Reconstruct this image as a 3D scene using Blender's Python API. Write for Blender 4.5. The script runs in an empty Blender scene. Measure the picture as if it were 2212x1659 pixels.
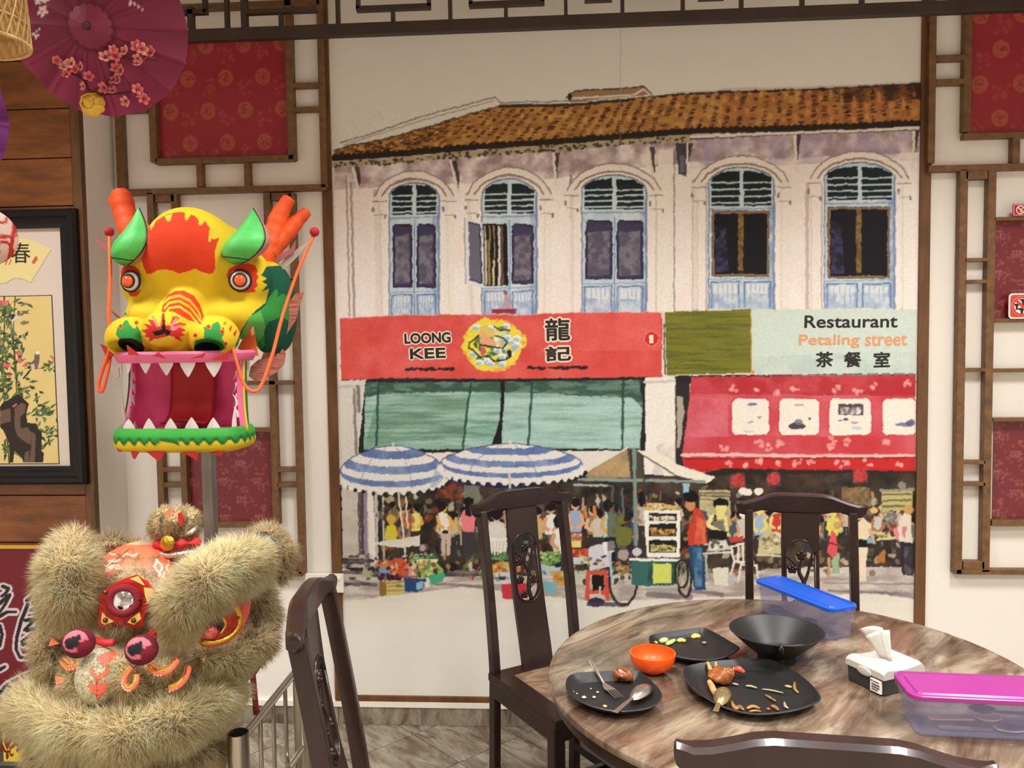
import bpy, bmesh, math, random
import numpy as np
from mathutils import Vector, Matrix
from mathutils.geometry import tessellate_polygon

random.seed(7)
RNG = np.random.RandomState(11)
SC = bpy.context.scene
COL = SC.collection

# ------------------------------------------------------------------ camera
# calibrated from the verticals and horizontals of the back wall (wall plane is y = 0, z up)
FPX, CX, CY = 1788.0, 1106.0, 829.5
CAMPOS = np.array([0.0, -3.4, 1.63])
def _basis():
    d = np.array([450.0, 32630.5, FPX]); d /= np.linalg.norm(d)
    r = np.array([27956.0, -343.5, -FPX]); r -= d * (r @ d); r /= np.linalg.norm(r)
    return np.array([r, np.cross(r, d), -d])
CM = _basis()                                  # world = CM @ (right, down, forward)
cam_data = bpy.data.cameras.new('camera')
cam_data.sensor_fit = 'HORIZONTAL'; cam_data.sensor_width = 36.0
cam_data.lens = FPX / 2212.0 * 36.0
cam_data.clip_start = 0.05
cam = bpy.data.objects.new('camera', cam_data); COL.objects.link(cam)
_m = Matrix.Identity(4)
for i in range(3):
    _m[i][0] = CM[i, 0]; _m[i][1] = -CM[i, 1]; _m[i][2] = -CM[i, 2]; _m[i][3] = CAMPOS[i]
cam.matrix_world = _m
SC.camera = cam

def ray(px, py):
    return CM @ np.array([(px - CX) / FPX, (py - CY) / FPX, 1.0])
def atY(px, py, Y):
    v = ray(px, py); return CAMPOS + v * ((Y - CAMPOS[1]) / v[1])
def atZ(px, py, Z):
    v = ray(px, py); return CAMPOS + v * ((Z - CAMPOS[2]) / v[2])
def proj(P):
    c = (np.asarray(P) - CAMPOS) @ CM
    return c[..., 0] / c[..., 2] * FPX + CX, c[..., 1] / c[..., 2] * FPX + CY

# ------------------------------------------------------------------ world, lights, exposure
world = bpy.data.worlds.new('world'); SC.world = world; world.use_nodes = True
world.node_tree.nodes['Background'].inputs[0].default_value = (0.92, 0.95, 1.0, 1)
world.node_tree.nodes['Background'].inputs[1].default_value = 0.25
SC.view_settings.view_transform = 'Standard'
SC.view_settings.look = 'None'
SC.view_settings.gamma = 1.0
SC.view_settings.use_curve_mapping = False
SC.view_settings.exposure = 0.0
def area_light(name, loc, size, power, col, target=None):
    l = bpy.data.lights.new(name, 'AREA'); l.shape = 'RECTANGLE'; l.size, l.size_y = size
    l.energy = power; l.color = col; l.spread = 2.12
    o = bpy.data.objects.new(name, l); COL.objects.link(o); o.location = loc
    if target is not None:
        o.rotation_euler = (Vector(target) - Vector(loc)).to_track_quat('-Z', 'Y').to_euler()
    return o
WARM = (1.0, 0.988, 0.968)
# rows of ceiling downlights of the dining room
for x, k in ((-2.0, 0.86), (-0.2, 0.95), (1.6, 1.22)):
    area_light('ceiling_lamp_near_wall', (x, -1.35, 3.06), (0.5, 0.5), 27 * k, WARM)
    area_light('ceiling_lamp_mid_room', (x, -3.1, 3.06), (0.5, 0.5), 55 * k, WARM)
    area_light('ceiling_lamp_far_room', (x, -5.0, 3.06), (0.5, 0.5), 54 * k, WARM)

# ------------------------------------------------------------------ helpers
def lin(c):
    c = np.asarray(c, float) / 255.0
    return np.where(c <= 0.04045, c / 12.92, ((c + 0.055) / 1.055) ** 2.4)
def rgba(c):
    l = lin(c); return (float(l[0]), float(l[1]), float(l[2]), 1.0)

_MATS = {}
def mat(name, col=(200, 200, 200), rough=0.55, metal=0.0, spec=0.5, vcol=False, var=None, col2=None,
        bump=None, stretch=(1, 1, 1), coat=0.0, trans=0.0, alpha=1.0, emit=None, sheen=0.0, ior=1.45, sub=0.0, transl=None):
    """procedural Principled material; var = noise scale for mixing col/col2, bump = (scale, strength)"""
    if name in _MATS: return _MATS[name]
    m = bpy.data.materials.new(name); m.use_nodes = True; _MATS[name] = m
    nt = m.node_tree; N = nt.nodes; L = nt.links; b = N['Principled BSDF']
    b.inputs['Roughness'].default_value = rough
    b.inputs['Metallic'].default_value = metal
    b.inputs['Specular IOR Level'].default_value = spec
    b.inputs['IOR'].default_value = ior
    b.inputs['Coat Weight'].default_value = coat
    b.inputs['Coat Roughness'].default_value = 0.08
    b.inputs['Transmission Weight'].default_value = trans
    b.inputs['Alpha'].default_value = alpha
    b.inputs['Sheen Weight'].default_value = sheen
    b.inputs['Base Color'].default_value = rgba(col)
    src = None
    if vcol:
        a = N.new('ShaderNodeAttribute'); a.attribute_name = 'Col'; src = a.outputs['Color']
        if isinstance(vcol, float) or isinstance(vcol, int) and vcol is not True:
            pass
        L.new(src, b.inputs['Base Color'])
    tc = None
    def coords():
        nonlocal tc
        if tc is None:
            t = N.new('ShaderNodeTexCoord'); mp = N.new('ShaderNodeMapping')
            mp.inputs['Scale'].default_value = stretch
            L.new(t.outputs['Object'], mp.inputs['Vector']); tc = mp.outputs['Vector']
        return tc
    if var is not None and not vcol:
        n = N.new('ShaderNodeTexNoise'); n.inputs['Scale'].default_value = var
        n.inputs['Detail'].default_value = 6; n.inputs['Roughness'].default_value = 0.6
        L.new(coords(), n.inputs['Vector'])
        r = N.new('ShaderNodeValToRGB')
        r.color_ramp.elements[0].position = 0.32; r.color_ramp.elements[1].position = 0.68
        r.color_ramp.elements[0].color = rgba(col); r.color_ramp.elements[1].color = rgba(col2)
        L.new(n.outputs['Fac'], r.inputs['Fac']); L.new(r.outputs['Color'], b.inputs['Base Color'])
        src = r.outputs['Color']
    if bump is not None:
        n = N.new('ShaderNodeTexNoise'); n.inputs['Scale'].default_value = bump[0]; n.inputs['Detail'].default_value = 4
        L.new(coords(), n.inputs['Vector'])
        bp = N.new('ShaderNodeBump'); bp.inputs['Strength'].default_value = bump[1]; bp.inputs['Distance'].default_value = 0.01
        L.new(n.outputs['Fac'], bp.inputs['Height']); L.new(bp.outputs['Normal'], b.inputs['Normal'])
    if emit is not None:
        b.inputs['Emission Color'].default_value = rgba(emit[0]); b.inputs['Emission Strength'].default_value = emit[1]
    if transl is not None:                      # thin cloth / paper / frosted plastic: part of the light passes through
        t = N.new('ShaderNodeBsdfTranslucent'); t.inputs['Color'].default_value = rgba(col)
        if src is not None: L.new(src, t.inputs['Color'])
        mx = N.new('ShaderNodeMixShader'); mx.inputs[0].default_value = transl
        out = N['Material Output']
        L.new(b.outputs[0], mx.inputs[1]); L.new(t.outputs[0], mx.inputs[2]); L.new(mx.outputs[0], out.inputs['Surface'])
    return m

def tag(o, label=None, cat=None, group=None, kind=None):
    if label: o['label'] = label
    if cat: o['category'] = cat
    if group: o['group'] = group
    if kind: o['kind'] = kind
    return o
def thing(name, base, label=None, cat=None, group=None, kind=None, rz=0.0):
    o = bpy.data.objects.new(name, None); COL.objects.link(o)
    o.empty_display_size = 0.05
    o.location = [float(v) for v in base]; o.rotation_euler = (0, 0, rz)
    return tag(o, label, cat, group, kind)

def rot_to(d, up=(0, 0, 1)):
    """3x3 with local z along d"""
    z = np.asarray(d, float); z = z / np.linalg.norm(z)
    u = np.asarray(up, float)
    if abs(u @ z) > 0.98: u = np.array([1.0, 0, 0])
    x = np.cross(u, z); x /= np.linalg.norm(x)
    return np.column_stack([x, np.cross(z, x), z])

class MB:
    """mesh builder: verts, faces, optional per-vertex colour"""
    def __init__(s): s.v = []; s.f = []; s.c = []; s.cc = None
    def _add(s, vs, fs):
        b = len(s.v); s.v.extend([tuple(map(float, p)) for p in vs])
        s.f.extend([tuple(b + i for i in f) for f in fs])
        if s.cc is not None: s.c.extend([s.cc] * len(vs))
        return s
    def color(s, c): s.cc = tuple(c); return s
    def box(s, lo, hi):
        (a, b, c), (d, e, f) = lo, hi
        vs = [(a, b, c), (d, b, c), (d, e, c), (a, e, c), (a, b, f), (d, b, f), (d, e, f), (a, e, f)]
        return s._add(vs, [(0, 3, 2, 1), (4, 5, 6, 7), (0, 1, 5, 4), (1, 2, 6, 5), (2, 3, 7, 6), (3, 0, 4, 7)])
    def hexa(s, front, back):
        """front/back: 4 points each in same order"""
        return s._add(list(front) + list(back), [(0, 1, 2, 3), (7, 6, 5, 4), (0, 4, 5, 1), (1, 5, 6, 2), (2, 6, 7, 3), (3, 7, 4, 0)])
    def obox(s, c, size, R=None):
        R = np.eye(3) if R is None else R
        h = np.array(size) / 2.0
        vs = [np.asarray(c) + R @ (h * np.array(k)) for k in ((-1, -1, -1), (1, -1, -1), (1, 1, -1), (-1, 1, -1), (-1, -1, 1), (1, -1, 1), (1, 1, 1), (-1, 1, 1))]
        return s._add(vs, [(0, 3, 2, 1), (4, 5, 6, 7), (0, 1, 5, 4), (1, 2, 6, 5), (2, 3, 7, 6), (3, 0, 4, 7)])
    def bar(s, a, b, w, t, up=(0, 0, 1)):
        a = np.asarray(a, float); b = np.asarray(b, float)
        R = rot_to(b - a, up); return s.obox((a + b) / 2, (w, t, np.linalg.norm(b - a)), R)
    def tube(s, pts, r, n=8, caps=True, up=(0.13, 0.29, 0.95)):
        P = np.asarray(pts, float); K = len(P)
        rs = [r] * K if np.isscalar(r) else list(r)
        T = np.gradient(P, axis=0); prev = None; vs = []
        for k in range(K):
            t = T[k] / (np.linalg.norm(T[k]) + 1e-12)
            if prev is None:
                u = np.asarray(up, float); u = u - t * (u @ t); u /= np.linalg.norm(u)
            else:
                u = prev - t * (prev @ t); u /= (np.linalg.norm(u) + 1e-12)
            prev = u; w = np.cross(t, u)
            for i in range(n):
                a = 2 * math.pi * i / n
                vs.append(P[k] + (u * math.cos(a) + w * math.sin(a)) * rs[k])
        fs = [(k * n + i, k * n + (i + 1) % n, (k + 1) * n + (i + 1) % n, (k + 1) * n + i) for k in range(K - 1) for i in range(n)]
        if caps:
            fs.append(tuple(range(n - 1, -1, -1))); fs.append(tuple(range((K - 1) * n, K * n)))
        return s._add(vs, fs)
    def lathe(s, prof, n=32, R=None, c=(0, 0, 0), caps=False):
        """prof: list of (r, z); axis local z"""
        R = np.eye(3) if R is None else R; c = np.asarray(c, float); K = len(prof); vs = []
        for (r, z) in prof:
            for i in range(n):
                a = 2 * math.pi * i / n
                vs.append(c + R @ np.array([r * math.cos(a), r * math.sin(a), z]))
        fs = [(k * n + i, k * n + (i + 1) % n, (k + 1) * n + (i + 1) % n, (k + 1) * n + i) for k in range(K - 1) for i in range(n)]
        if caps:
            fs.append(tuple(range(n - 1, -1, -1))); fs.append(tuple(range((K - 1) * n, K * n)))
        return s._add(vs, fs)
    def ball(s, c, r, n=16, m=10, R=None):
        rr = np.array([r, r, r] if np.isscalar(r) else r, float); R = np.eye(3) if R is None else R; vs = []; c = np.asarray(c, float)
        for j in range(1, m):
            t = math.pi * j / m
            for i in range(n):
                a = 2 * math.pi * i / n
                vs.append(c + R @ (rr * np.array([math.sin(t) * math.cos(a), math.sin(t) * math.sin(a), math.cos(t)])))
        top = len(vs); vs.append(c + R @ (rr * np.array([0, 0, 1.0]))); vs.append(c - R @ (rr * np.array([0, 0, 1.0])))
        fs = [(j * n + i, (j + 1) * n + i, (j + 1) * n + (i + 1) % n, j * n + (i + 1) % n) for j in range(m - 2) for i in range(n)]
        fs += [(top, i, (i + 1) % n) for i in range(n)]
        fs += [(top + 1, (m - 2) * n + (i + 1) % n, (m - 2) * n + i) for i in range(n)]
        return s._add(vs, fs)
    def plate(s, loops, th, frame):
        """extruded flat outline (first loop) with holes; frame(u, v, w) -> point; thickness th along w"""
        poly = [[Vector((p[0], p[1], 0)) for p in l] for l in loops]
        tris = tessellate_polygon(poly)
        flat = [p for l in loops for p in l]; n = len(flat)
        vs = [frame(p[0], p[1], 0.0) for p in flat] + [frame(p[0], p[1], th) for p in flat]
        fs = []
        for t in tris:
            a, b, c = [flat[i] for i in t]
            ccw = (b[0] - a[0]) * (c[1] - a[1]) - (b[1] - a[1]) * (c[0] - a[0]) > 0
            t = tuple(t) if ccw else tuple(t[::-1])
            fs.append(tuple(i + n for i in t)); fs.append(t[::-1])
        o = 0
        for l in loops:
            k = len(l)
            for i in range(k):
                j = (i + 1) % k; fs.append((o + i, o + j, n + o + j, n + o + i))
            o += k
        return s._add(vs, fs)
    def grid(s, fn, nu, nv, closed_u=False):
        vs = [fn(i / (nu if closed_u else nu - 1), j / (nv - 1)) for j in range(nv) for i in range(nu)]
        m = nu if closed_u else nu - 1
        return s._add(vs, [(j * nu + i, j * nu + (i + 1) % nu, (j + 1) * nu + (i + 1) % nu, (j + 1) * nu + i) for j in range(nv - 1) for i in range(m)])
    def raw(s, V, F): return s._add(V, F)
    def build(s, name, m, parent=None, smooth=False, base=None, bevel=0.0, label=None, kind=None, solid=0.0, fixn=True, sub=0):
        """verts are in world coordinates; base (or the parent's location) becomes the object's origin"""
        if base is None: base = np.array(parent.location) if parent is not None else np.zeros(3)
        P = parent
        org = np.asarray(base, float)
        if P is not None and P.parent is not None: org = np.array(P.location) + np.array(P.parent.location)
        V = np.asarray(s.v, float) - org
        o = new_mesh(name, V, s.f, m, parent, smooth)
        if parent is None: o.location = org
        if s.c and len(s.c) == len(s.v): set_col(o.data, np.array(s.c))
        if fixn:
            bm = bmesh.new(); bm.from_mesh(o.data); bmesh.ops.recalc_face_normals(bm, faces=bm.faces); bm.to_mesh(o.data); bm.free()
        if smooth == 'auto':
            o.data.shade_smooth()
            _autosmooth(o)
        if solid:
            md = o.modifiers.new('solid', 'SOLIDIFY'); md.thickness = solid; md.offset = 0
        if bevel:
            md = o.modifiers.new('bevel', 'BEVEL'); md.width = bevel; md.segments = 2; md.limit_method = 'ANGLE'; md.angle_limit = math.radians(40)
        if sub:
            md = o.modifiers.new('sub', 'SUBSURF'); md.levels = sub; md.render_levels = sub
        if label: o['label'] = label
        if kind: o['kind'] = kind
        return o

def _autosmooth(o, ang=0.6):
    me = o.data; bm = bmesh.new(); bm.from_mesh(me)
    for e in bm.edges:
        if len(e.link_faces) == 2 and e.calc_face_angle(0) > ang: e.smooth = False
    bm.to_mesh(me); bm.free()

def new_mesh(name, V, F, m, parent=None, smooth=False):
    me = bpy.data.meshes.new(name)
    if isinstance(F, np.ndarray):
        k = F.shape[1]
        me.vertices.add(len(V)); me.vertices.foreach_set('co', np.ascontiguousarray(V, np.float32).ravel())
        me.loops.add(F.size); me.loops.foreach_set('vertex_index', F.astype(np.int32).ravel())
        me.polygons.add(len(F)); me.polygons.foreach_set('loop_start', np.arange(0, F.size, k, dtype=np.int32))
        me.update(calc_edges=True)
    else:
        me.from_pydata([tuple(p) for p in V], [], F); me.update()
    if smooth: me.polygons.foreach_set('use_smooth', np.ones(len(me.polygons), bool)); me.update()
    if m is not None: me.materials.append(m)
    o = bpy.data.objects.new(name, me); COL.objects.link(o)
    if parent is not None: o.parent = parent
    return o
def set_col(me, C):
    """per-vertex sRGB 0..255 -> linear point colour"""
    a = me.color_attributes.new('Col', 'FLOAT_COLOR', 'POINT')
    L = np.ones((len(C), 4), np.float32); L[:, :3] = lin(np.clip(C, 0, 255))
    a.data.foreach_set('color', L.ravel())

def dup(o, parent=None):
    c = o.copy(); COL.objects.link(c)
    if parent is not None: c.parent = parent
    for ch in list(o.children): dup(ch, c)
    return c

# smooth value noise on arbitrary arrays (numpy)
def vnoise(x, y, seed=0):
    r = np.random.RandomState(seed); T = r.rand(64, 64)
    xi = np.floor(x).astype(int); yi = np.floor(y).astype(int); fx = x - xi; fy = y - yi
    fx = fx * fx * (3 - 2 * fx); fy = fy * fy * (3 - 2 * fy)
    a = T[yi % 64, xi % 64]; b = T[yi % 64, (xi + 1) % 64]; c = T[(yi + 1) % 64, xi % 64]; d = T[(yi + 1) % 64, (xi + 1) % 64]
    return (a * (1 - fx) + b * fx) * (1 - fy) + (c * (1 - fx) + d * fx) * fy
def fbm(x, y, seed=0, o=4):
    s = 0; a = 1; t = 0
    for k in range(o):
        s = s + a * vnoise(x * 2 ** k, y * 2 ** k, seed + k); t += a; a *= 0.5
    return s / t

class Canvas:
    """paints flat colour patches on a set of surface points, addressed by the drawing coordinates PX, PY"""
    def __init__(s, PX, PY, bg, warp=0.0, wl=14.0):
        s.PX, s.PY = PX.copy(), PY.copy()
        s.rgb = np.empty(PX.shape + (3,)); s.rgb[...] = bg
        if warp:
            s.PX += (fbm(PX / wl, PY / wl, 3, 3) - 0.5) * 2 * warp
            s.PY += (fbm(PX / wl, PY / wl, 9, 3) - 0.5) * 2 * warp
    def win(s, x0, y0, x1, y1):
        if s.PX.ndim == 1:
            return (np.where((s.PX >= x0) & (s.PX <= x1) & (s.PY >= y0) & (s.PY <= y1))[0],)
        cx = s.PX[s.PX.shape[0] // 2]; cy = s.PY[:, s.PX.shape[1] // 2]
        # conservative window
        mi = (s.PX[0] >= x0 - 40) & (s.PX[0] <= x1 + 40) | (s.PX[-1] >= x0 - 40) & (s.PX[-1] <= x1 + 40)
        mj = (s.PY[:, 0] >= y0 - 40) & (s.PY[:, 0] <= y1 + 40) | (s.PY[:, -1] >= y0 - 40) & (s.PY[:, -1] <= y1 + 40)
        i = np.where(mi)[0]; j = np.where(mj)[0]
        if len(i) == 0 or len(j) == 0: return (slice(0, 0), slice(0, 0))
        return (slice(j[0], j[-1] + 1), slice(i[0], i[-1] + 1))
    def put(s, w, a, col):
        col = np.asarray(col, float)
        s.rgb[w] = s.rgb[w] * (1 - a[..., None]) + col * a[..., None]
    def poly(s, pts, col, a=1.0, tex=None):
        p = np.asarray(pts, float)
        w = s.win(p[:, 0].min() - 3, p[:, 1].min() - 3, p[:, 0].max() + 3, p[:, 1].max() + 3)
        X, Y = s.PX[w], s.PY[w]
        if X.size == 0: return
        ins = np.zeros(X.shape, bool); n = len(p)
        for i in range(n):
            x0, y0 = p[i]; x1, y1 = p[(i + 1) % n]
            if y0 == y1: continue
            c = ((y0 > Y) != (y1 > Y)) & (X < (x1 - x0) * (Y - y0) / (y1 - y0) + x0)
            ins ^= c
        A = ins * a
        if tex is not None: A = A * tex(X, Y)
        s.put(w, A, col)
    def rect(s, x0, y0, x1, y1, col, a=1.0, tex=None):
        s.poly([(x0, y0), (x1, y0), (x1, y1), (x0, y1)], col, a, tex)
    def line(s, pts, wd, col, a=1.0, soft=0.6, w1=None):
        p = np.asarray(pts, float); m = wd + 3
        w = s.win(p[:, 0].min() - m, p[:, 1].min() - m, p[:, 0].max() + m, p[:, 1].max() + m)
        X, Y = s.PX[w], s.PY[w]
        if X.size == 0: return
        A = np.zeros(X.shape); n = len(p)
        for i in range(n - 1):
            x0, y0 = p[i]; dx, dy = p[i + 1] - p[i]; L2 = dx * dx + dy * dy + 1e-9
            t = np.clip(((X - x0) * dx + (Y - y0) * dy) / L2, 0, 1)
            d = np.hypot(X - x0 - t * dx, Y - y0 - t * dy)
            ww = wd if w1 is None else wd + (w1 - wd) * (i + t) / max(1, n - 1)
            A = np.maximum(A, np.clip((ww / 2 - d) / soft + 0.5, 0, 1))
        s.put(w, A * a, col)
    def ell(s, cx, cy, rx, ry, col, a=1.0, ang=0.0, tex=None, soft=0.0):
        m = max(rx, ry) + 3; w = s.win(cx - m, cy - m, cx + m, cy + m)
        X, Y = s.PX[w], s.PY[w]
        if X.size == 0: return
        c, q = math.cos(ang), math.sin(ang); dx = X - cx; dy = Y - cy
        d = np.hypot((dx * c + dy * q) / rx, (-dx * q + dy * c) / ry)
        A = (d < 1).astype(float) if not soft else np.clip((1 - d) / soft, 0, 1)
        A = A * a
        if tex is not None: A = A * tex(X, Y)
        s.put(w, A, col)

# surface nets: closed triangle/quad mesh of an implicit function f(x, y, z) < 0
def sdf_mesh(fn, lo, hi, h):
    lo = np.asarray(lo, float); n = np.ceil((np.asarray(hi) - lo) / h).astype(int) + 1
    gx, gy, gz = [lo[i] + h * np.arange(n[i]) for i in range(3)]
    D = np.empty(n, np.float32)
    for k in range(0, n[2], 24):                     # slabs keep memory small
        X, Y, Z = np.meshgrid(gx, gy, gz[k:k + 24], indexing='ij'); D[:, :, k:k + 24] = fn(X, Y, Z)
    S = D < 0
    cells = np.zeros(n - 1, np.int8)
    for a in (0, 1):
        for b in (0, 1):
            for c in (0, 1):
                cells += S[a:n[0] - 1 + a, b:n[1] - 1 + b, c:n[2] - 1 + c]
    act = (cells > 0) & (cells < 8)
    idx = -np.ones(n - 1, np.int64); ids = np.argwhere(act); idx[act] = np.arange(len(ids))
    acc = np.zeros((len(ids), 3)); cnt = np.zeros(len(ids))
    I, J, K = ids.T
    corner = [(a, b, c) for a in (0, 1) for b in (0, 1) for c in (0, 1)]
    for p in corner:
        for ax in range(3):
            if p[ax]: continue
            q = list(p); q[ax] = 1
            d0 = D[I + p[0], J + p[1], K + p[2]]; d1 = D[I + q[0], J + q[1], K + q[2]]
            m = (d0 < 0) != (d1 < 0)
            t = np.where(m, d0 / np.where(m, d0 - d1, 1), 0)
            pt = np.tile(np.array(p, float), (len(ids), 1)); pt[:, ax] = t
            acc[m] += pt[m]; cnt[m] += 1
    V = lo + h * (ids + acc / cnt[:, None])
    F = []
    for ax in range(3):
        b, c = (ax + 1) % 3, (ax + 2) % 3
        sl0 = [slice(1, n[i] - 1) for i in range(3)]; sl1 = list(sl0)
        sl0[ax] = slice(0, n[ax] - 1); sl1[ax] = slice(1, n[ax])
        s0 = S[tuple(sl0)]; s1 = S[tuple(sl1)]
        e = np.argwhere(s0 != s1); e_in = s0[s0 != s1]
        off = np.array([1, 1, 1]); off[ax] = 0; e = e + off
        q = []
        for (db, dc) in ((-1, -1), (0, -1), (0, 0), (-1, 0)):
            r = e.copy(); r[:, b] += db; r[:, c] += dc; q.append(idx[r[:, 0], r[:, 1], r[:, 2]])
        Q = np.stack(q, 1); Q[~e_in] = Q[~e_in][:, ::-1]; F.append(Q)
    F = np.concatenate(F); F = F[(F >= 0).all(1)]
    return V, F
def smin(a, b, k):
    h = np.clip(0.5 + 0.5 * (b - a) / k, 0, 1); return b * (1 - h) + a * h - k * h * (1 - h)
def smax(a, b, k): return -smin(-a, -b, k)
def sd_ell(X, Y, Z, c, r):
    r = np.broadcast_to(np.asarray(r, float), (3,))
    px, py, pz = X - c[0], Y - c[1], Z - c[2]
    k0 = np.sqrt((px / r[0]) ** 2 + (py / r[1]) ** 2 + (pz / r[2]) ** 2)
    k1 = np.sqrt((px / r[0] ** 2) ** 2 + (py / r[1] ** 2) ** 2 + (pz / r[2] ** 2) ** 2) + 1e-9
    return k0 * (k0 - 1) / k1
def sd_cap(X, Y, Z, a, b, r0, r1=None):
    r1 = r0 if r1 is None else r1
    a = np.asarray(a, float); b = np.asarray(b, float); d = b - a; L = d @ d + 1e-12
    t = np.clip(((X - a[0]) * d[0] + (Y - a[1]) * d[1] + (Z - a[2]) * d[2]) / L, 0, 1)
    return np.sqrt((X - a[0] - t * d[0]) ** 2 + (Y - a[1] - t * d[1]) ** 2 + (Z - a[2] - t * d[2]) ** 2) - (r0 + (r1 - r0) * t)
def sd_box(X, Y, Z, c, hs, r=0.0):
    qx, qy, qz = np.abs(X - c[0]) - hs[0] + r, np.abs(Y - c[1]) - hs[1] + r, np.abs(Z - c[2]) - hs[2] + r
    return np.sqrt(np.maximum(qx, 0) ** 2 + np.maximum(qy, 0) ** 2 + np.maximum(qz, 0) ** 2) + np.minimum(np.maximum(qx, np.maximum(qy, qz)), 0) - r

def catmull(pts, n=8):
    P = np.asarray(pts, float); P = np.vstack([2 * P[0] - P[1], P, 2 * P[-1] - P[-2]]); out = []
    for i in range(1, len(P) - 2):
        for k in range(n):
            t = k / n
            out.append(0.5 * ((2 * P[i]) + (-P[i - 1] + P[i + 1]) * t + (2 * P[i - 1] - 5 * P[i] + 4 * P[i + 1] - P[i + 2]) * t * t + (-P[i - 1] + 3 * P[i] - 3 * P[i + 1] + P[i + 2]) * t ** 3))
    out.append(P[-2]); return np.array(out)

def text_mesh(body, bold=0.0, shear=0.0):
    """glyph mesh (verts 2D, faces), width/height normalised to its own box"""
    c = bpy.data.curves.new('lettering', 'FONT'); c.body = body; c.offset = bold; c.resolution_u = 4; c.shear = shear
    o = bpy.data.objects.new('lettering', c); COL.objects.link(o)
    bpy.context.view_layer.update()
    dg = bpy.context.evaluated_depsgraph_get(); me = o.evaluated_get(dg).to_mesh()
    V = np.array([v.co[:2] for v in me.vertices]); F = [tuple(p.vertices) for p in me.polygons]
    o.evaluated_get(dg).to_mesh_clear(); bpy.data.objects.remove(o); bpy.data.curves.remove(c)
    lo, hi = V.min(0), V.max(0)
    return (V - lo) / (hi - lo), F, (hi - lo)
def lettering(body, frame, m, parent, bold=0.0, name='lettering', shear=0.0, label=None, spread=0.0):
    """frame(u, v) -> world point, u right 0..1, v up 0..1 over the text's bounding box; spread thickens the strokes (m)"""
    V, F, _ = text_mesh(body, bold, shear)
    mb = MB(); P = np.array([frame(u, v) for u, v in V])
    for k in range(9 if spread else 1):
        a = k * math.pi / 4; r = 0 if k == 0 else spread
        mb.raw(P + np.array([r * math.cos(a), -k * 2e-5, r * math.sin(a)]), F)
    return mb.build(name, m, parent, fixn=False, label=label)
def quad_frame(tl, tr, bl, br, Y):
    """bilinear frame between four photo points that lie on the plane y = Y"""
    A, B, C_, D = [atY(p[0], p[1], Y) for p in (tl, tr, bl, br)]
    return lambda u, v: (C_ * (1 - u) + D * u) * (1 - v) + (A * (1 - u) + B * u) * v
# ================================================================== room shell
M_WALL = mat('white_wall_paint', (234, 227, 218), rough=0.75, spec=0.2, bump=(120, 0.04))
M_WOODTRIM = mat('brown_wood_trim', (116, 78, 44), rough=0.42, var=9, col2=(84, 54, 28), stretch=(3, 3, 0.6))
M_BARWOOD = mat('lattice_wood', (128, 92, 55), rough=0.5, var=14, col2=(92, 64, 36), stretch=(2, 2, 2))
M_FRET = mat('dark_fretwork_wood', (60, 44, 36), rough=0.5, var=10, col2=(46, 33, 27))
M_DARK = mat('dark_gap', (30, 22, 16), rough=0.8)

def structure(mb, name, m, **k):
    o = mb.build(name, m, **k); o['kind'] = 'structure'; return o
PILX = float(atY(203, 1000, -0.24)[0])
# back wall, floor base, ceiling, right wall, pillar
structure(MB().box((-3.2, 0, 0), (2.6, 0.12, 3.3)), 'wall_back', M_WALL)
structure(MB().box((2.6, -7.5, 0), (2.72, 0.12, 3.3)), 'wall_right', M_WALL)
structure(MB().box((-3.32, -7.5, 0), (-3.2, 0.12, 3.3)), 'wall_left', M_WALL)
structure(MB().box((-3.32, -7.62, 0), (2.72, -7.5, 3.3)), 'wall_rear', M_WALL)
structure(MB().box((-3.32, -7.62, 3.3), (2.72, 0.12, 3.4)), 'ceiling', mat('ceiling_paint', (205, 198, 188), rough=0.8))
pil = structure(MB().box((-3.2, -0.215, 0), (PILX, 0.0, 3.3)), 'wall_pillar', M_WALL)

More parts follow.
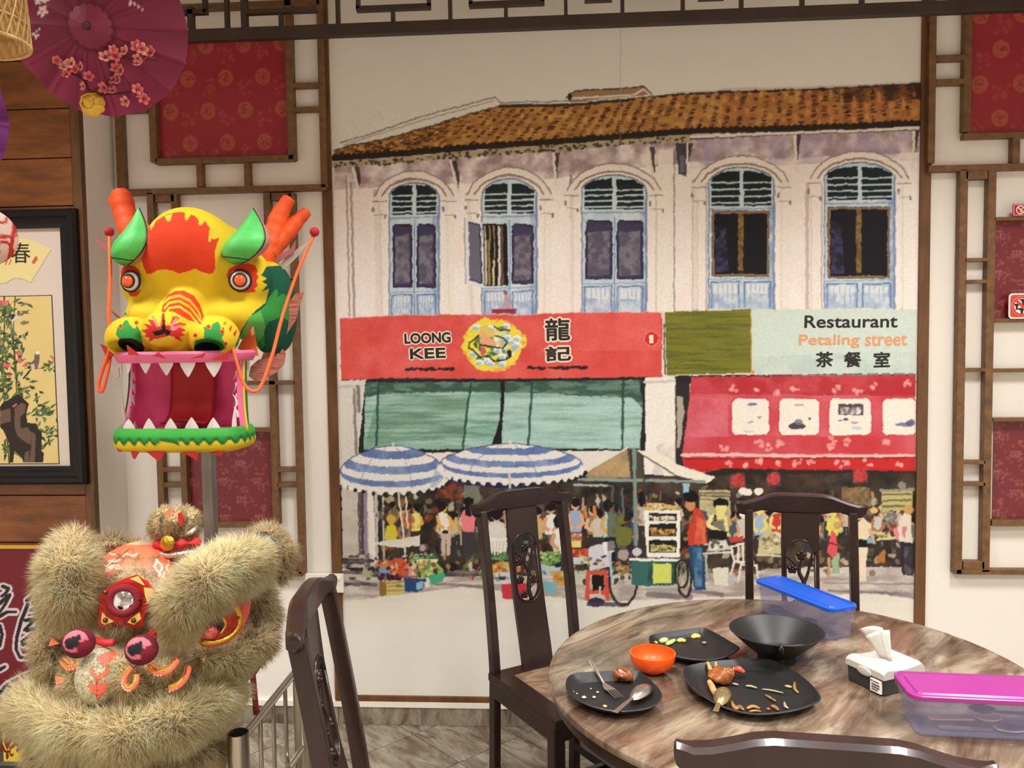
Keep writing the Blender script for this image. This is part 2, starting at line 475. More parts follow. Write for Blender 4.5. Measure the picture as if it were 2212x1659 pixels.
# floor of 30 cm diagonal marble tiles with thin joints
def marble(name, c1, c2, c3, scale, rough, sx=(1, 1, 1), rot=0.6, warp=1.6, bumpy=False):
    m = bpy.data.materials.new(name); m.use_nodes = True; nt = m.node_tree; N = nt.nodes; L = nt.links; b = N['Principled BSDF']
    b.inputs['Roughness'].default_value = rough
    t = N.new('ShaderNodeTexCoord'); m0 = N.new('ShaderNodeMapping'); m0.inputs['Rotation'].default_value = (0, 0, rot); mp = N.new('ShaderNodeMapping'); mp.inputs['Scale'].default_value = sx; L.new(m0.outputs[0], mp.inputs['Vector'])
    oi = N.new('ShaderNodeObjectInfo'); ad = N.new('ShaderNodeVectorMath'); ad.operation = 'MULTIPLY_ADD'
    L.new(oi.outputs['Random'], ad.inputs[0]); ad.inputs[1].default_value = (7.3, 11.7, 3.1); L.new(t.outputs['Object'], ad.inputs[2])
    L.new(ad.outputs[0], m0.inputs['Vector'])
    n1 = N.new('ShaderNodeTexNoise'); n1.inputs['Scale'].default_value = scale; n1.inputs['Detail'].default_value = 8; n1.inputs['Roughness'].default_value = 0.62; n1.inputs['Distortion'].default_value = warp
    n2 = N.new('ShaderNodeTexNoise'); n2.inputs['Scale'].default_value = scale * 3.1; n2.inputs['Detail'].default_value = 6; n2.inputs['Distortion'].default_value = 0.8
    L.new(mp.outputs[0], n1.inputs['Vector']); L.new(mp.outputs[0], n2.inputs['Vector'])
    r = N.new('ShaderNodeValToRGB'); cr = r.color_ramp
    cr.elements[0].position = 0.36; cr.elements[0].color = rgba(c1); cr.elements[1].position = 0.62; cr.elements[1].color = rgba(c2)
    e = cr.elements.new(0.5); e.color = rgba(c3)
    L.new(n1.outputs['Fac'], r.inputs['Fac'])
    r2 = N.new('ShaderNodeValToRGB'); r2.color_ramp.elements[0].position = 0.3; r2.color_ramp.elements[1].position = 0.48
    r2.color_ramp.elements[0].color = (0.35, 0.3, 0.26, 1); r2.color_ramp.elements[1].color = (1, 1, 1, 1)
    L.new(n2.outputs['Fac'], r2.inputs['Fac'])
    mx = N.new('ShaderNodeMix'); mx.data_type = 'RGBA'; mx.blend_type = 'MULTIPLY'; mx.inputs[0].default_value = 0.75
    L.new(r.outputs[0], mx.inputs[6]); L.new(r2.outputs[0], mx.inputs[7]); L.new(mx.outputs[2], b.inputs['Base Color'])
    return m
M_TILE = marble('floor_marble', (104, 88, 72), (158, 148, 132), (134, 122, 106), 3.0, 0.22, (1, 3.2, 1), 0.75)
floor = structure(MB().box((-3.2, -7.5, -0.06), (2.6, 0.0, -0.004)), 'floor', mat('tile_grout', (150, 142, 128), rough=0.8))
S30 = 0.3075; DG = S30 * math.sqrt(2)
tile_me = None; nt_ = 0
for i in range(-9, 10):
    for j in range(-14, 3):
        cx = -0.639 + (i + (j % 2) * 0.5) * DG; cy = -0.094 - DG / 2 + (j - (j % 2) * 0) * DG / 2
        if not (-2.3 < cx < 1.9 and -3.0 < cy < 0.25): continue
        h = (S30 - 0.004) / math.sqrt(2)
        pts = [(cx, cy - h), (cx + h, cy), (cx, cy + h), (cx - h, cy)]
        if cy + h > -0.001 or cx - h < -3.19:
            # clip at the wall
            out = []
            for a in range(4):
                p, q = pts[a], pts[(a + 1) % 4]
                if p[1] <= -0.001: out.append(p)
                if (p[1] <= -0.001) != (q[1] <= -0.001):
                    t = (-0.001 - p[1]) / (q[1] - p[1]); out.append((p[0] + t * (q[0] - p[0]), -0.001))
            if len(out) < 3: continue
            o = MB().plate([out], 0.0055, lambda u, v, w: (u, v, -0.0055 + w)).build('floor_tile', M_TILE, floor)
        else:
            if tile_me is None:
                t0 = MB().plate([[(p[0] - cx, p[1] - cy) for p in pts]], 0.0055, lambda u, v, w: (u, v, -0.0055 + w)).build('floor_tile', M_TILE, floor)
                tile_me = t0.data; o = t0
            else:
                o = bpy.data.objects.new('floor_tile', tile_me); COL.objects.link(o); o.parent = floor
            o.location = (cx, cy, 0)
        nt_ += 1
# skirting: row of marble tiles with a white ledge on top
sk = structure(MB().box((PILX, -0.016, 0.078), (2.6, 0.0, 0.101)), 'baseboard_back', mat('white_ledge', (238, 230, 216), rough=0.5))
xs = [PILX + 0.002]; x = -0.618 - 0.1795 * 6
while x < 2.6:
    if x > PILX + 0.05: xs.append(x)
    x += 0.1795 * 2
xs.append(2.598)
for a, b in zip(xs[:-1], xs[1:]):
    MB().box((a + 0.001, -0.012, 0.001), (b - 0.001, 0.0, 0.077)).build('skirting_tile', M_TILE, sk)

# timber cladding on the pillar: planks between a vertical edge strip
M_PLANK = mat('varnished_plank', (140, 84, 42), rough=0.34, var=4.5, col2=(96, 54, 26), stretch=(1.2, 1.2, 5), bump=(30, 0.05))
clad = structure(MB().box((-3.19, -0.225, 0.02), (PILX - 0.001, -0.2155, 3.29)), 'wall_cladding', M_DARK)
ys = [235, 342, 446, 550, 654, 758, 862, 966, 1070, 1172, 1278, 1384]
zz = sorted([float(atY(90, y, -0.24)[2]) for y in ys] + [float(atY(90, 235 - 105 * k, -0.24)[2]) for k in (1, 2, 3, 4)])
zz = [0.03] + zz + [3.28]
for a, b in zip(zz[:-1], zz[1:]):
    MB().box((-3.18, -0.24, a + 0.002), (PILX - 0.04, -0.226, b - 0.002)).build('plank', M_PLANK, clad, bevel=0.002)
MB().box((PILX - 0.037, -0.246, 0.02), (PILX, -0.2155, 3.29)).build('edge_strip', M_WOODTRIM, clad, bevel=0.003)

# ================================================================== wooden lattice panels on the wall
BF = -0.036          # front plane of the bars
def pbar(parent, x0, y0, x1, y1, Y=BF, back=-0.001, m=None, name='lattice_bar', shrink=0.0):
    """a bar whose front face spans the photo rectangle, standing straight on the wall"""
    A = atY(x0, (y0 + y1) / 2, Y); B = atY(x1, (y0 + y1) / 2, Y); T = atY((x0 + x1) / 2, y0, Y); D = atY((x0 + x1) / 2, y1, Y)
    return MB().box((A[0], Y + shrink, D[2]), (B[0], back, T[2])).build(name, m or M_BARWOOD, parent, bevel=0.0015)
def vbar(parent, xt, yt, xb, yb, w=13, **k):
    """vertical bar from (xt, yt) to (xb, yb): made plumb at the mean x"""
    T = atY(xt, yt, BF); B = atY(xb, yb, BF); x = (T[0] + B[0]) / 2; hw = w / FPX * 3.37 / 2
    return MB().box((x - hw, BF, B[2]), (x + hw, -0.001, T[2])).build('lattice_bar', M_BARWOOD, parent, bevel=0.0015)

# brocade fabrics: printed pattern as vertex colours on a fine sheet
def fabric(name, parent, x0, y0, x1, y1, kind, Y=-0.006):
    A = atY(x0, (y0 + y1) / 2, Y); B = atY(x1, (y0 + y1) / 2, Y); T = atY((x0 + x1) / 2, y0, Y); D = atY((x0 + x1) / 2, y1, Y)
    xa, xb, za, zb = A[0], B[0], D[2], T[2]
    st = 0.0042; nx = int((xb - xa) / st) + 2; nz = int((zb - za) / st) + 2
    X, Z = np.meshgrid(np.linspace(xa, xb, nx), np.linspace(za, zb, nz))
    cv = Canvas((X - xa) * 1000, (zb - Z) * 1000, (150, 26, 42) if kind == 'medallion' else (112, 26, 36))   # millimetres
    W, H = (xb - xa) * 1000, (zb - za) * 1000
    R = random.Random(hash(name) % 1000 + len(name))
    if kind == 'medallion':
        gold = (176, 92, 62); row = 0
        y = H - 55
        while y > -60:
            x = W - 95 + (row % 2) * 80 - 0
            x0_ = x
            while x > -80:
                cv.ell(x, y, 32, 34, gold, 0.75)
                for k in range(26):
                    a = R.random() * 6.28; r = R.random() * 25
                    cv.ell(x + r * math.cos(a), y + r * math.sin(a), 3 + 3 * R.random(), 2.5, (140, 34, 44), 0.8)
                # blossom sprig between the medallions
                for k in range(9):
                    cv.ell(x + 82 + R.uniform(-32, 32), y + 36 + R.uniform(-34, 34), 9, 7, (172, 70, 66), 0.55, R.random() * 3)
                cv.line([(x + 55, y + 70), (x + 80, y + 40), (x + 112, y + 12)], 3, (165, 66, 60), 0.5)
                x -= 158
            y -= 132; row += 1
    else:
        R2 = R
        y = -20; row = 0
        while y < H + 60:
            x = -50 + (row % 2) * 75
            while x < W + 60:
                for k in range(22):     # cloud of leaves
                    cv.ell(x + R2.gauss(0, 26), y + R2.gauss(0, 11), R2.uniform(4, 9), R2.uniform(3, 6), (142, 86, 80), 0.5, R2.random() * 3)
                for k in range(7):
                    cv.ell(x + 70 + R2.uniform(-20, 20), y + 30 + R2.uniform(-12, 12), 7, 5, (156, 84, 60), 0.55)
                px, py = x + 60, y + 62   # little pavilion
                cv.line([(px - 18, py), (px + 18, py)], 5, (168, 96, 84), 0.7); cv.line([(px - 12, py), (px - 12, py + 26)], 4, (168, 96, 84), 0.7)
                cv.line([(px + 12, py), (px + 12, py + 26)], 4, (168, 96, 84), 0.7); cv.line([(px, py), (px, py + 20)], 3, (168, 96, 84), 0.7)
                for k in range(4):
                    cv.line([(x + 5 * k, y + 44), (x + 5 * k + R2.uniform(-8, 8), y + 12)], 1.6, (158, 92, 76), 0.6)
                x += 150
            y += 78; row += 1
    V = np.stack([X, np.full_like(X, Y), Z], -1).reshape(-1, 3)
    I = np.arange(nx * nz).reshape(nz, nx)
    F = np.stack([I[:-1, :-1], I[:-1, 1:], I[1:, 1:], I[1:, :-1]], -1).reshape(-1, 4)
    o = new_mesh(name, V - np.array(parent.location), F, mat('brocade_' + kind, rough=0.38, vcol=True, sheen=0.3), parent)
    set_col(o.data, cv.rgb.reshape(-1, 3)); return o

LL = thing('wall_lattice', atY(480, 1240, 0), 'brown wooden wall lattice with red brocade squares behind the dragon head', 'lattice')
vbar(LL, 240, -95, 262, 405, 17); vbar(LL, 692, -95, 695, 405, 14)
pbar(LL, 268, 403, 704, 416)
vbar(LL, 320, -85, 328, 350, 16); vbar(LL, 622, -95, 626, 345, 15)
pbar(LL, 335, 338, 634, 351); pbar(LL, 322, 4, 690, 17); pbar(LL, 335, 70, 618, 80)
for x in (430, 533): pbar(LL, x - 6, 351, x + 6, 403)
for y in (183, 235): pbar(LL, 632, y - 5, 690, y + 5)
for y in (183, 237): pbar(LL, 266, y - 5, 318, y + 5)
fabric('brocade_panel', LL, 335, 80, 618, 338, 'medallion')
vbar(LL, 327, 416, 350, 1240, 15); vbar(LL, 382, 416, 397, 1240, 14); vbar(LL, 580, 416, 592, 1140, 15); vbar(LL, 636, 416, 645, 1240, 14)
pbar(LL, 335, 420, 376, 436, name='lattice_block'); pbar(LL, 586, 416, 629, 432, name='lattice_block')
for y, xa, xb in ((606, 589, 634), (641, 589, 634), (606, 336, 378), (641, 336, 378)): pbar(LL, xa, y - 4, xb, y + 4)
pbar(LL, 392, 823, 637, 832); pbar(LL, 340, 823, 385, 832)
pbar(LL, 397, 925, 586, 934); pbar(LL, 402, 1129, 600, 1140)
for y in (1015, 1048): pbar(LL, 598, y - 5, 640, y + 5); pbar(LL, 351, y - 5, 391, y + 5)
pbar(LL, 345, 1234, 652, 1245); pbar(LL, 604, 1216, 640, 1233, name='lattice_block')
fabric('brocade_panel', LL, 402, 934, 588, 1129, 'garden')

LR = thing('wall_lattice', atY(2150, 1240, 0), 'brown wooden wall lattice with red brocade squares beside the mural', 'lattice')
def XR(x): return x
vbar(LR, 2017, -60, 2013, 352, 14); pbar(LR, 2007, 352, 2420, 366)
vbar(LR, 2093, -60, 2091, 284, 15); pbar(LR, 2083, 283, 2420, 295)
pbar(LR, 2188, 295, 2204, 352); pbar(LR, 2330, 295, 2346, 352)
for y in (124, 176): pbar(LR, 2023, y - 6, 2085, y + 6)
pbar(LR, 2100, -40, 2420, -28)
fabric('brocade_panel', LR, 2099, 10, 2400, 284, 'medallion')
vbar(LR, 2080, 366, 2073, 1240, 16); vbar(LR, 2141, 366, 2133, 1236, 16)
pbar(LR, 2087, 369, 2134, 387, name='lattice_block')
pbar(LR, 2148, 466, 2420, 474); pbar(LR, 2148, 686, 2420, 695)
for y in (561, 608): pbar(LR, 2085, y - 4, 2133, y + 4)
pbar(LR, 2083, 795, 2130, 803); pbar(LR, 2145, 795, 2420, 803)
pbar(LR, 2145, 902, 2420, 910); pbar(LR, 2143, 1124, 2420, 1137)
for y in (999, 1046): pbar(LR, 2080, y - 4, 2129, y + 4)
pbar(LR, 2066, 1231, 2420, 1242); pbar(LR, 2081, 1213, 2127, 1230, name='lattice_block')
vbar(LR, 2412, -60, 2412, 366, 14); vbar(LR, 2396, 366, 2392, 1240, 16)
fabric('brocade_panel', LR, 2148, 474, 2400, 686, 'garden')
fabric('brocade_panel', LR, 2145, 910, 2400, 1124, 'garden')

# warning signs on the right lattice
def sign(name, base_px, x0, y0, x1, y1, Y, th, radius, label, paint):
    cx, cy = (x0 + x1) / 2, (y0 + y1) / 2
    A = atY(x0, cy, Y); B = atY(x1, cy, Y); T = atY(cx, y0, Y); D = atY(cx, y1, Y)
    t = thing(name, ((A[0] + B[0]) / 2, Y, D[2]), label, 'sign')
    W = B[0] - A[0]; H = T[2] - D[2]
    paint(t, A[0], D[2], W, H, Y, th); return t
def rrect(x0, z0, x1, z1, r, n=5):
    out = []
    for (cx, cz, a0) in ((x1 - r, z0 + r, -90), (x1 - r, z1 - r, 0), (x0 + r, z1 - r, 90), (x0 + r, z0 + r, 180)):
        for k in range(n + 1):
            a = math.radians(a0 + 90 * k / n); out.append((cx + r * math.cos(a), cz + r * math.sin(a)))
    return out
def ringpts(cx, cz, r, n=28): return [(cx + r * math.cos(2 * math.pi * k / n), cz + r * math.sin(2 * math.pi * k / n)) for k in range(n)]
M_SIGNW = mat('sign_white', (240, 232, 222), rough=0.35); M_SIGNR = mat('sign_red', (214, 62, 52), rough=0.35); M_SIGNR2 = mat('sign_crimson', (176, 24, 40), rough=0.35); M_INK = mat('print_black', (24, 22, 22), rough=0.6)
def XZ(Y): return lambda u, v, w: (u, Y - w, v)
def paint_food(t, x, z, W, H, Y, th):
    MB().plate([rrect(x, z, x + W, z + H, 0.014)], th, XZ(Y)).build('sign_board', M_SIGNW, t)
    y2 = Y - th
    MB().plate([rrect(x + .006, z + .006, x + W - .006, z + H - .006, 0.011)], 0.0004, XZ(y2)).build('red_field', M_SIGNR, t)
    cx, cz, r = x + H * 0.5, z + H * 0.5, H * 0.39
    MB().plate([ringpts(cx, cz, r)], 0.0004, XZ(y2 - .0004)).build('white_disc', M_SIGNW, t)
    # cup, glass and burger pictograms
    g = MB()
    for (dx, dz, s) in ((0.1, 0.45, 1.0), (-0.5, 0.0, 0.9), (0.0, -0.48, 1.1)):
        px, pz = cx + dx * r, cz + dz * r; k = 0.016 * s
        g.plate([[(px - k, pz + k * .6), (px - k * .3, pz), (px - k * .2, pz - k * .7), (px - k * .6, pz - k), (px + k * .6, pz - k), (px + k * .2, pz - k * .7), (px + k * .3, pz), (px + k, pz + k * .6)]], 0.0004, XZ(y2 - .0008))
    g.build('food_pictograms', M_INK, t)
    b = MB(); b.plate([ringpts(cx, cz, r * .98), ringpts(cx, cz, r * .78)[::-1]], 0.0005, XZ(y2 - .001))
    c = 0.7071 * r * .86; w = r * 0.1
    b.plate([[(cx - c - w, cz + c - w), (cx - c + w, cz + c + w), (cx + c + w, cz - c + w), (cx + c - w, cz - c - w)]], 0.0005, XZ(y2 - .0012))
    b.build('prohibition_ring', M_SIGNR, t)
sign('no_food_sign', None, 2178, 633, 2296, 688, BF - 0.002, 0.003, 0.01, 'red and white sign forbidding outside food and drink', paint_food)
def paint_smoke(t, x, z, W, H, Y, th):
    MB().plate([rrect(x, z, x + W, z + H, 0.003)], th, XZ(Y)).build('sign_board', M_SIGNR2, t)
    y2 = Y - th; cx, cz, r = x + H * 0.62, z + H * 0.5, H * 0.36
    MB().plate([rrect(x + .003, z + .003, x + W - .003, z + H - .003, 0.002), rrect(x + .0045, z + .0045, x + W - .0045, z + H - .0045, 0.002)[::-1]], 0.0004, XZ(y2)).build('white_outline', M_SIGNW, t)
    b = MB(); b.plate([ringpts(cx, cz, r), ringpts(cx, cz, r * .8)[::-1]], 0.0005, XZ(y2))
    c = 0.7071 * r * .85; w = r * 0.1
    b.plate([[(cx - c - w, cz + c - w), (cx - c + w, cz + c + w), (cx + c + w, cz - c + w), (cx + c - w, cz - c - w)]], 0.0005, XZ(y2 - .0003))
    b.build('prohibition_ring', M_SIGNW, t)
    MB().plate([[(cx - r * .1, cz - r * .55), (cx + r * .1, cz - r * .55), (cx + r * .55, cz + r * .45), (cx + r * .4, cz + r * .55)]], 0.0004, XZ(y2)).build('cigarette_pictogram', M_SIGNW, t)
sign('no_smoking_sign', None, 2187, 440, 2268, 466, BF - 0.001, 0.003, 0.01, 'small crimson no smoking sign standing on a lattice bar', paint_smoke)

# ================================================================== hanging fretwork screen below the ceiling
FY = -0.26
fx0, fx1 = float(atY(235, 60, FY)[0]), 2.55
FR = thing('hanging_fretwork', (0.3, FY, float(atY(1300, 54, FY)[2])), 'dark brown geometric fretwork screen hanging across the top of the wall', 'fretwork')
zt = float(atY(1000, 40, FY)[2]); zb_ = float(atY(1000, 66, FY)[2])
MB().box((fx0, FY, zb_), (fx1, FY + 0.035, zt)).build('bottom_rail', M_FRET, FR, bevel=0.002)
MB().box((fx0, FY, 3.24), (fx1, FY + 0.035, 3.29)).build('top_rail', M_FRET, FR, bevel=0.002)
def fbar(xa, za, xb, zb2):
    MB().box((min(xa, xb), FY + 0.004, min(za, zb2)), (max(xa, xb), FY + 0.03, max(za, zb2))).build('fret_bar', M_FRET, FR)
def fpx(x, y): p = atY(x, y, FY); return p[0], p[2]
HW = 0.0065
for x, y in ((408, 12), (486, 0), (524, 0), (604, 27), (727, 0), (847, 22), (971, 0), (1092, 12), (1222, 0), (1345, 0), (1476, 0), (1603, 0), (1735, 0), (1865, 0)):
    X, Z = fpx(x, y); top = 3.24 if y == 0 else Z
    w = 0.011 if x in (408, 524) else HW
    fbar(X - w, zt - 0.002, X + w, top)
for xa, xb, y in ((768, 929, 17), (1012, 1176, 8), (1263, 1323, -4), (1510, 1566, -8)):
    a, z = fpx(xa, y); b, _ = fpx(xb, y)
    fbar(a, z - 0.009, b, z + 0.009); fbar(a, z, a + 2 * HW, 3.24); fbar(b - 2 * HW, z, b, 3.24)
for xa, xb, y in ((531, 683, 24), (379, 444, 25)):
    a, z = fpx(xa, y); b, _ = fpx(xb, y); fbar(a, z - 0.008, b, z + 0.008)
X, Z = fpx(440, 25); fbar(X - HW, Z, X + HW, 3.24)
# ================================================================== printed mural of a row of shophouses
MX0, MX1, MZ0, MZ1 = -0.948, 1.403, 0.125, 3.05
MYF = -0.004
mural = thing('wall_mural', ((MX0 + MX1) / 2, 0, MZ0), 'large watercolour mural of old shophouses and a street market on the back wall', 'mural')
def zoomer(x0, y0, s): return lambda *p: [(x0 + X * s, y0 + Y * s) for X, Y in p]
ZA = zoomer(700, 150, .3315); ZB = zoomer(1340, 150, .3315); ZC = zoomer(720, 660, .3255); ZD = zoomer(1400, 650, .2712)
ZE = zoomer(720, 940, .2893); ZF = zoomer(1240, 950, .3436); ZG = zoomer(820, 980, .199); ZH = zoomer(1180, 1000, .193); ZI = zoomer(1400, 1030, .1688); ZJ = zoomer(1780, 1010, .1808); ZK = zoomer(720, 980, .199); ZL = zoomer(980, 670, .1447); ZM = zoomer(840, 680, .0844)
mxs = np.linspace(MX0, MX1, 720)
za_, zb_m = float(atY(1300, 1320, 0)[2]), float(atY(1300, 178, 0)[2])
mzs = np.concatenate([np.linspace(MZ0, za_, 16)[:-1], np.linspace(za_, zb_m, 640), np.linspace(zb_m, MZ1, 20)[1:]])
GX, GZ = np.meshgrid(mxs, mzs)
GP = np.stack([GX, np.full_like(GX, MYF), GZ], -1)
gpx, gpy = proj(GP)
cv = Canvas(gpx, gpy, (226, 221, 212), warp=2.2, wl=11)
RM = random.Random(5)
def tn(scale, lo=0.0, hi=1.0, seed=1, sy=None):
    sy = sy or scale
    return lambda X, Y: np.clip((fbm(X / scale, Y / sy, seed, 4) - 0.5) * 2.2 + (lo + hi) / 2, lo, hi)
INK = (38, 32, 34)
def wash(pts, col, a=0.6, scale=18, seed=2, sy=None): cv.poly(pts, col, a, tn(scale, 0.15, 1.0, seed, sy))
# --- facade
cv.poly([(722, 325), (900, 330), (1200, 305), (1490, 285), (1985, 270), (1985, 672), (722, 690)], (244, 237, 232))
wash([(722, 340), (1200, 310), (1490, 290), (1985, 276), (1985, 330), (1490, 350), (1200, 385), (722, 410)], (150, 122, 126), 0.85, 26, 4)
wash([(1490, 300), (1985, 276), (1985, 345), (1490, 365)], (160, 140, 165), 0.7, 30, 8)
wash([(722, 400), (1985, 330), (1985, 672), (722, 690)], (238, 218, 212), 0.4, 60, 6)
# vertical pilaster edges
for x, y0, y1, w, col, a in ((752, 380, 682, 3, (120, 100, 92), .7), (762, 395, 684, 5, (120, 96, 92), .55), (816, 415, 686, 12, (190, 160, 152), .7), (823, 420, 686, 4, (130, 84, 96), .6),
                             (968, 420, 683, 3, (170, 150, 140), .7), (1013, 420, 480, 8, (150, 110, 110), .6), (1018, 600, 684, 9, (165, 135, 150), .7), (1176, 425, 680, 3, (160, 140, 130), .7),
                             (1236, 400, 680, 8, (180, 140, 150), .7), (1233, 380, 470, 5, (120, 90, 90), .7), (1417, 400, 676, 4, (96, 76, 84), .85), (1456, 330, 676, 3, (120, 110, 104), .8),
                             (1500, 390, 672, 10, (190, 160, 160), .7), (1507, 430, 670, 3, (110, 88, 92), .7), (1526, 390, 672, 2, (120, 110, 110), .7), (1688, 390, 670, 2.5, (140, 130, 120), .7), (1745, 400, 668, 10, (190, 165, 165), .7),
                             (1753, 420, 668, 3, (110, 90, 96), .7), (1775, 400, 668, 2, (120, 110, 110), .7), (1950, 390, 668, 2.5, (120, 110, 110), .7)):
    cv.line([(x - 4 * (x < 1100), y0), (x, (y0 + y1) / 2), (x + 3 * (x < 1100), y1)], w, col, a, soft=2)
cv.rect(1422, 322, 1455, 676, (240, 233, 222), .9); cv.line([(1416, 322), (1460, 318)], 6, (200, 190, 180), .8)
# brackets under the eaves
for (x0, y0, x1, y1) in ((762, 362, 776, 412), (973, 348, 990, 415), (1195, 332, 1201, 402), (1400, 320, 1412, 388), (1484, 310, 1485, 375), (1717, 290, 1720, 368), (1975, 278, 1972, 362)):
    cv.poly([(x0 - 3, y0), (x0 + 14, y0 - 2), (x1 + 3, y1 - 25), (x1, y1)], (60, 50, 50), .85)
    cv.line([(x0, y0), (x1, y1)], 6, (232, 222, 210))
cv.poly([(1459, 310), (1484, 308), (1482, 382), (1466, 375)], (62, 56, 66), .9); cv.rect(1468, 335, 1479, 372, (130, 130, 160), .6)
# --- roof
roof_top = [(722, 326), (753, 314), (833, 300), (932, 271), (998, 251), (1081, 228), (1230, 226), (1360, 214), (1449, 204), (1572, 198), (1804, 191), (1990, 180)]
roof_bot = [(1990, 266), (1837, 274), (1671, 279), (1506, 283), (1360, 294), (1197, 307), (1031, 317), (866, 332), (723, 342)]
cv.line([(735, 308), (800, 290), (900, 255), (1000, 228), (1070, 210), (1082, 222), (1230, 218)], 3, (120, 115, 108), .8)
cv.poly([(740, 312), (900, 262), (1070, 214), (1081, 226), (930, 270), (753, 314)], (226, 222, 214))
cv.line([(742, 313), (905, 262), (1065, 218)], 2, (130, 122, 112), .7)
cv.poly(roof_top + roof_bot, (184, 134, 66))
wash(roof_top + roof_bot, (206, 158, 86), .8, 22, 11); wash(roof_top + roof_bot, (140, 88, 48), .6, 16, 13, 10)
cv.poly([(1560, 190), (1990, 180), (1990, 268), (1560, 284)], (178, 96, 60), .45, tn(30, .2, 1, 15))
wash([(1780, 190), (1990, 178), (1990, 215), (1800, 222)], (58, 36, 30), .95, 30, 17)
rt = np.array(roof_top); rb = np.array(roof_bot[::-1])
def roof_y(x, t): return np.interp(x, rb[:, 0], rb[:, 1]) * (1 - t) + np.interp(x, rt[:, 0], rt[:, 1]) * t
x = 620
while x < 2010:          # columns of overlapping tiles, leaning with the slope
    lean = np.interp(x, [720, 1100, 1500, 1800], [150, 70, 22, 0]); cw = RM.uniform(5, 8.5)
    for k in range(15):
        t = (k + RM.uniform(.1, .6)) / 15; xx = x + lean * t + RM.uniform(-2.5, 2.5)
        if 726 < xx < 1986 and RM.random() < .78:
            y = roof_y(xx, t)
            cv.ell(xx, y, cw * RM.uniform(.7, 1.15), RM.uniform(1.7, 2.9), (62, 38, 24) if RM.random() < .6 else (106, 64, 34), RM.uniform(.6, .95), -.12)
    for k in range(3):
        t = RM.random(); xx = x + 13 + lean * t; cv.ell(xx, roof_y(min(max(xx, 726), 1986), t), 4, 6, (214, 166, 92), .5)
    x += RM.uniform(23, 29)
cv.line([(p[0], p[1] + 1) for p in roof_top[5:8]], 7, (40, 36, 32), .9)
cv.line(roof_top, 3, (70, 60, 48), .8); cv.line([(p[0], p[1] - 4) for p in roof_top[8:]], 3, (200, 190, 176), .8)
for p in range(30):
    xx = RM.uniform(1400, 1980); cv.ell(xx, roof_y(xx, 1) + 1, RM.uniform(4, 10), 3, (45, 38, 34), .8)
cv.line(roof_bot, 12, (34, 29, 25), .95)
for k in range(90):
    xx = 724 + k * 14; cv.ell(xx, roof_y(xx, 0) - 4, 6.5, 5, (44, 33, 24), .9)
eb = [(723, 356), (866, 346), (1031, 331), (1197, 320), (1360, 306), (1488, 298)]
cv.line(eb, 13, (176, 164, 128), .9)
for k in range(150):
    xx = RM.uniform(724, 1486); yy = np.interp(xx, [p[0] for p in eb], [p[1] for p in eb])
    cv.ell(xx, yy + RM.uniform(-5, 7), RM.uniform(2, 5), RM.uniform(1.5, 3.5), (62, 52, 40), .8)
cv.line([(1492, 300), (1720, 288), (1985, 280)], 5, (60, 54, 50), .7); cv.line([(1492, 296), (1720, 287), (1985, 277)], 5, (230, 222, 208))
# ridge cap
cv.poly(ZA((1575, 178), (1640, 142), (1995, 122)) + ZB((0, 122), (150, 110), (205, 166), (0, 182)) + ZA((1610, 215)), (160, 124, 96)); cv.line(ZA((1575, 180), (1640, 140), (1990, 120)) + ZB((150, 108), (205, 165)), 3, (70, 54, 44), .9)
cv.line(ZA((1600, 190), (1990, 168)) + ZB((90, 165), (150, 128), (200, 170)), 4, (232, 226, 214), .95); cv.ell(1231, 209, 5, 8, (50, 44, 40))
